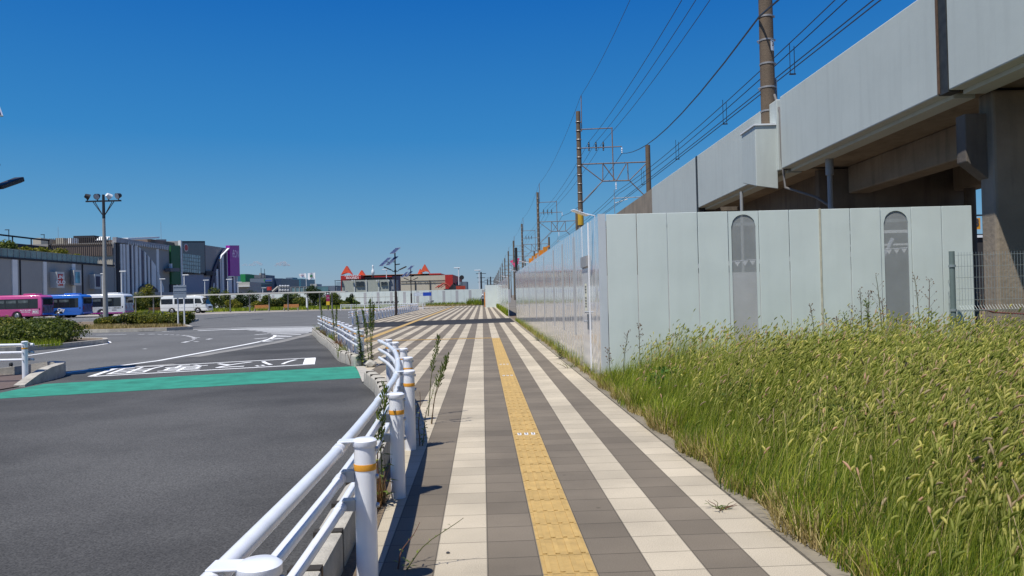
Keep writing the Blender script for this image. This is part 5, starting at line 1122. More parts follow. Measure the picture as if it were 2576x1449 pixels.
# ================================================================== FAR BUILDINGS
KF = (880, 1000, 4.954); KC = (1300, 980, 4.6)
def fbox(x0, y0, x1, y1, Y, depth, m, name, par, k, z0=None):
    a = DY(*s_(x0, y0, *k), Y); b_ = DY(*s_(x1, y0, *k), Y); zb = 0.0 if z0 is None else DY(*s_(x0, y1, *k), Y)[2]
    L = par.location; mb = MB().bx(a[0]-L[0], b_[0]-L[0], Y-L[1], Y+depth-L[1], zb, (a[2]+b_[2])/2); return mb.build(name, m, par)
BLU = mat('far_blue_grey', (0.14, 0.175, 0.22), rough=0.6, var=0.12, scale=0.05); NAV = mat('far_navy', (0.035, 0.06, 0.11), rough=0.4, var=0.3, scale=0.1); TEAL = mat('far_teal', (0.05, 0.16, 0.22), rough=0.4, var=0.2, scale=0.05)
GRN = mat('far_green', (0.01, 0.22, 0.06), rough=0.6); PALE = mat('far_pale', (0.38, 0.37, 0.33), rough=0.8, var=0.1, scale=0.2)
e = empty('office_building', DY(600, 740, 330)[:2]+(0,), 'distant teal building with a bright green stair block beside the magenta sign', 'building')
fbox(200, 400, 335, 735, 330, 20, TEAL, 'wing', e, KF); fbox(330, 393, 425, 540, 326, 20, GRN, 'green_block', e, KF); fbox(425, 450, 560, 735, 335, 20, BLU, 'wing', e, KF); fbox(440, 392, 472, 460, 337, 6, NAV, 'roof_tank', e, KF)
e = empty('house', DY(640, 740, 260)[:2]+(0,), 'pale low building between the green block and the grey office', 'building')
fbox(150, 550, 510, 735, 262, 12, PALE, 'wall', e, KF); fbox(150, 628, 510, 645, 261, 1, MATS['white_cap'], 'ledge', e, KF, z0=1)
e = empty('office_building', DY(690, 740, 300)[:2]+(0,), 'distant grey office with wide dark windows and a rooftop box', 'building')
fbox(515, 475, 950, 735, 300, 25, BLU, 'wall', e, KF); fbox(950, 478, 1130, 735, 303, 25, NAV, 'side_wing', e, KF); fbox(600, 410, 820, 470, 310, 12, mat('far_mid', (0.12, 0.13, 0.15), rough=0.7), 'rooftop', e, KF, z0=1); fbox(695, 375, 740, 410, 312, 5, PALE, 'rooftop_tank', e, KF, z0=1)
for j in range(3): fbox(620, 560+j*62, 945, 600+j*62, 299.6, 0.3, mat('far_window', (0.03, 0.06, 0.09), rough=0.2, var=0.5, scale=0.2), 'window', e, KF, z0=1)
fbox(790, 490, 805, 535, 299.5, 0.3, GRN, 'emblem', e, KF, z0=1); fbox(812, 512, 932, 532, 299.5, 0.3, mat('far_sign_blue', (0.02, 0.08, 0.35), rough=0.5), 'name_bar', e, KF, z0=1)
for x, t in ((735, 275), (800, 290)): 
    a = DY(*s_(x, 410, *KF), 310); b_ = DY(*s_(x, t, *KF), 310); mb = MB().cyl((a[0]-e.location[0], 10, a[2]-2), (a[0]-e.location[0], 10, b_[2]), 0.1, n=5); mb.build('antenna', DARK, e)
e = empty('office_building', DY(738, 740, 340)[:2]+(0,), 'distant teal block with dark windows behind the flags', 'building')
fbox(1130, 487, 1505, 735, 340, 25, TEAL, 'wall', e, KF)
for a in ((1240, 545, 1320, 572), (1185, 575, 1230, 600), (1150, 500, 1200, 520)): fbox(*a, 339.6, 0.3, NAV, 'window', e, KF, z0=1)
fbox(1215, 460, 1345, 487, 345, 8, BLU, 'rooftop', e, KF, z0=1)
e = empty('low_building', DY(800, 740, 300)[:2]+(0,), 'distant flat glazed building left of the grey site office', 'building')
fbox(1660, 625, 2185, 740, 300, 15, BLU, 'wall', e, KF); fbox(1690, 585, 1820, 625, 305, 8, PALE, 'rooftop', e, KF, z0=1); fbox(1650, 640, 2040, 735, 299, 0.5, mat('far_glazing', (0.10, 0.20, 0.22), rough=0.2, var=0.4, scale=0.2), 'glazing', e, KF, z0=1)
e = empty('footbridge', DY(740, 745, 200)[:2]+(0,), 'distant glazed footbridge with pale posts below the flags', 'footbridge')
fbox(1310, 648, 1650, 740, 200, 3, mat('bridge_glass', (0.16, 0.26, 0.28), rough=0.2, var=0.3, scale=0.4), 'glazing', e, KF); fbox(1310, 640, 1650, 650, 199.9, 3.2, PALE, 'roof', e, KF, z0=1)
for x in (1310, 1390, 1475, 1560, 1645): fbox(x, 645, x+10, 740, 199.8, 0.2, PALE, 'post', e, KF)
mb = MB(); a = DY(*s_(960, 735, *KF), 201); b_ = DY(*s_(1070, 640, *KF), 201); L = e.location; mb.tube([(a[0]-L[0], 1, a[2]), (b_[0]-L[0], 1, b_[2])], 0.35, 6); mb.build('stair_stringer', PALE, e)
e = empty('lamp_board', DY(711, 745, 170)[:2]+(0,), 'grey board with two rows of white lamps beyond the trees', 'signboard')
fbox(1080, 612, 1285, 735, 170, 0.4, mat('board_grey', (0.24, 0.25, 0.26), rough=0.6), 'board', e, KF, z0=1); fbox(1285, 640, 1300, 760, 170, 0.5, PALE, 'post', e, KF); fbox(1070, 640, 1080, 760, 170, 0.5, PALE, 'post', e, KF)
for x in (1103, 1155, 1207, 1259):
    for y in (628, 714):
        p = DY(*s_(x, y, *KF), 169.7); MB().lathe((p[0]-L[0]+L[0]-e.location[0], -0.3, p[2]), [(0.08, -0.2), (0.26, 0), (0.3, 0.12), (0.05, 0.22)], 8).build('lamp', MATS['white_cap'], e)
e = empty('signboard', DY(674, 745, 180)[:2]+(0,), 'small red and white board before the grey office', 'signboard')
fbox(845, 640, 935, 710, 180, 0.3, mat('board_red', (0.45, 0.04, 0.03), rough=0.5, var=0.6, scale=1.0), 'board', e, KF, z0=1); fbox(850, 690, 860, 760, 180.1, 0.2, DARK, 'post', e, KF); fbox(915, 690, 925, 760, 180.1, 0.2, DARK, 'post', e, KF)
# flags
FLW = mat('flag_cloth', (0.72, 0.73, 0.75), rough=0.8, var=0.05)
def flag(xp, xa, ytop, ybot, label, emblem):
    Y = 150.5-4; b0 = DY(*s_(xp, 800, *KF), Y); t = DY(*s_(xp, ytop-12, *KF), Y); e = empty('flag', (b0[0], Y, 0), label, 'flag', 'flags above the trees')
    MB().cyl((0, 0, 0), (0, 0, t[2]), 0.06, 0.04, n=8).build('flagpole', MATS['white_cap'], e)
    w = DY(*s_(xa, ytop, *KF), Y)[0]-b0[0]; z1 = DY(*s_(xp, ytop, *KF), Y)[2]; z0 = DY(*s_(xp, ybot, *KF), Y)[2]
    mb = MB(); N = 10; vs = []
    for s in range(2):
        for i in range(N+1):
            f_ = i/N; y = 0.18*math.sin(f_*7)+s*0.02; tp = z1+0.05*math.sin(f_*5); bt_ = z0+0.12*math.sin(f_*6)+ (0.35*f_ if emblem == 'dots' else 0)
            vs += [(w*f_, y, tp), (w*f_*(0.86 if emblem == 'dots' else 1), y, bt_)]
    M_ = 2*(N+1); fs = []
    for i in range(N): a = 2*i; fs += [(a, a+2, a+3, a+1), (M_+a+1, M_+a+3, M_+a+2, M_+a)]
    mb.add(vs, fs); c = mb.build('cloth', FLW, e); zc_ = (z0+z1)/2; xc = w*0.5; em = MB()
    if emblem == 'cross':
        em.bx(xc-0.08, xc+0.08, -0.22, 0.24, zc_-0.24, zc_+0.24); em.bx(xc-0.24, xc+0.24, -0.225, 0.245, zc_-0.08, zc_+0.08); em.build('green_cross', mat('cross_green', (0.0, 0.16, 0.03), rough=0.7), c)
    else:
        for dx, col, nm_ in ((-0.2, (0.1, 0.1, 0.12), 'dot_dark'), (0.0, (0.5, 0.03, 0.02), 'dot_red'), (0.2, (0.1, 0.1, 0.12), 'dot_dark')): MB().box((xc+dx, 0, zc_+0.12), (0.09, 0.44, 0.08)).build('emblem', mat(nm_, col), c)
        MB().lathe((xc, 0, zc_-0.12), [(0.06, -0.09), (0.22, 0), (0.06, 0.09)], 8).build('emblem', mat('dot_blue', (0.05, 0.12, 0.4)), c)
flag(1620, 1460, 382, 475, 'left white flag with small red and blue emblem', 'dots'); flag(1795, 1640, 368, 487, 'right white flag with a green cross', 'cross')

# leisure building with orange gables and bowling pin
e = empty('bowling_hall', DY(1000, 745, 235)[:2]+(0,), 'wide cream building with red trim and orange triangular gables', 'building')
CR2 = mat('hall_cream', (0.52, 0.47, 0.36), rough=0.8, var=0.06); RD = mat('hall_red', (0.42, 0.02, 0.015), rough=0.6); ORG = mat('hall_orange', (0.72, 0.10, 0.035), rough=0.6, var=0.06); TAN = mat('hall_tan', (0.45, 0.20, 0.10), rough=0.7)
fbox(1275, 485, 2080, 735, 235, 40, CR2, 'wall', e, KC); fbox(2080, 466, 2217, 735, 233, 42, RD, 'red_corner', e, KC); fbox(1125, 490, 1275, 735, 236, 40, mat('hall_navy', (0.02, 0.02, 0.05), rough=0.5), 'dark_wall', e, KC)
fbox(555, 462, 1800, 484, 238, 35, TAN, 'roof', e, KC, z0=1); fbox(190, 480, 556, 545, 234, 30, RD, 'sign_band', e, KC); fbox(555, 505, 1125, 735, 240, 30, BLU, 'wall', e, KC); fbox(750, 495, 1120, 515, 233.5, 0.4, RD, 'sign_band', e, KC, z0=1); fbox(1792, 443, 2000, 468, 236, 20, RD, 'parapet', e, KC, z0=1)
pn = DY(*s_(372, 512, *KC), 233.6); L = e.location
add_text('sign_letters', 'R1 ROUND1', 2.6, MATS['letter_white'], e, lambda x, y, z: (pn[0]-L[0]+x, 233.6-L[1]-0.2, pn[2]+y), bold=0.03, sx=0.85) if False else None
for t_, dx, dz, sz in (('スポーツセンター', 0.6, 0.42, 0.62), ('ROUND1', 0.6, -0.25, 0.95)):
    add_text('sign_letters', t_, sz, MATS['letter_white'], e, lambda x, y, z, dx=dx, dz=dz: (pn[0]-L[0]+x+dx, 233.6-L[1]-0.2, pn[2]+y+dz), bold=0.02)
for k, (ax_, ay, x0, x1, yb) in enumerate(((290, 308, 193, 392, 468), (562, 385, 508, 620, 475), (1707, 278, 1618, 1800, 440), (1625, 362, 1580, 1665, 455))):
    Y = 236+3*(k % 2); a = DY(*s_(ax_, ay, *KC), Y); b_ = DY(*s_(x0, yb, *KC), Y); c = DY(*s_(x1, yb, *KC), Y); t = 0.28
    if k in (0, 2):
        hh_ = a[2]-b_[2]; q = [(b_[0]-L[0], b_[2]), (b_[0]-L[0]+(a[0]-b_[0])*0.5, b_[2]+0.13*hh_), (a[0]-L[0], b_[2]+0.22*hh_), (c[0]-L[0]-(c[0]-a[0])*0.4, b_[2]+0.16*hh_), (c[0]-L[0], c[2]), (a[0]-L[0], a[2])]
    else: q = [(b_[0]-L[0], b_[2]), (c[0]-L[0], c[2]), (a[0]-L[0], a[2])]
    MB().prism(q, 'y', Y-L[1], Y-L[1]+2.5).build('gable', ORG, e)
for x in (1380, 1450, 1590, 1620, 1640, 1710, 1725, 1755, 1770, 1830, 1870, 1890): fbox(x, 605, x+8, 616, 234.8, 0.2, DARK, 'window', e, KC, z0=1)
for x in (1530, 1798): fbox(x, 570, x+10, 720, 234.6, 0.3, DARK, 'downpipe', e, KC)
for y in (575, 618): fbox(1280, y, 2075, y+3, 234.85, 0.1, mat('wall_joint', (0.30, 0.27, 0.21)), 'wall_joint', e, KC, z0=1)
p = DY(*s_(776, 490, *KC), 228); pz = DY(*s_(776, 290, *KC), 228)[2]; hp = pz-p[2]
e = empty('bowling_pin_sign', (p[0], 228, 0), 'giant white bowling pin with a red neck stripe standing above the hall roof', 'sign')
MB().cyl((0, 0, 0), (0, 0, p[2]+0.3), 0.25, n=8).build('post', DARK, e)
pin = MB().lathe((0, 0, p[2]), [(0.25*hp*r_, hp*z) for r_, z in ((0.22, 0.03), (0.36, 0.08), (0.56, 0.25), (0.60, 0.35), (0.5, 0.48), (0.30, 0.60), (0.22, 0.68), (0.25, 0.78), (0.31, 0.88), (0.27, 0.95), (0.1, 1.0))], 16).build('pin', MATS['white_cap'], e, smooth=True)
MB().lathe((0, 0, p[2]), [(0.25*hp*0.26, hp*0.62), (0.25*hp*0.25, hp*0.65)], 16).build('neck_stripe', RD, pin)

# site office behind the far fence
e = empty('site_office', DY(925, 745, 160)[:2]+(0,), 'grey-green prefabricated two-storey site office behind the far fence', 'building')
OFF = mat('office_green', (0.36, 0.38, 0.32), rough=0.75, var=0.06); OFL = mat('office_trim', (0.52, 0.54, 0.50), rough=0.7)
fbox(215, 560, 1060, 760, 160, 7, OFF, 'wall', e, KC); fbox(205, 540, 1090, 552, 159.9, 8, DARK, 'roof', e, KC, z0=1); fbox(1060, 556, 1150, 745, 160.5, 6.5, mat('office_end', (0.26, 0.27, 0.28), rough=0.7), 'end_wall', e, KC)
for x in (425, 640, 865): fbox(x, 560, x+22, 755, 159.8, 0.15, OFL, 'wall_post', e, KC)
for x0, x1, y0, y1 in ((465, 612, 590, 672), (920, 1027, 596, 650)):
    w = fbox(x0-6, y0-6, x1+6, y1+6, 159.85, 0.1, OFL, 'window', e, KC, z0=1)
    a = DY(*s_(x0, y0, *KC), 159.7); b_ = DY(*s_(x1, y1, *KC), 159.7); LL = e.location; MB().bx(a[0]-LL[0], (a[0]+b_[0])/2-LL[0]-0.05, -0.3, -0.2, b_[2], a[2]).build('pane', GLASS, w); MB().bx((a[0]+b_[0])/2-LL[0]+0.05, b_[0]-LL[0], -0.3, -0.2, b_[2], a[2]).build('pane', GLASS, w)
for x in (385, 830, 1045): fbox(x, 562, x+28, 590, 159.4, 0.4, OFL, 'air_conditioner', e, KC, z0=1)
fbox(75, 570, 215, 577, 159.5, 3, DARK, 'porch_roof', e, KC, z0=1)
for x in (85, 205): fbox(x, 575, x+6, 760, 159.5, 0.2, DARK, 'porch_post', e, KC)
for j in range(7): fbox(110, 610+j*22, 205, 618+j*22, 160+0.2*j, 0.4, OFL if j > 3 else DARK, 'stair_tread', e, KC, z0=1)
# excavator parked behind the fence
e = empty('excavator', DY(1135, 750, 165)[:2]+(0,), 'red-orange excavator with folded boom behind the far fence', 'excavator')
EXR = mat('excavator_red', (0.36, 0.045, 0.02), rough=0.5, var=0.25, scale=2); L = e.location
def K2(x, y, Y=165): q = DY(*s_(x, y, *KC), Y); return (q[0]-L[0], Y-L[1], q[2])
MB().tube([K2(1905, 705), K2(1975, 655)], 0.10, 6).build('arm', EXR, e); MB().tube([K2(1950, 700), K2(2050, 628), K2(2100, 632), K2(2160, 680)], 0.17, 8).build('boom', EXR, e); MB().tube([K2(2000, 700), K2(2080, 650), K2(2150, 700)], 0.12, 6).build('boom_cylinder', EXR, e)
a = K2(2150, 625); b_ = K2(2410, 700); MB().prism([(a[0], b_[2]-1), (a[0], a[2]-1), (a[0]+1.0, a[2]+0.1), (b_[0]-2.2, a[2]+0.1), (b_[0]-0.8, a[2]-0.9), (b_[0], b_[2]-0.6), (b_[0], b_[2]-1)], 'y', 0, 2.6).build('engine_housing', DARK, e, bevel=0.15)
a = K2(2230, 640); MB().bx(a[0], a[0]+1.6, -0.2, -0.05, a[2]-1.6, a[2]-0.2).build('cab_window', GLASS, e); a = K2(2280, 672); MB().bx(a[0], a[0]+2.0, -0.3, -0.15, a[2]-1.0, a[2]).build('side_panel', EXR, e)
for s in (-1, 1): MB().bx(-2.2, 2.2, 0.2+(s+1)*0.9, 0.75+(s+1)*0.9, 0, 0.9).build('track', BLACK, e, bevel=0.2)
MB().bx(-1.5, 1.5, 0.4, 2.4, 0.9, 3.2).build('base', DARK, e)
e = empty('low_building', DY(1145, 745, 250)[:2]+(0,), 'small distant grey building right of the excavator', 'building')
fbox(2250, 595, 2475, 720, 250, 8, BLU, 'wall', e, KC)

# ================================================================== BUSES
RUBBER = BLACK
def wheel(x, y, par, r_=0.48, w=0.26, side=-1, hub=None):
    t = MB().cyl((x, y, r_), (x, y-side*w, r_), r_, n=24).build('wheel', RUBBER, par, smooth=True, bevel=0.02)
    MB().cyl((x, y+side*0.004, r_), (x, y+side*0.03, r_), r_*0.58, r_*0.5, n=18).build('rim', hub or mat('rim_grey', (0.35, 0.35, 0.37), rough=0.35, metal=0.6), t)
    MB().cyl((x, y+side*0.031, r_), (x, y+side*0.07, r_), r_*0.2, n=10).build('hub_cap', BOLT, t)
def bus(loc_, body, trim, label, rear_col, L=10.4, roofc=None):
    """local frame: x from -L (front) to 0 (rear), near side at y=0, width 2.45, rear faces +x"""
    e = empty('bus', loc_, label, 'bus', 'city buses parked in a row')
    B = mat('bus_'+body[0], body[1], rough=0.25, var=0.03, coat=0.6); TR = mat('bus_'+trim[0], trim[1], rough=0.3, var=0.03, coat=0.5)
    # side profile with wheel arches cut out, extruded over the width
    arch = lambda cx: [(cx+0.62*math.cos(math.pi-t*math.pi/8), 0.38+0.62*math.sin(math.pi-t*math.pi/8)*1.0) for t in range(9)]
    low = [(-L+0.1, 0.38)]+arch(-L+2.3)+arch(-3.1)+[(-0.25, 0.38), (0.0, 0.62)]
    prof = low+[(0.0, 2.3), (-0.12, 2.78), (-0.35, 2.93), (-L+0.3, 2.93), (-L+0.06, 2.6), (-L, 0.7)]
    b = MB().prism(prof, 'y', 0.0, 2.45).build('body', B, e, bevel=0.09, seg=3, smooth=True)
    MB().bx(-L+0.2, -0.6, 0.25, 2.2, 2.92, 3.0).build('roof', B if roofc is None else mat('bus_roof', roofc, rough=0.3), e, bevel=0.04)
    MB().bx(-2.6, -1.1, 0.5, 1.9, 3.0, 3.16).build('roof_unit', B, e, bevel=0.06)
    mb = MB().bx(-L+0.5, -0.5, -0.012, 0.05, 1.32, 2.52); w = mb.build('side_window', GLASS, e, bevel=0.008)
    for i in range(6): MB().bx(-1.62-i*1.45, -1.57-i*1.45, -0.02, -0.013, 1.34, 2.50).build('window_pillar', BLACK, w)
    SEE = mat('window_reflection', (0.10, 0.12, 0.12), rough=0.1, var=0.6, scale=2)  # mottled grey panes, reflections put into the colour
    for i in range(5): MB().bx(-2.9-i*1.45, -1.72-i*1.45, -0.02, -0.0135, 2.02, 2.34).build('reflection_pane', SEE, w)
    r = MB().bx(0.0, 0.02, 0.22, 2.22, 1.75, 2.62).build('rear_window', GLASS, e, bevel=0.008)
    MB().bx(0.0, 0.025, 0.12, 2.33, 0.75, 1.70).build('rear_panel', mat('rear_'+rear_col[0], rear_col[1], rough=0.5, var=0.6, scale=2.2), e)
    MB().bx(0.0, 0.09, 0.08, 2.37, 0.5, 0.74).build('bumper', TR, e, bevel=0.02)
    for y in (0.2, 2.1):
        MB().bx(0.02, 0.05, y, y+0.14, 1.0, 1.45).build('tail_light', mat('tail_red', (0.35, 0.01, 0.01), rough=0.3), e)
    MB().bx(0.026, 0.04, 0.95, 1.45, 0.62, 0.74).build('number_plate', MATS['plate_white'], e)
    MB().bx(-L+0.3, -0.3, -0.012, 0.03, 0.40, 0.56).build('skirt', TR, e) if trim[2] else None
    for x in (-L+2.3, -3.1):
        wheel(x, 0.03, e); wheel(x, 2.42, e, side=1)
        MB().cyl((x, 0.28, 0.5), (x, 2.2, 0.5), 0.12, n=8).build('axle', BLACK, e)
    MB().bx(-L+1, -0.5, 0.35, 2.1, 0.30, 0.5).build('chassis', BLACK, e)
    MB().bx(-0.38, -0.24, -0.014, 0.02, 1.15, 1.35).build('fuel_flap', BLACK, e)
    return e
Yb = 94.0
pr_ = DY(105.6, 770, Yb); bl_ = DY(207, 770, Yb+3.6); wh_ = DY(314, 770, Yb+7.5)
WL = mat('letter_white', (0.8, 0.8, 0.8), rough=0.5)
b1 = bus((pr_[0], Yb, -0.02), ('pink', (0.62, 0.09, 0.27)), ('blue_trim', (0.03, 0.14, 0.50), False), 'magenta pink bus with ECC lettering, leftmost and nearest of the three', ('teal_pink', (0.16, 0.14, 0.19)))
b2 = bus((bl_[0], Yb+3.6, -0.02), ('blue', (0.035, 0.17, 0.60)), ('blue_trim', (0.03, 0.14, 0.50), True), 'bright blue bus lettered City, between the pink and white buses', ('navy_pattern', (0.04, 0.07, 0.20)))
b3 = bus((wh_[0], Yb+7.5, -0.02), ('white', (0.72, 0.73, 0.72)), ('magenta_trim', (0.30, 0.01, 0.22), True), 'white bus with a magenta skirt and black lettering behind the floodlight mast', ('grey_pattern', (0.30, 0.34, 0.38)))
def side_text(par, nm, t_, size, x, z, m, bold=0.01, sx=1.0): add_text(nm, t_, size, m, par, lambda a, b_, c: (x+a, -0.02-c*0.2, z+b_), bold=bold, sx=sx)
side_text(b2, 'side_lettering', 'City', 0.55, -2.7, 1.05, WL, 0.02)
side_text(b1, 'side_lettering', 'ECC', 0.30, -0.82, 0.93, WL, 0.02)
fr = MB()
for a in ((-1.2, -0.45, 0.68, 0.71), (-1.2, -0.45, 1.15, 1.18), (-1.2, -1.17, 0.71, 1.15), (-0.48, -0.45, 0.71, 1.15)): fr.bx(a[0], a[1], -0.02, -0.001, a[2], a[3])
fr.build('side_frame', WL, b1)
side_text(b1, 'side_lettering', 'キッズから大人まで', 0.15, -2.0, 1.12, WL); side_text(b1, 'side_lettering', '英会話スクール', 0.15, -2.0, 0.90, WL)
side_text(b3, 'side_lettering', 'モール幕張新都心', 0.25, -1.3, 1.12, BLACK, 0.0, 0.85); side_text(b3, 'side_lettering', 'MAKUHARI', 0.12, -1.4, 0.86, BLACK)
# rear halves of a second row peeking over
# ------------------------------------------------------------------ minibus
Ym = 113.0; mp = DY(402, 770, Ym); Lm = 7.0
e = empty('minibus', (mp[0], Ym, -0.02), 'white minibus driving past the shelter, front end to the right', 'minibus')
MW = mat('minibus_white', (0.74, 0.76, 0.74), rough=0.2, var=0.03, coat=0.7)
arch = lambda cx: [(cx+0.5*math.cos(math.pi-t*math.pi/8), 0.36+0.5*math.sin(math.pi-t*math.pi/8)) for t in range(9)]
prof = [(0.08, 0.42)]+arch(1.75)+arch(5.55)+[(6.85, 0.36), (7.0, 0.6), (6.98, 1.12), (6.72, 1.32), (6.25, 2.25), (5.9, 2.5), (5.2, 2.6), (0.6, 2.6), (0.15, 2.4), (0.0, 1.4)]
MB().prism(prof, 'y', 0.0, 2.05).build('body', MW, e, bevel=0.09, seg=3, smooth=True)
for a in ((0.18, 1.9), (2.15, 4.95)): MB().bx(a[0], a[1], -0.012, 0.05, 1.42, 2.2).build('side_window', GLASS, e, bevel=0.01)
MB().prism([(5.15, 1.46), (6.2, 1.46), (5.95, 2.15), (5.15, 2.2)], 'y', -0.012, 0.04).build('door_window', GLASS, e)
MB().add([(6.74, 0.15, 1.36), (6.74, 1.9, 1.36), (6.28, 1.9, 2.24), (6.28, 0.15, 2.24), (6.78, 0.15, 1.37), (6.78, 1.9, 1.37), (6.32, 1.9, 2.26), (6.32, 0.15, 2.26)], [(0, 1, 2, 3), (7, 6, 5, 4), (0, 4, 5, 1), (1, 5, 6, 2), (2, 6, 7, 3), (3, 7, 4, 0)]).build('windscreen', GLASS, e)
MB().prism([(6.05, 1.3), (6.2, 1.3), (6.7, 1.36), (6.35, 2.18), (6.22, 2.15), (6.4, 1.5)], 'y', -0.013, 0.01).build('door_pillar', GLASS, e)
for x in (1.75, 5.55): wheel(x, 0.02, e, r_=0.4, w=0.22); wheel(x, 2.03, e, r_=0.4, w=0.22, side=1)
MB().bx(1.0, 6.4, 0.3, 1.75, 0.26, 0.45).build('chassis', BLACK, e); MB().bx(6.9, 7.06, 0.05, 2.0, 0.36, 0.62).build('bumper', MW, e, bevel=0.03)
for y in (0.12, 1.65): MB().bx(6.96, 7.02, y, y+0.3, 0.72, 0.95).build('headlight', mat('lamp_clear', (0.6, 0.62, 0.65), rough=0.1), e)
MB().bx(6.97, 7.01, 0.5, 1.55, 0.74, 0.98).build('grille', BLACK, e); MB().bx(5.25, 5.45, -0.02, 0, 1.18, 1.24).build('door_handle', BLACK, e); MB().bx(4.98, 5.0, -0.015, 0, 0.55, 2.3).build('door_gap', BOLT, e)
MB().bx(0.1, 6.8, -0.014, 0.0, 0.86, 0.90).build('side_stripe', mat('stripe_grey', (0.35, 0.36, 0.36)), e)
MB().bx(6.62, 6.8, -0.22, -0.05, 1.35, 1.75).build('mirror', BLACK, e)

# ================================================================== LAMPS AND POSTS
PV = mat('solar_cell', (0.02, 0.035, 0.09), rough=0.12, var=0.4, scale=8, spec=0.8)
def solar_lamp(head=True):
    e = empty('solar_lamp', (0, 0, 0), '', 'street lamp', 'solar street lamps on the pavement')
    MB().cyl((0, 0, 0), (0, 0, 2.1), 0.115, n=16).build('pole_base', BROWNPOLE, e, smooth=True); MB().cyl((0, 0, 2.1), (0, 0, 5.6), 0.06, n=12).build('pole', BROWNPOLE, e, smooth=True)
    MB().cyl((0, 0, 0), (0, 0, 0.03), 0.2, n=16).build('base_plate', BROWNPOLE, e)
    def panel(cx, cy, cz, w, h):
        fr = MB(); M_ = Matrix.Rotation(R(-32), 3, Vector((1, 0, 0.0))); Rz = Matrix.Rotation(R(-38), 3, 'Z')
        def pt(a, b_, c): v = Rz@(Matrix.Rotation(R(35), 3, 'X')@Vector((a, b_, c))); return (cx+v.x, cy+v.y, cz+v.z)
        def bxr(m, x0, x1, y0, y1, z0, z1): m.add([pt(x, y, z) for x in (x0, x1) for y in (y0, y1) for z in (z0, z1)], [(0, 1, 3, 2), (4, 6, 7, 5), (0, 4, 5, 1), (2, 3, 7, 6), (0, 2, 6, 4), (1, 5, 7, 3)])
        bxr(fr, -w/2, w/2, -h/2, h/2, 0, 0.03); p = fr.build('solar_panel', mat('panel_frame', (0.55, 0.57, 0.6), rough=0.4, metal=0.5), e)
        c = MB()
        for i in range(3):
            for j in range(5): bxr(c, -w/2+0.02+i*(w-0.03)/3, -w/2+i*(w-0.03)/3+(w-0.03)/3, -h/2+0.02+j*(h-0.03)/5, -h/2+j*(h-0.03)/5+(h-0.03)/5, 0.031, 0.035)
        c.build('cells', PV, p)
    panel(0.03, 0, 5.68, 0.62, 0.95); panel(-0.85, -0.05, 4.72, 0.5, 1.35); panel(-0.25, -0.12, 4.78, 0.5, 1.35)
    MB().cyl((-0.95, 0, 4.70), (0.05, 0, 4.70), 0.03, n=8).build('panel_arm', DARK, e); MB().tube([(0, 0, 4.45), (0.42, 0, 4.5)], 0.045, 8).build('sensor', DARK, e)
    for s in (-1, 1):
        MB().tube([(0, 0, 3.88), (s*0.22, 0, 3.86), (s*0.30, 0, 3.98), (s*0.42, 0, 4.0)], 0.035, 8).build('lamp_arm', BROWNPOLE, e)
        c = MB(); t = 0.35
        c.add([(s*0.38, -0.12, 3.96), (s*0.38, 0.12, 3.96), (s*1.0, 0.12, 4.22), (s*1.0, -0.12, 4.22), (s*0.36, -0.12, 4.05), (s*0.36, 0.12, 4.05), (s*0.97, 0.12, 4.32), (s*0.97, -0.12, 4.32)], [(0, 1, 2, 3), (7, 6, 5, 4), (0, 4, 5, 1), (1, 5, 6, 2), (2, 6, 7, 3), (3, 7, 4, 0)])
        h = c.build('lamp_head', DARK, e, bevel=0.02)
        d = MB().add([(s*0.43, -0.09, 3.974), (s*0.43, 0.09, 3.974), (s*0.96, 0.09, 4.196), (s*0.96, -0.09, 4.196)], [(0, 1, 2, 3)]).build('diffuser', mat('lamp_glass', (0.25, 0.23, 0.16), rough=0.3), h)
    MB().cyl((0, 0, 3.78), (0, 0, 3.98), 0.095, n=10).build('collar', BROWNPOLE, e)
    return e
sl1 = solar_lamp(); g_ = G(997, 793); sl1.location = (g_[0], g_[1], 0); sl1['label'] = 'larger solar lamp with dark pole, in the middle beside the long white guard rail'
copy_thing(sl1, (*DY(1034.5, 740, 107)[:2], 0), 'smaller solar lamp farther away near the far fence')
# same type at the left edge, turned so its heads point along the road
s3 = copy_thing(sl1, (-11.66, 17.0, 0.0), 'dark solar lamp pole cut by the left edge of the photo', rz=R(80))
s3.scale = (1.06, 1.06, 1.06)
e = empty('bollard', (*G(28, 938)[:2], 0.0), 'small black post beside the lamp at the left edge', 'bollard'); MB().lathe((0, 0, 0), [(0.05, 0), (0.05, 0.14), (0.035, 0.16), (0.045, 0.2), (0.03, 0.24)], 12).build('post', DARK, e)
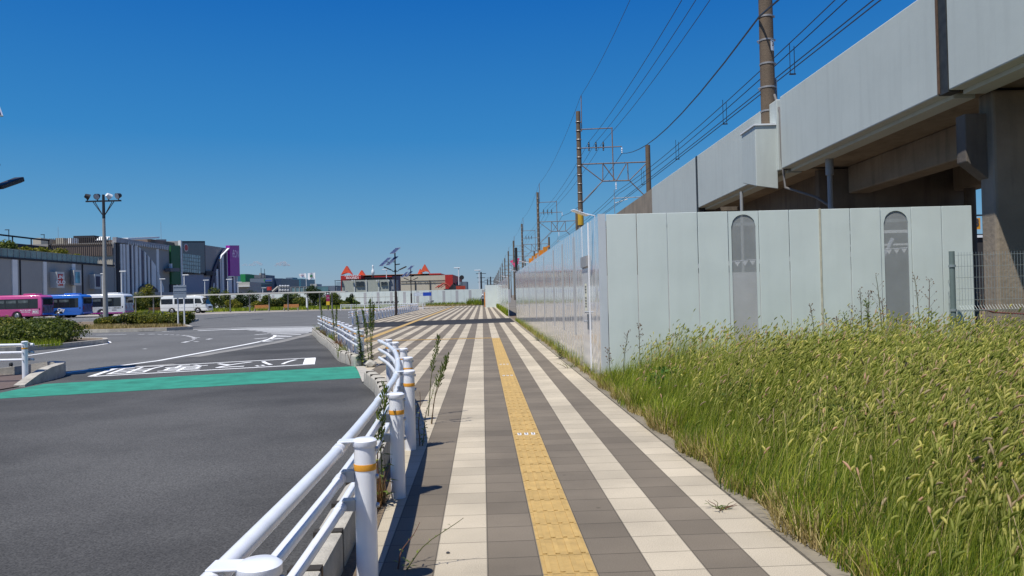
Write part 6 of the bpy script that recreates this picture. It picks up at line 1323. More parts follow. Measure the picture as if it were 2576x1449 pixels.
# floodlight mast
em = empty('floodlight_mast', (-42.6, 80.6, 0), 'tall grey mast carrying four floodlights on a crossbar', 'floodlight mast')
MPAL = mat('mast_grey', (0.30, 0.29, 0.26), rough=0.6, var=0.15, scale=2, streak=0.2)
MB().cyl((0, 0, 0), (0, 0, 10.6), 0.26, 0.14, n=16).build('mast', MPAL, em, smooth=True); MB().cyl((0, 0, 10.6), (0, 0, 13.1), 0.15, 0.13, n=12).build('mast_top', DARK, em)
MB().bx(-1.85, 1.85, -0.08, 0.08, 12.35, 12.5).build('crossbar', DARK, em)
for s in (-1, 1):
    for dx in (0.75, 0.95): MB().cyl((s*(dx+0.15), 0, 12.35), (s*0.08, 0, 10.9), 0.04, n=6).build('brace', DARK, em)
for i, (x, ry) in enumerate(((-1.7, 0.7), (-0.62, 0.0), (0.55, 0.3), (1.6, -0.4))):
    h = MB(); c = Vector((x, 0, 12.95)); d = Vector((math.sin(ry), -0.8 if i % 2 else 0.5, -0.35)).normalized()
    h.cyl(c-d*0.24, c+d*0.22, 0.2, 0.33, n=14); hh = h.build('floodlight', DARK if i in (0, 1, 3) else MATS['white_cap'], em, smooth=True)
    MB().cyl(c+d*0.221, c+d*0.24, 0.29, n=14).build('lens', mat('lens_grey', (0.4, 0.42, 0.45), rough=0.1), hh); MB().cyl((x, 0, 12.5), (x, 0, 12.8), 0.05, n=6).build('bracket', DARK, em)
# slim white street lamps before the shopping building
def slim(h=5.0):
    e = empty('street_lamp', (0, 0, 0), '', 'street lamp', 'slim white street lamps before the shopping building')
    MB().cyl((0, 0, 0), (0, 0, h), 0.09, 0.07, n=8).build('pole', MATS['white_cap'], e); MB().bx(-0.25, 0.75, -0.15, 0.15, h, h+0.13).build('lamp_head', MATS['white_cap'], e, bevel=0.04); return e
s0 = slim(); lst = [(34, 690, 150, 'slim white lamp at the far left, left of the red poster'), (257, 690, 150, 'slim white lamp hidden partly by the floodlight mast'), (305, 684, 146, 'slim white lamp before the first facade stripes'), (405, 703, 160, 'slim white lamp above the rear of the minibus'), (463, 693, 150, 'slim white lamp before the grey billboard'), (515, 706, 165, 'slim white lamp above the front of the minibus'), (573, 704, 158, 'slim white lamp before the magenta sign'), (598.7, 711, 175, 'slim white lamp before the pale low building'), (661, 725, 190, 'short slim lamp left of the red board')]
for i, (x, y, Y, lb) in enumerate(lst):
    t = DY(x, y, Y); sc_ = (t[2])/5.0
    if i == 0: s0.location = (t[0], Y, 0); s0.scale = (1.2, 1.2, sc_); s0['label'] = lb
    else: copy_thing(s0, (t[0], Y, 0), lb, scale=(1.2, 1.2, sc_))
for x, y, Y, lb in ((1153.5, 675, 190, 'tall white lamp rising behind the excavator'), (1205.3, 681, 180, 'tall white lamp at the right end of the far fence'), (972, 679, 215, 'small lamp over the roof of the cream hall')):
    t = DY(x, y, Y); o = copy_thing(s0, (t[0], Y, 0), lb, scale=(-1.5, 1.5, t[2]/5.0)); o['group'] = 'tall lamps behind the far fence'
for x, y0, Y, lb in ((22, 579, 165, 'thin lamp post on the parking deck roof at the far left'), (111, 591, 185, 'short lamp on the parking deck roof beside the stair house')):
    t = DY(x, y0, Y); e = empty('roof_lamp', (t[0], Y, 14.4), lb, 'street lamp', 'lamps on the parking deck'); MB().cyl((0, 0, 0), (0, 0, t[2]-14.4), 0.08, n=6).build('pole', DARK, e); MB().bx(-0.8, 0.1, -0.1, 0.1, t[2]-14.4, t[2]-14.25).build('lamp_head', DARK, e)
for x, y0, Y, lb in ((146, 571, 200, 'thin antenna mast above the parking deck'), (404.5, 558, 215, 'thin antenna mast above the roof band')):
    t = DY(x, y0, Y); e = tag(MB().cyl((t[0], Y, 12), t, 0.07, 0.04, n=5).build('antenna', STEEL), lb, 'antenna')
e = empty('convex_mirror', (*DY(1161.6, 698, 185)[:2], 0), 'small round dark mirror on a post behind the excavator', 'mirror'); t = DY(1161.6, 698, 185)[2]
MB().cyl((0, 0, 0), (0, 0, t), 0.08, n=6).build('post', DARK, e); MB().cyl((0, -0.1, t), (0, 0.1, t), 0.55, n=14).build('mirror_face', DARK, e)
# two-post sign seen from behind
e = empty('road_sign', (-20.9, 48.6, 0), 'grey backs of two stacked sign boards on two white posts by the shrubs', 'road sign')
for x, dy in ((-0.22, 0), (0.22, -0.1)): MB().cyl((x, dy, 0), (x, dy, 2.68), 0.045, n=10).build('post', MATS['white_cap'], e, smooth=True)
SBK = mat('sign_back', (0.30, 0.34, 0.39), rough=0.4, metal=0.5, var=0.1)
p = MB().bx(-0.42, 0.40, -0.17, -0.15, 2.16, 2.66).build('board', SBK, e); MB().bx(-0.42, 0.40, -0.17, -0.15, 1.86, 2.13).build('board', SBK, e)
for z in (2.3, 2.55): MB().bx(-0.40, 0.38, -0.2, -0.171, z, z+0.03).build('stiffener', STEEL, p)

# ================================================================== SHELTER, BENCHES, STOP SIGNS
she = empty('bus_shelter', (-40, 108, 0), 'long thin-roofed canopy on slender grey posts along the bus lane', 'shelter')
CAN = mat('canopy_pale', (0.50, 0.48, 0.42), rough=0.5, var=0.08); PST = mat('shelter_post', (0.17, 0.17, 0.16), rough=0.5, var=0.1)
rl = [(334, 747.5, 118), (420, 745, 116.5), (562, 741, 113.5), (700, 737.5, 113), (868, 734, 113)]
R_ = [DY(*q) for q in rl]
mb = MB()
for a, b_ in zip(R_, R_[1:]):
    mb.add([(a[0]+40, a[1]-108, a[2]-0.07), (b_[0]+40, b_[1]-108, b_[2]-0.07), (b_[0]+40, b_[1]-106, b_[2]-0.02), (a[0]+40, a[1]-106, a[2]-0.02), (a[0]+40, a[1]-108, a[2]+0.09), (b_[0]+40, b_[1]-108, b_[2]+0.09), (b_[0]+40, b_[1]-106, b_[2]+0.14), (a[0]+40, a[1]-106, a[2]+0.14)], [(0, 1, 2, 3), (7, 6, 5, 4), (0, 4, 5, 1), (1, 5, 6, 2), (2, 6, 7, 3), (3, 7, 4, 0)])
mb.build('roof', CAN, she)
for x in (341, 386, 579, 628, 677, 724.5, 774, 804.5, 835):
    for (xa, ya, Ya), (xb, yb, Yb_) in zip(rl, rl[1:]):
        if xa <= x <= xb: f_ = (x-xa)/(xb-xa); Y = Ya+(Yb_-Ya)*f_+0.6; zt_ = DY(x, ya+(yb-ya)*f_, Y-0.6)[2]-0.07; X = DY(x, 760, Y)[0]; MB().cyl((X+40, Y-108, 0), (X+40, Y-108, zt_), 0.10, n=8).build('post', PST, she)
WOOD = mat('bench_wood', (0.52, 0.235, 0.09), rough=0.6, var=0.15, scale=6, stretch=(1, 8, 8))
def bench():
    e = empty('bench', (0, 0, 0), '', 'bench', 'wooden benches under the canopy')
    MB().bx(-1.15, 1.15, -0.22, 0.2, 0.42, 0.47).build('seat', WOOD, e, bevel=0.01)
    for z in (0.56, 0.70, 0.84): MB().bx(-1.15, 1.15, 0.22, 0.26, z, z+0.10).build('back_slat', WOOD, e)
    for x in (-1.05, 1.05): MB().bx(x-0.04, x+0.04, -0.2, 0.26, 0, 0.42).build('leg', CONC, e); MB().bx(x-0.03, x+0.03, 0.26, 0.30, 0.4, 0.95).build('back_post', PST, e)
    return e
bn = bench(); t = DY(658.5, 780, 117); bn.location = (t[0], 117, 0); bn['label'] = 'orange wooden bench below the canopy, middle one of three'
t = DY(732, 780, 117.5); copy_thing(bn, (t[0], 117.5, 0), 'orange wooden bench below the canopy, rightmost one')
t = DY(395, 784, 120); copy_thing(bn, (t[0], 119.5, 0), 'orange wooden bench partly hidden behind the tail of the minibus')
e = empty('bus_stop_sign', (*DY(825.5, 770, 112)[:2], 0), 'upright magenta and yellow bus stop sign under the canopy end', 'sign')
MB().cyl((0, 0, 0), (0, 0, 0.75), 0.09, n=8).build('post', DARK, e); MB().bx(-0.24, 0.24, -0.1, 0.1, 0.72, 1.25).build('lower_panel', mat('stop_yellow', (0.62, 0.40, 0.02)), e); MB().bx(-0.24, 0.24, -0.1, 0.1, 1.26, 2.2).build('middle_panel', mat('stop_magenta', (0.25, 0.005, 0.07)), e); MB().bx(-0.24, 0.24, -0.1, 0.1, 2.21, 2.62).build('top_panel', DARK, e); MB().bx(-0.12, 0.12, -0.115, -0.101, 2.33, 2.5).build('number', MATS['white_cap'], e); add_text('lettering', 'バス', 0.26, MATS['white_cap'], e, lambda x, y, z: (x, -0.11, 1.75+y))
e = empty('notice_post', (*DY(772, 775, 112.5)[:2], 0), 'narrow white notice board at a canopy post', 'sign'); MB().bx(-0.1, 0.1, -0.05, 0.05, 0.45, 1.9).build('board', MATS['white_cap'], e); MB().cyl((0, 0.1, 0), (0, 0.1, 1.9), 0.05, n=6).build('post', PST, e)
e = empty('information_board', (*DY(1063, 750, 139)[:2], 0), 'low sign with white and blue halves standing before the far fence', 'sign')
MB().bx(-1.6, 0.1, -0.04, 0.04, 1.75, 2.4).build('white_half', mat('board_white', (0.5, 0.55, 0.6), rough=0.5, var=0.3, scale=3), e); MB().bx(0.1, 1.6, -0.05, 0.05, 1.75, 2.4).build('blue_half', mat('board_blue', (0.01, 0.06, 0.40), rough=0.5), e)
for x in (-1.5, 1.5): MB().cyl((x, 0, 0), (x, 0, 1.75), 0.05, n=6).build('post', STEEL, e)
# bicycles on a rail
e = empty('bicycle_rail', (*DY(937, 760, 140)[:2], 0), 'low dark frame rail where bicycles are parked, before the far fence', 'rail')
mb = MB(); W0 = DY(1000, 760, 140)[0]-e.location[0]; W1 = DY(873.5+6, 760, 140)[0]-e.location[0]; W1 = DY(873, 760, 140)[0]-e.location[0]
for x in (W1, (W0+W1)/2, W0): mb.cyl((x, 0, 0), (x, 0, 1.75), 0.05, n=6)
mb.tube([(W1, 0, 1.75), (W0, 0, 1.75)], 0.05, 6); mb.build('frame', PST, e)
def bicycle():
    e = empty('bicycle', (0, 0, 0), '', 'bicycle', 'bicycles parked by the far fence')
    for x in (-0.52, 0.52):
        c = [(x+0.32*math.cos(t*math.pi/8), 0, 0.33+0.32*math.sin(t*math.pi/8)) for t in range(17)]; w = MB().tube(c, 0.022, 5, cap=False).build('wheel', BLACK, e)
        sp = MB()
        for t in range(4): a = t*math.pi/4; sp.cyl((x+0.31*math.cos(a), 0, 0.33+0.31*math.sin(a)), (x-0.31*math.cos(a), 0, 0.33-0.31*math.sin(a)), 0.006, n=3)
        sp.build('spokes', STEEL, w)
    f = MB()
    for a, c in (((-0.52, 0.33), (-0.15, 0.75)), ((-0.15, 0.75), (0.0, 0.3)), ((-0.52, 0.33), (0.0, 0.3)), ((0.0, 0.3), (0.38, 0.78)), ((-0.15, 0.72), (0.38, 0.75)), ((0.36, 0.95), (0.52, 0.33))): f.cyl((a[0], 0, a[1]), (c[0], 0, c[1]), 0.02, n=6)
    f.build('frame', DARK, e); MB().box((-0.18, 0, 0.86), (0.24, 0.12, 0.06)).build('saddle', BLACK, e, bevel=0.02); MB().tube([(0.3, -0.25, 1.0), (0.38, 0, 0.97), (0.3, 0.25, 1.0)], 0.015, 5).build('handlebar', STEEL, e); MB().box((0.62, 0, 0.82), (0.3, 0.32, 0.22)).build('basket', mat('basket_wire', (0.12, 0.12, 0.12), rough=0.6), e)
    return e
bk = bicycle(); xs = [923, 932, 944, 951, 963, 972, 981, 990, 996]
nm2 = ['leftmost', 'second from the left', 'third from the left', 'fourth from the left', 'middle', 'fourth from the right', 'third from the right', 'second from the right', 'rightmost']
for i, x in enumerate(xs):
    X = DY(x, 760, 139.3)[0]; lb = '%s dark bicycle in the row before the far fence' % nm2[i]
    if i == 0: bk.location = (X, 139.3, 0); bk.rotation_euler = (0, 0, 1.1); bk['label'] = lb
    else: copy_thing(bk, (X, 139.3+0.1*(i % 2), 0), lb, rz=0.9+0.15*(i % 3))
X = DY(1080, 760, 133)[0]; o = copy_thing(bk, (X, 133, 0), 'single dark bicycle standing below the blue and white sign', rz=0.4); 

# ================================================================== PERSON (guard)
e = empty('person', (*DY(1215, 765, 117)[:2], 0.0), 'person in dark uniform and white helmet standing at the end of the far fence', 'person')
def skin(name, joints, edges, m, par, sub=1):
    me = bpy.data.meshes.new(name); me.from_pydata([j[:3] for j in joints], edges, []); o = bpy.data.objects.new(name, me); COL.objects.link(o)
    o.modifiers.new('s', 'SKIN'); o.modifiers.new('d', 'SUBSURF').levels = sub
    for v, j in zip(me.skin_vertices[0].data, joints): v.radius = (j[3], j[4] if len(j) > 4 else j[3])
    me.skin_vertices[0].data[0].use_root = True
    bpy.context.view_layer.update(); dg = bpy.context.evaluated_depsgraph_get(); m2 = bpy.data.meshes.new_from_object(o.evaluated_get(dg)); bpy.data.objects.remove(o)
    m2.name = name; m2.materials.clear(); m2.materials.append(m)
    for p in m2.polygons: p.use_smooth = True
    o = bpy.data.objects.new(name, m2); COL.objects.link(o); o.parent = par; return o
UNI = mat('uniform_dark', (0.018, 0.02, 0.035), rough=0.85); SKN = mat('skin', (0.45, 0.27, 0.19), rough=0.6)
J = [(0, 0, 0.95, 0.15, 0.11), (0, 0, 1.18, 0.15, 0.11), (0, 0, 1.40, 0.17, 0.10), (0, 0, 1.50, 0.055), (0, -0.01, 1.62, 0.075, 0.09), (0, -0.01, 1.70, 0.07, 0.08),
     (-0.20, 0, 1.40, 0.055), (-0.26, 0.02, 1.14, 0.043), (-0.22, -0.12, 0.92, 0.034), (-0.21, -0.18, 0.86, 0.03), (0.20, 0, 1.40, 0.055), (0.27, 0.02, 1.14, 0.043), (0.25, -0.08, 0.90, 0.034), (0.25, -0.11, 0.82, 0.03),
     (-0.10, 0, 0.86, 0.09), (-0.11, 0, 0.48, 0.065), (-0.12, 0.02, 0.09, 0.045), (-0.13, -0.14, 0.045, 0.04), (0.10, 0, 0.86, 0.09), (0.12, 0, 0.48, 0.065), (0.14, 0.02, 0.09, 0.045), (0.15, -0.14, 0.045, 0.04)]
E_ = [(0, 1), (1, 2), (2, 3), (3, 4), (4, 5), (2, 6), (6, 7), (7, 8), (8, 9), (2, 10), (10, 11), (11, 12), (12, 13), (0, 14), (14, 15), (15, 16), (16, 17), (0, 18), (18, 19), (19, 20), (20, 21)]
bod = skin('body', J, E_, UNI, e)
fc = MB().lathe((0, -0.02, 1.52), [(0.04, 0), (0.078, 0.05), (0.088, 0.11), (0.082, 0.16), (0.05, 0.2)], 14).build('face', SKN, e, smooth=True)
MB().box((0, -0.115, 1.61), (0.022, 0.03, 0.035)).build('nose', SKN, fc); 
for s in (-1, 1): MB().box((s*0.03, -0.104, 1.645), (0.018, 0.012, 0.01)).build('eye', DARK, fc)
MB().lathe((0, -0.01, 1.66), [(0.135, -0.01), (0.132, 0.01), (0.11, 0.05), (0.09, 0.1), (0.02, 0.13)], 16).build('helmet', MATS['white_cap'], e, smooth=True)
vest = MB().prism([(-0.17, 1.08), (0.17, 1.08), (0.19, 1.42), (-0.19, 1.42)], 'y', -0.125, -0.118).build('vest_panel', mat('vest_grey', (0.25, 0.27, 0.3)), e)
for s in (-1, 1):
    hx, hy, hz = (-0.205, -0.2, 0.84) if s < 0 else (0.25, -0.125, 0.79)
    hd = skin('hand', [(hx, hy, hz, 0.022, 0.012), (hx, hy-0.02, hz-0.07, 0.028, 0.012)], [(0, 1)], SKN, e)
    for k in range(4): x = hx-0.024+k*0.016; skin('finger', [(x, hy-0.02, hz-0.075, 0.008), (x, hy-0.03, hz-0.115, 0.007), (x, hy-0.05, hz-0.14+0.006*abs(k-1), 0.006)], [(0, 1), (1, 2)], SKN, hd)
    skin('thumb', [(hx+s*-0.024, hy-0.01, hz-0.02, 0.009), (hx+s*-0.045, hy-0.025, hz-0.05, 0.008), (hx+s*-0.045, hy-0.035, hz-0.075, 0.007)], [(0, 1), (1, 2)], SKN, hd)

# ================================================================== PLANTING
LG = leafmat('shrub_green', (0.055, 0.085, 0.016), (0.15, 0.16, 0.03)); LY = leafmat('shrub_yellow_green', (0.12, 0.13, 0.018), (0.27, 0.23, 0.03)); LD = leafmat('shrub_dark', (0.018, 0.038, 0.012), (0.05, 0.075, 0.02)); LR = leafmat('shrub_rust', (0.13, 0.09, 0.03), (0.22, 0.13, 0.05))
def shrub(name, loc_, blobs, n, size, m, label, cat='shrub', group=None, seed=1, stems=3, core=True, extra=None):
    e = empty(name, loc_, label, cat, group); g = random.Random(seed)
    for k in range(stems):
        b_ = blobs[g.randrange(len(blobs))]; x, y = b_[0]+g.uniform(-.3, .3)*b_[3], b_[1]+g.uniform(-.3, .3)*b_[4]
        MB().tube([(x*0.8, y*0.8, 0), (x, y, b_[2]*0.6), (x+g.uniform(-.2, .2)*b_[3], y, b_[2]+b_[5]*0.5)], [0.03+0.02*b_[5], 0.02+0.01*b_[5], 0.008], 6).build('trunk' if cat == 'tree' else 'branch', BARK, e)
    leaves('crown' if cat == 'tree' else 'foliage', blobs, n, size, m, e, seed)
    if extra: leaves('new_growth', [(b_[0], b_[1], b_[2]+b_[5]*0.25, b_[3]*0.95, b_[4]*0.95, b_[5]*0.9) for b_ in blobs], n//3, size*0.9, extra, e, seed+50, fill=0.8)
    return e
# island 1 : big hedge at the left
isl = [G(*s_(x, y, *k6))[:2] for x, y in ((-600, 1330), (0, 1262), (420, 1222), (1000, 1122), (1500, 1048), (1745, 1000), (1790, 975), (1750, 955), (1500, 930))]
def island(pts, h=0.16):
    cx = sum(p[0] for p in pts)/len(pts); cy = sum(p[1] for p in pts)/len(pts)
    struct(MB().prism(pts, 'z', -0.05, h-0.03).build('planting_bed', SOIL)); struct(MB().strip(pts+[pts[0]], 0.18, -0.05, h+0.05).build('kerb', CONC))
island([(-30, 25.4), (-24, 25.3), (-19.3, 25.3), (-17.2, 26.6), (-16.6, 28.5), (-16.4, 31), (-17.1, 32.2), (-19, 33.5), (-30, 34.2), (-36, 30)][::1])
hb = [((-26.8, 29.4), 1.5), ((-25.0, 30.0), 1.3), ((-23.2, 29.6), 1.25), ((-21.6, 30.0), 1.3), ((-20.0, 29.9), 1.25), ((-18.2, 29.9), 1.15)]
lbs = ['large hedge shrub at the left edge before the pink bus', 'bushy hedge shrub second from the left edge, taller with rusty twigs', 'dense green hedge shrub third from the left edge', 'mid-hedge shrub with yellowish tips below the blue bus', 'hedge shrub second from the right end of the big hedge', 'rightmost and lowest shrub of the big hedge by its kerb tip']
for i, ((x, y), hz) in enumerate(hb):
    shrub('hedge_shrub', (x, y, 0.05), [(0, 0, 0.42, 1.35, 1.6, 0.45*hz), (0.4, -0.7, 0.35, 0.9, 0.9, 0.36*hz), (-0.5, 0.3, 0.62*hz, 0.7, 0.8, 0.26*hz), (0.3, 0.5, 0.62*hz, 0.6, 0.6, 0.2*hz), (-0.3, -1.1, 0.25, 0.9, 0.6, 0.3)], 7500, 0.062, (LG, LR, LG, LY, LG, LG)[i], lbs[i], group='shrubs of the big hedge', seed=70+i, stems=4, extra=LY if i in (0, 2, 4) else LG)
fr_ = np.array([(-18.3, 28.0)]); 
def tuft(name, cx, cy, rx, ry, n, h, m, label, wd=0.012, z=0.1, seed=5):
    g = np.random.default_rng(seed); a = g.random(n)*6.283; r_ = np.sqrt(g.random(n)); x = cx+rx*r_*np.cos(a); y = cy+ry*r_*np.sin(a); H = h*(0.4+0.8*g.random(n)); b_ = g.random(n)*6.283; L = H*0.5*g.random(n); dx, dy = np.cos(b_), np.sin(b_)
    V = np.stack([np.stack([x-dy*wd, y+dx*wd, 0*x+z], 1), np.stack([x+dy*wd, y-dx*wd, 0*x+z], 1), np.stack([x+dx*L, y+dy*L, z+H], 1)], 1)
    return tag(np_mesh(name, V.reshape(-1, 3), np.arange(n*3).reshape(n, 3), m), label, 'grass', kind='stuff')
tuft('low_grass', -18.6, 27.9, 2.2, 1.0, 1800, 0.28, GR1, 'bright green grass in front of the big hedge'); tuft('dry_grass', -22, 27.0, 3.8, 1.1, 2600, 0.26, GR2, 'dry brown undergrowth in front of the big hedge')
# island 2
island([(-37, 66), (-33.5, 50), (-28, 45.6), (-22.8, 43.4), (-19.6, 43.6), (-18.8, 45.0), (-20.3, 48.0), (-23, 52.5), (-27, 66)])
lst2 = [(255, 806, 53, 0.45, LG, 'small shrub left of the mast foot in the dry island'), (268, 808, 52, 0.55, LY, 'yellow-green shrub at the foot of the floodlight mast'), (292, 804, 56, 0.5, LY, 'pale shrub right of the mast foot'), (325, 806, 51.5, 0.75, LD, 'dark green rounded shrub in the dry island'), (350, 804, 51.5, 0.80, LG, 'mid-green rounded shrub in the dry island'), (375, 806, 50.5, 0.72, LY, 'bright yellow-green shrub left of the two-post sign'), (402, 808, 50, 0.7, LY, 'wide yellow-green shrub just left of the sign posts'), (428, 808, 49.5, 0.7, LG, 'shrub standing between the sign posts'), (460, 808, 49.3, 0.75, LG, 'rightmost shrub at the tip of the dry island')]
for i, (x, y, Y, r_, m, lb) in enumerate(lst2):
    X = DY(x, y, Y)[0]; shrub('shrub', (X, Y, 0.12), [(0, 0, r_*0.55, r_*0.95, r_*0.9, r_*0.5), (r_*0.4, 0.2, r_*0.75, r_*0.5, r_*0.5, r_*0.35), (-r_*0.5, -0.1, r_*0.6, r_*0.45, r_*0.5, r_*0.35)], 1500, 0.07, m, lb, group='round shrubs of the dry island', seed=90+i, stems=3, extra=LG if m is LY else LY)
tuft('dry_grass', -24.5, 46.8, 4.5, 1.8, 5000, 0.22, GR2, 'dry golden grass covering the traffic island', wd=0.02); tuft('dry_grass', -29, 49.5, 4.0, 2.5, 3000, 0.22, GR2, 'dry golden grass at the left of the traffic island', wd=0.02)
# trees behind the canopy
tl = [(352, 742, 1.0, LG), (372, 740, 0.9, LY), (345, 760, 0.8, LG), (392, 748, 0.8, LD), (545, 748, 0.9, LG), (568, 744, 1.0, LG), (590, 758, 0.7, LY), (603, 757, 0.95, LD), (628, 748, 1.25, LD), (650, 763, 0.6, LY), (672, 760, 0.8, LG), (692, 764, 0.7, LY), (706, 757, 0.95, LD), (722, 756, 0.9, LD), (742, 752, 1.15, LG), (762, 756, 1.0, LG), (785, 748, 1.3, LD), (800, 750, 1.2, LD), (818, 756, 0.95, LG), (842, 758, 1.05, LG), (858, 764, 0.7, LG), (870, 768, 0.5, LG), (883, 752, 0.4, LD), (892, 766, 0.45, LG)]
kinds = {id(LG): 'green', id(LY): 'yellowish', id(LD): 'dark'}
refs = ['behind the tail of the white bus', 'above the minibus tail', 'low by the white bus', 'left of the minibus rear', 'at the nose of the minibus', 'above the nose of the minibus', 'right of the minibus nose', 'before the pale low house', 'broadest left of the middle bench', 'low above the middle bench', 'right of the middle bench', 'low between the two benches', 'left above the right bench', 'just above the right bench', 'right above the right bench', 'left of the narrow notice board', 'tall right of the notice board', 'tall beside the notice board farther right', 'left of the magenta stop sign', 'right of the magenta stop sign', 'low under the canopy end', 'low left end of the white rail', 'small with a bare stem before the far fence', 'small before the bicycle rail']
for i, (x, y, r_, m) in enumerate(tl):
    Y = 129+3*((i*7) % 3); t = DY(x, y-14*r_, Y); h = max(t[2], 1.2); X = t[0]; w = 0.65+0.75*r_; h *= (0.85, 1.0, 1.22)[(i*5) % 3]
    g = random.Random(200+i); bl = [(g.uniform(-.5, .5)*w, g.uniform(-.5, .5)*w, h*g.uniform(0.35, 0.8), w*g.uniform(.45, .8), w*0.7, h*g.uniform(.18, .3)) for _ in range(6)]+[(0, 0, h*0.3, w, w*0.8, h*0.28), (g.uniform(-.2, .2)*w, 0, h*0.86, w*0.4, w*0.4, h*0.16)]
    shrub('small_tree', (X, Y, 0), bl, 2300, 0.14, m, 'small %s tree %s' % (kinds[id(m)], refs[i]), 'tree', 'small trees behind the canopy', seed=120+i, stems=3, extra=LY if i % 3 == 0 else None)
tuft('low_grass', -46, 126, 22, 4, 6000, 0.6, GR1, 'green ground cover below the small trees', wd=0.08, z=0.0, seed=8); tuft('low_grass', -28, 126, 12, 6, 5000, 0.55, GR1, 'green ground cover right of the canopy', wd=0.08, z=0.0, seed=9)
tuft('low_grass', *DY(1108, 760, 140)[:2], 5, 2.0, 1200, 0.6, GR1, 'weeds before the far fence at the end of the pavement', wd=0.05, z=0, seed=12); tuft('low_grass', *DY(1198, 760, 128)[:2], 1.6, 1.6, 700, 1.2, GR1, 'weeds beside the guard at the fence end', wd=0.04, z=0, seed=13); tuft('dry_grass', -14, 128, 9, 5, 3500, 0.25, GR2, 'dry grass before the far fence', wd=0.06, z=0, seed=14)
# terrace shrubs of the shopping building
for i, (x, y, r_, lb) in enumerate(((6, 600+22, 2.0, 'shrub on the terrace at the far left edge'), (58, 631, 1.5, 'terrace shrub left of the deck corner'), (96, 627, 1.6, 'terrace shrub below the first stair house'), (125+20, 634, 1.7, 'terrace shrub above the red poster box'), (187, 636, 1.2, 'small terrace shrub above the aqua poster box'))):
    p = DX(x, y, XM-2.2); shrub('terrace_shrub', (p[0], p[1], 10.1), [(0, 0, r_*0.7, r_*0.9, r_*1.6, r_*0.75), (0, r_*0.8, r_*1.1, r_*0.6, r_*0.8, r_*0.5)], 1100, 0.24, LY if i else LG, lb, group='shrubs on the mall terrace', seed=160+i, stems=2)

# ================================================================== ODDS AND ENDS
e = empty('work_machine', (*UV(U_S+0.12, 27.5), 0), 'long orange and grey machine top showing above the glossy fence', 'machine', rz=RZ)
OY = mat('machine_orange', (0.60, 0.24, 0.02), rough=0.5, var=0.15)
MB().bx(0.0, 0.5, 0, 9.0, FH-0.25, FH+0.06).build('deck', OY, e)
for y in (0.2, 2.2, 4.4, 6.6, 8.7): MB().bx(0.05, 0.2, y, y+0.35, FH+0.061, FH+0.34).build('stanchion', OY, e)
MB().bx(0.1, 0.45, 2.7, 6.4, FH+0.061, FH+0.26).build('casing', mat('casing_grey', (0.4, 0.4, 0.4), rough=0.6), e); MB().bx(0.22, 0.28, 0.2, 9.0, FH+0.345, FH+0.39).build('guard_rail_bar', OY, e)
for y in (1.0, 8.0): MB().bx(0.1, 0.4, y, y+0.3, 0, FH-0.25).build('leg', DARK, e)
e = empty('ribbons', (*DY(1293, 660, 62)[:2], 0), 'pink ribbons fluttering from a pole behind the fences', 'ribbon')
zp = DY(1293, 660, 62)[2]; PK = mat('ribbon_pink', (0.75, 0.08, 0.20), rough=0.6); MB().cyl((0.12, 0, 0), (0.12, 0, zp+0.6), 0.05, n=6).build('pole', DARK, e)
for i, (x, z, w, h) in enumerate(((-0.28, 0.15, 0.22, 0.2), (-0.12, -0.05, 0.2, 0.2), (0.0, -0.2, 0.24, 0.22), (0.2, 0.1, 0.18, 0.25), (0.3, 0.32, 0.15, 0.2))):
    MB().add([(x, 0, zp+z), (x+w, 0.05, zp+z+0.04), (x+w*0.8, 0.02, zp+z-h), (x-0.03, 0, zp+z-h*0.7), (x, 0.02, zp+z), (x+w, 0.07, zp+z+0.04), (x+w*0.8, 0.04, zp+z-h), (x-0.03, 0.02, zp+z-h*0.7)], [(0, 1, 2, 3), (7, 6, 5, 4), (0, 4, 5, 1), (1, 5, 6, 2), (2, 6, 7, 3), (3, 7, 4, 0)]).build('strip', PK, e)
# distant utility poles
for i, (x, y, Y, lb) in enumerate(((1210, 684, 200, 'wooden-looking utility pole with crossarms beside the tall white lamp'), (1234, 696, 260, 'dark utility pole with crossarm right of the white lamp'), (1226, 702, 300, 'farther dark utility pole between the lamp and the gantries'))):
    t = DY(x, y, Y); e = empty('utility_pole', (t[0], Y, 0), lb, 'utility pole', 'distant utility poles'); MB().cyl((0, 0, 0), (0, 0, t[2]), 0.25, 0.18, n=8).build('pole', DARK, e)
    for j in range(3): MB().bx(-1.3+0.2*j, 1.3-0.2*j, -0.06, 0.06, t[2]-0.5-1.1*j, t[2]-0.36-1.1*j).build('crossarm', DARK, e)
# small debris on the pavement and verge
for i, (x, y, r_, lb) in enumerate(((1127, 1392, 0.013, 'small dark leaf scrap lying on the cream stripe'), (1223, 0, 0, ''), (480, 2, 0, ''))):
    if r_ == 0: continue
    g_ = G(x, y); tag(MB().lathe((g_[0], g_[1], 0.001), [(r_*0.4, 0), (r_, 0.003), (r_*0.6, 0.008)], 7).build('leaf_scrap', DARK), lb, 'debris')
g_ = G(716, 2130/1.5652); g2 = G(*(2160/2576*0+714, 1354)); 
bm_ = bmesh.new(); bmesh.ops.create_icosphere(bm_, subdivisions=2, radius=0.13); me = bpy.data.meshes.new('rock')
for v in bm_.verts: v.co *= 1+0.25*math.sin(v.co.x*30+v.co.y*17)*math.cos(v.co.z*23); v.co.z *= 0.7
bm_.to_mesh(me); bm_.free(); me.materials.append(CONC); o = bpy.data.objects.new('rock', me); COL.objects.link(o); o.location = (-3.18, 17.2, 0.07); tag(o, 'pale broken stone lying at the end of the kerb by the tall weeds', 'stone')
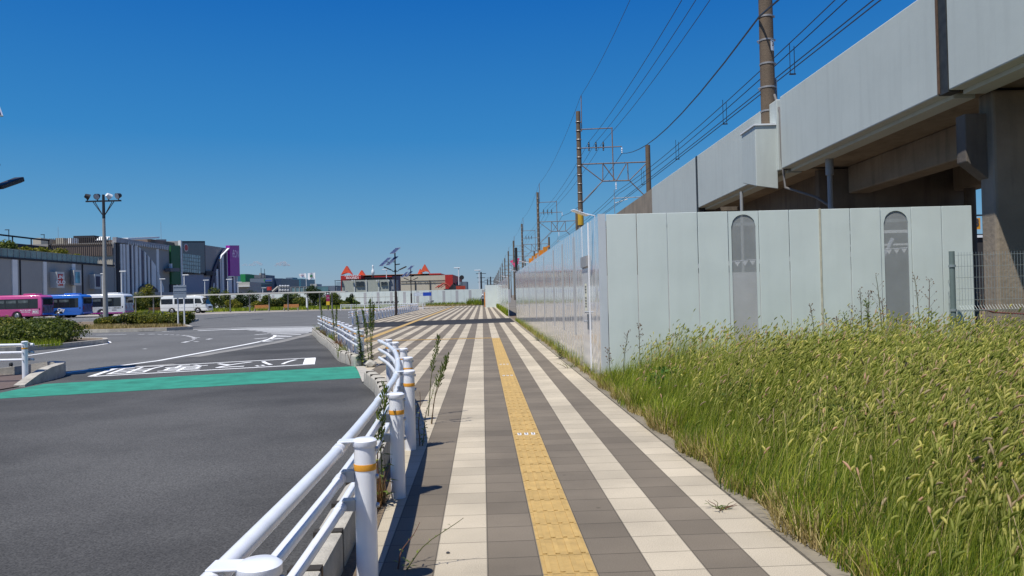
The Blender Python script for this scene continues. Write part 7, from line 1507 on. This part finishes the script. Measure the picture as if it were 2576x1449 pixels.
# clouds
CL = bpy.data.materials.new('cloud'); CL.use_nodes = True; _n = CL.node_tree.nodes; _l = CL.node_tree.links; _n.remove(_n['Principled BSDF'])
_v = _n.new('ShaderNodeVolumePrincipled'); _v.inputs['Color'].default_value = (0.97, 0.93, 0.93, 1); _v.inputs['Density'].default_value = 0.022; _v.inputs['Anisotropy'].default_value = 0.2
_l.new(_v.outputs[0], [q for q in _n if q.type == 'OUTPUT_MATERIAL'][0].inputs['Volume'])
def cloud(x0, x1, y0, y1, seed, name='cloud'):
    g = random.Random(seed); Y = 9000; a = DY(x0, y1, Y); b_ = DY(x1, y1, Y); t = DY((x0+x1)/2, y0, Y)[2]; mb = MB(); W = b_[0]-a[0]; H_ = t-a[2]
    for i in range(26):
        f_ = g.random(); hh = (1-abs(2*f_-1)**1.5)*H_*0.75; r_ = H_*g.uniform(0.10, 0.28); c = (a[0]+W*f_, Y+g.uniform(-1, 1)*W*0.2, a[2]+r_*0.3+hh*g.random())
        mb.lathe(c, [(r_*math.sin(q*math.pi/6)*1.5+0.01, -r_*math.cos(q*math.pi/6)*0.8) for q in range(7)], 12)
    o = mb.build(name, CL, None, smooth=True); return struct(o)
cloud(630, 659, 656, 668, 3); cloud(694, 727, 655, 669, 5); cloud(608, 632, 662, 669, 8)
# broad-leaved plants low in the field
FB = [(2.9, 6.6), (3.6, 8.0), (2.6, 8.6), (4.6, 7.0), (3.3, 5.0), (5.4, 9.4), (4.2, 10.6), (6.2, 11.6), (2.2, 10.9), (7.0, 12.6)]
leaves('broad_leaves', [(x, y, 0.32*min(1, (x-1.2)/1.5), 0.34, 0.42, 0.26) for x, y in FB], 7000, 0.030, leafmat('broad_leaf', (0.05, 0.115, 0.02), (0.09, 0.17, 0.03)), None, 301)
tag(bpy.data.objects['broad_leaves'], 'low broad-leaved plants in darker green clumps within the tall grass', 'ground cover', kind='stuff')

BRN = leafmat('dead_brown', (0.20, 0.09, 0.04), (0.30, 0.17, 0.07))
tuft('dry_grass', -0.93, 3.1, 0.07, 0.55, 900, 0.24, BRN, 'dead reddish-brown weeds between the kerb and the nearest post', wd=0.004, z=0.0, seed=31)
tuft('dry_grass', -1.05, 5.6, 0.06, 0.35, 350, 0.22, BRN, 'dead brown weeds at the base of the second post', wd=0.004, z=0.0, seed=32)
tuft('low_grass', -0.95, 3.3, 0.05, 0.3, 160, 0.26, GR3, 'few green blades among the dead weeds by the nearest post', wd=0.004, z=0.0, seed=33)
for k_, (x_, y_) in enumerate(((-4.3, 19.6), (-5.1, 22.6), (-6.2, 26.4), (-7.4, 30.2))): tuft('dry_grass', x_-0.05, y_, 0.10, 0.28, 260, 0.38, BRN if k_ % 2 else GR1, '%s strip of weeds behind the kerb blocks' % ordn[k_], wd=0.008, z=0.0, seed=34+k_)

e = empty('scaffold_brace', (5.6, 15.9, 0), 'slanting grey brace and light frame behind the right arched window', 'brace')
MB().cyl((0.9, 0, 0), (2.3, 0, 2.5), 0.05, n=8).build('diagonal', STEEL, e); MB().bx(0.7, 3.0, -0.03, 0.03, 2.62, 2.68).build('top_bar', MATS['white_cap'], e); MB().bx(0.7, 3.0, -0.03, 0.03, 2.36, 2.40).build('lower_bar', MATS['white_cap'], e)
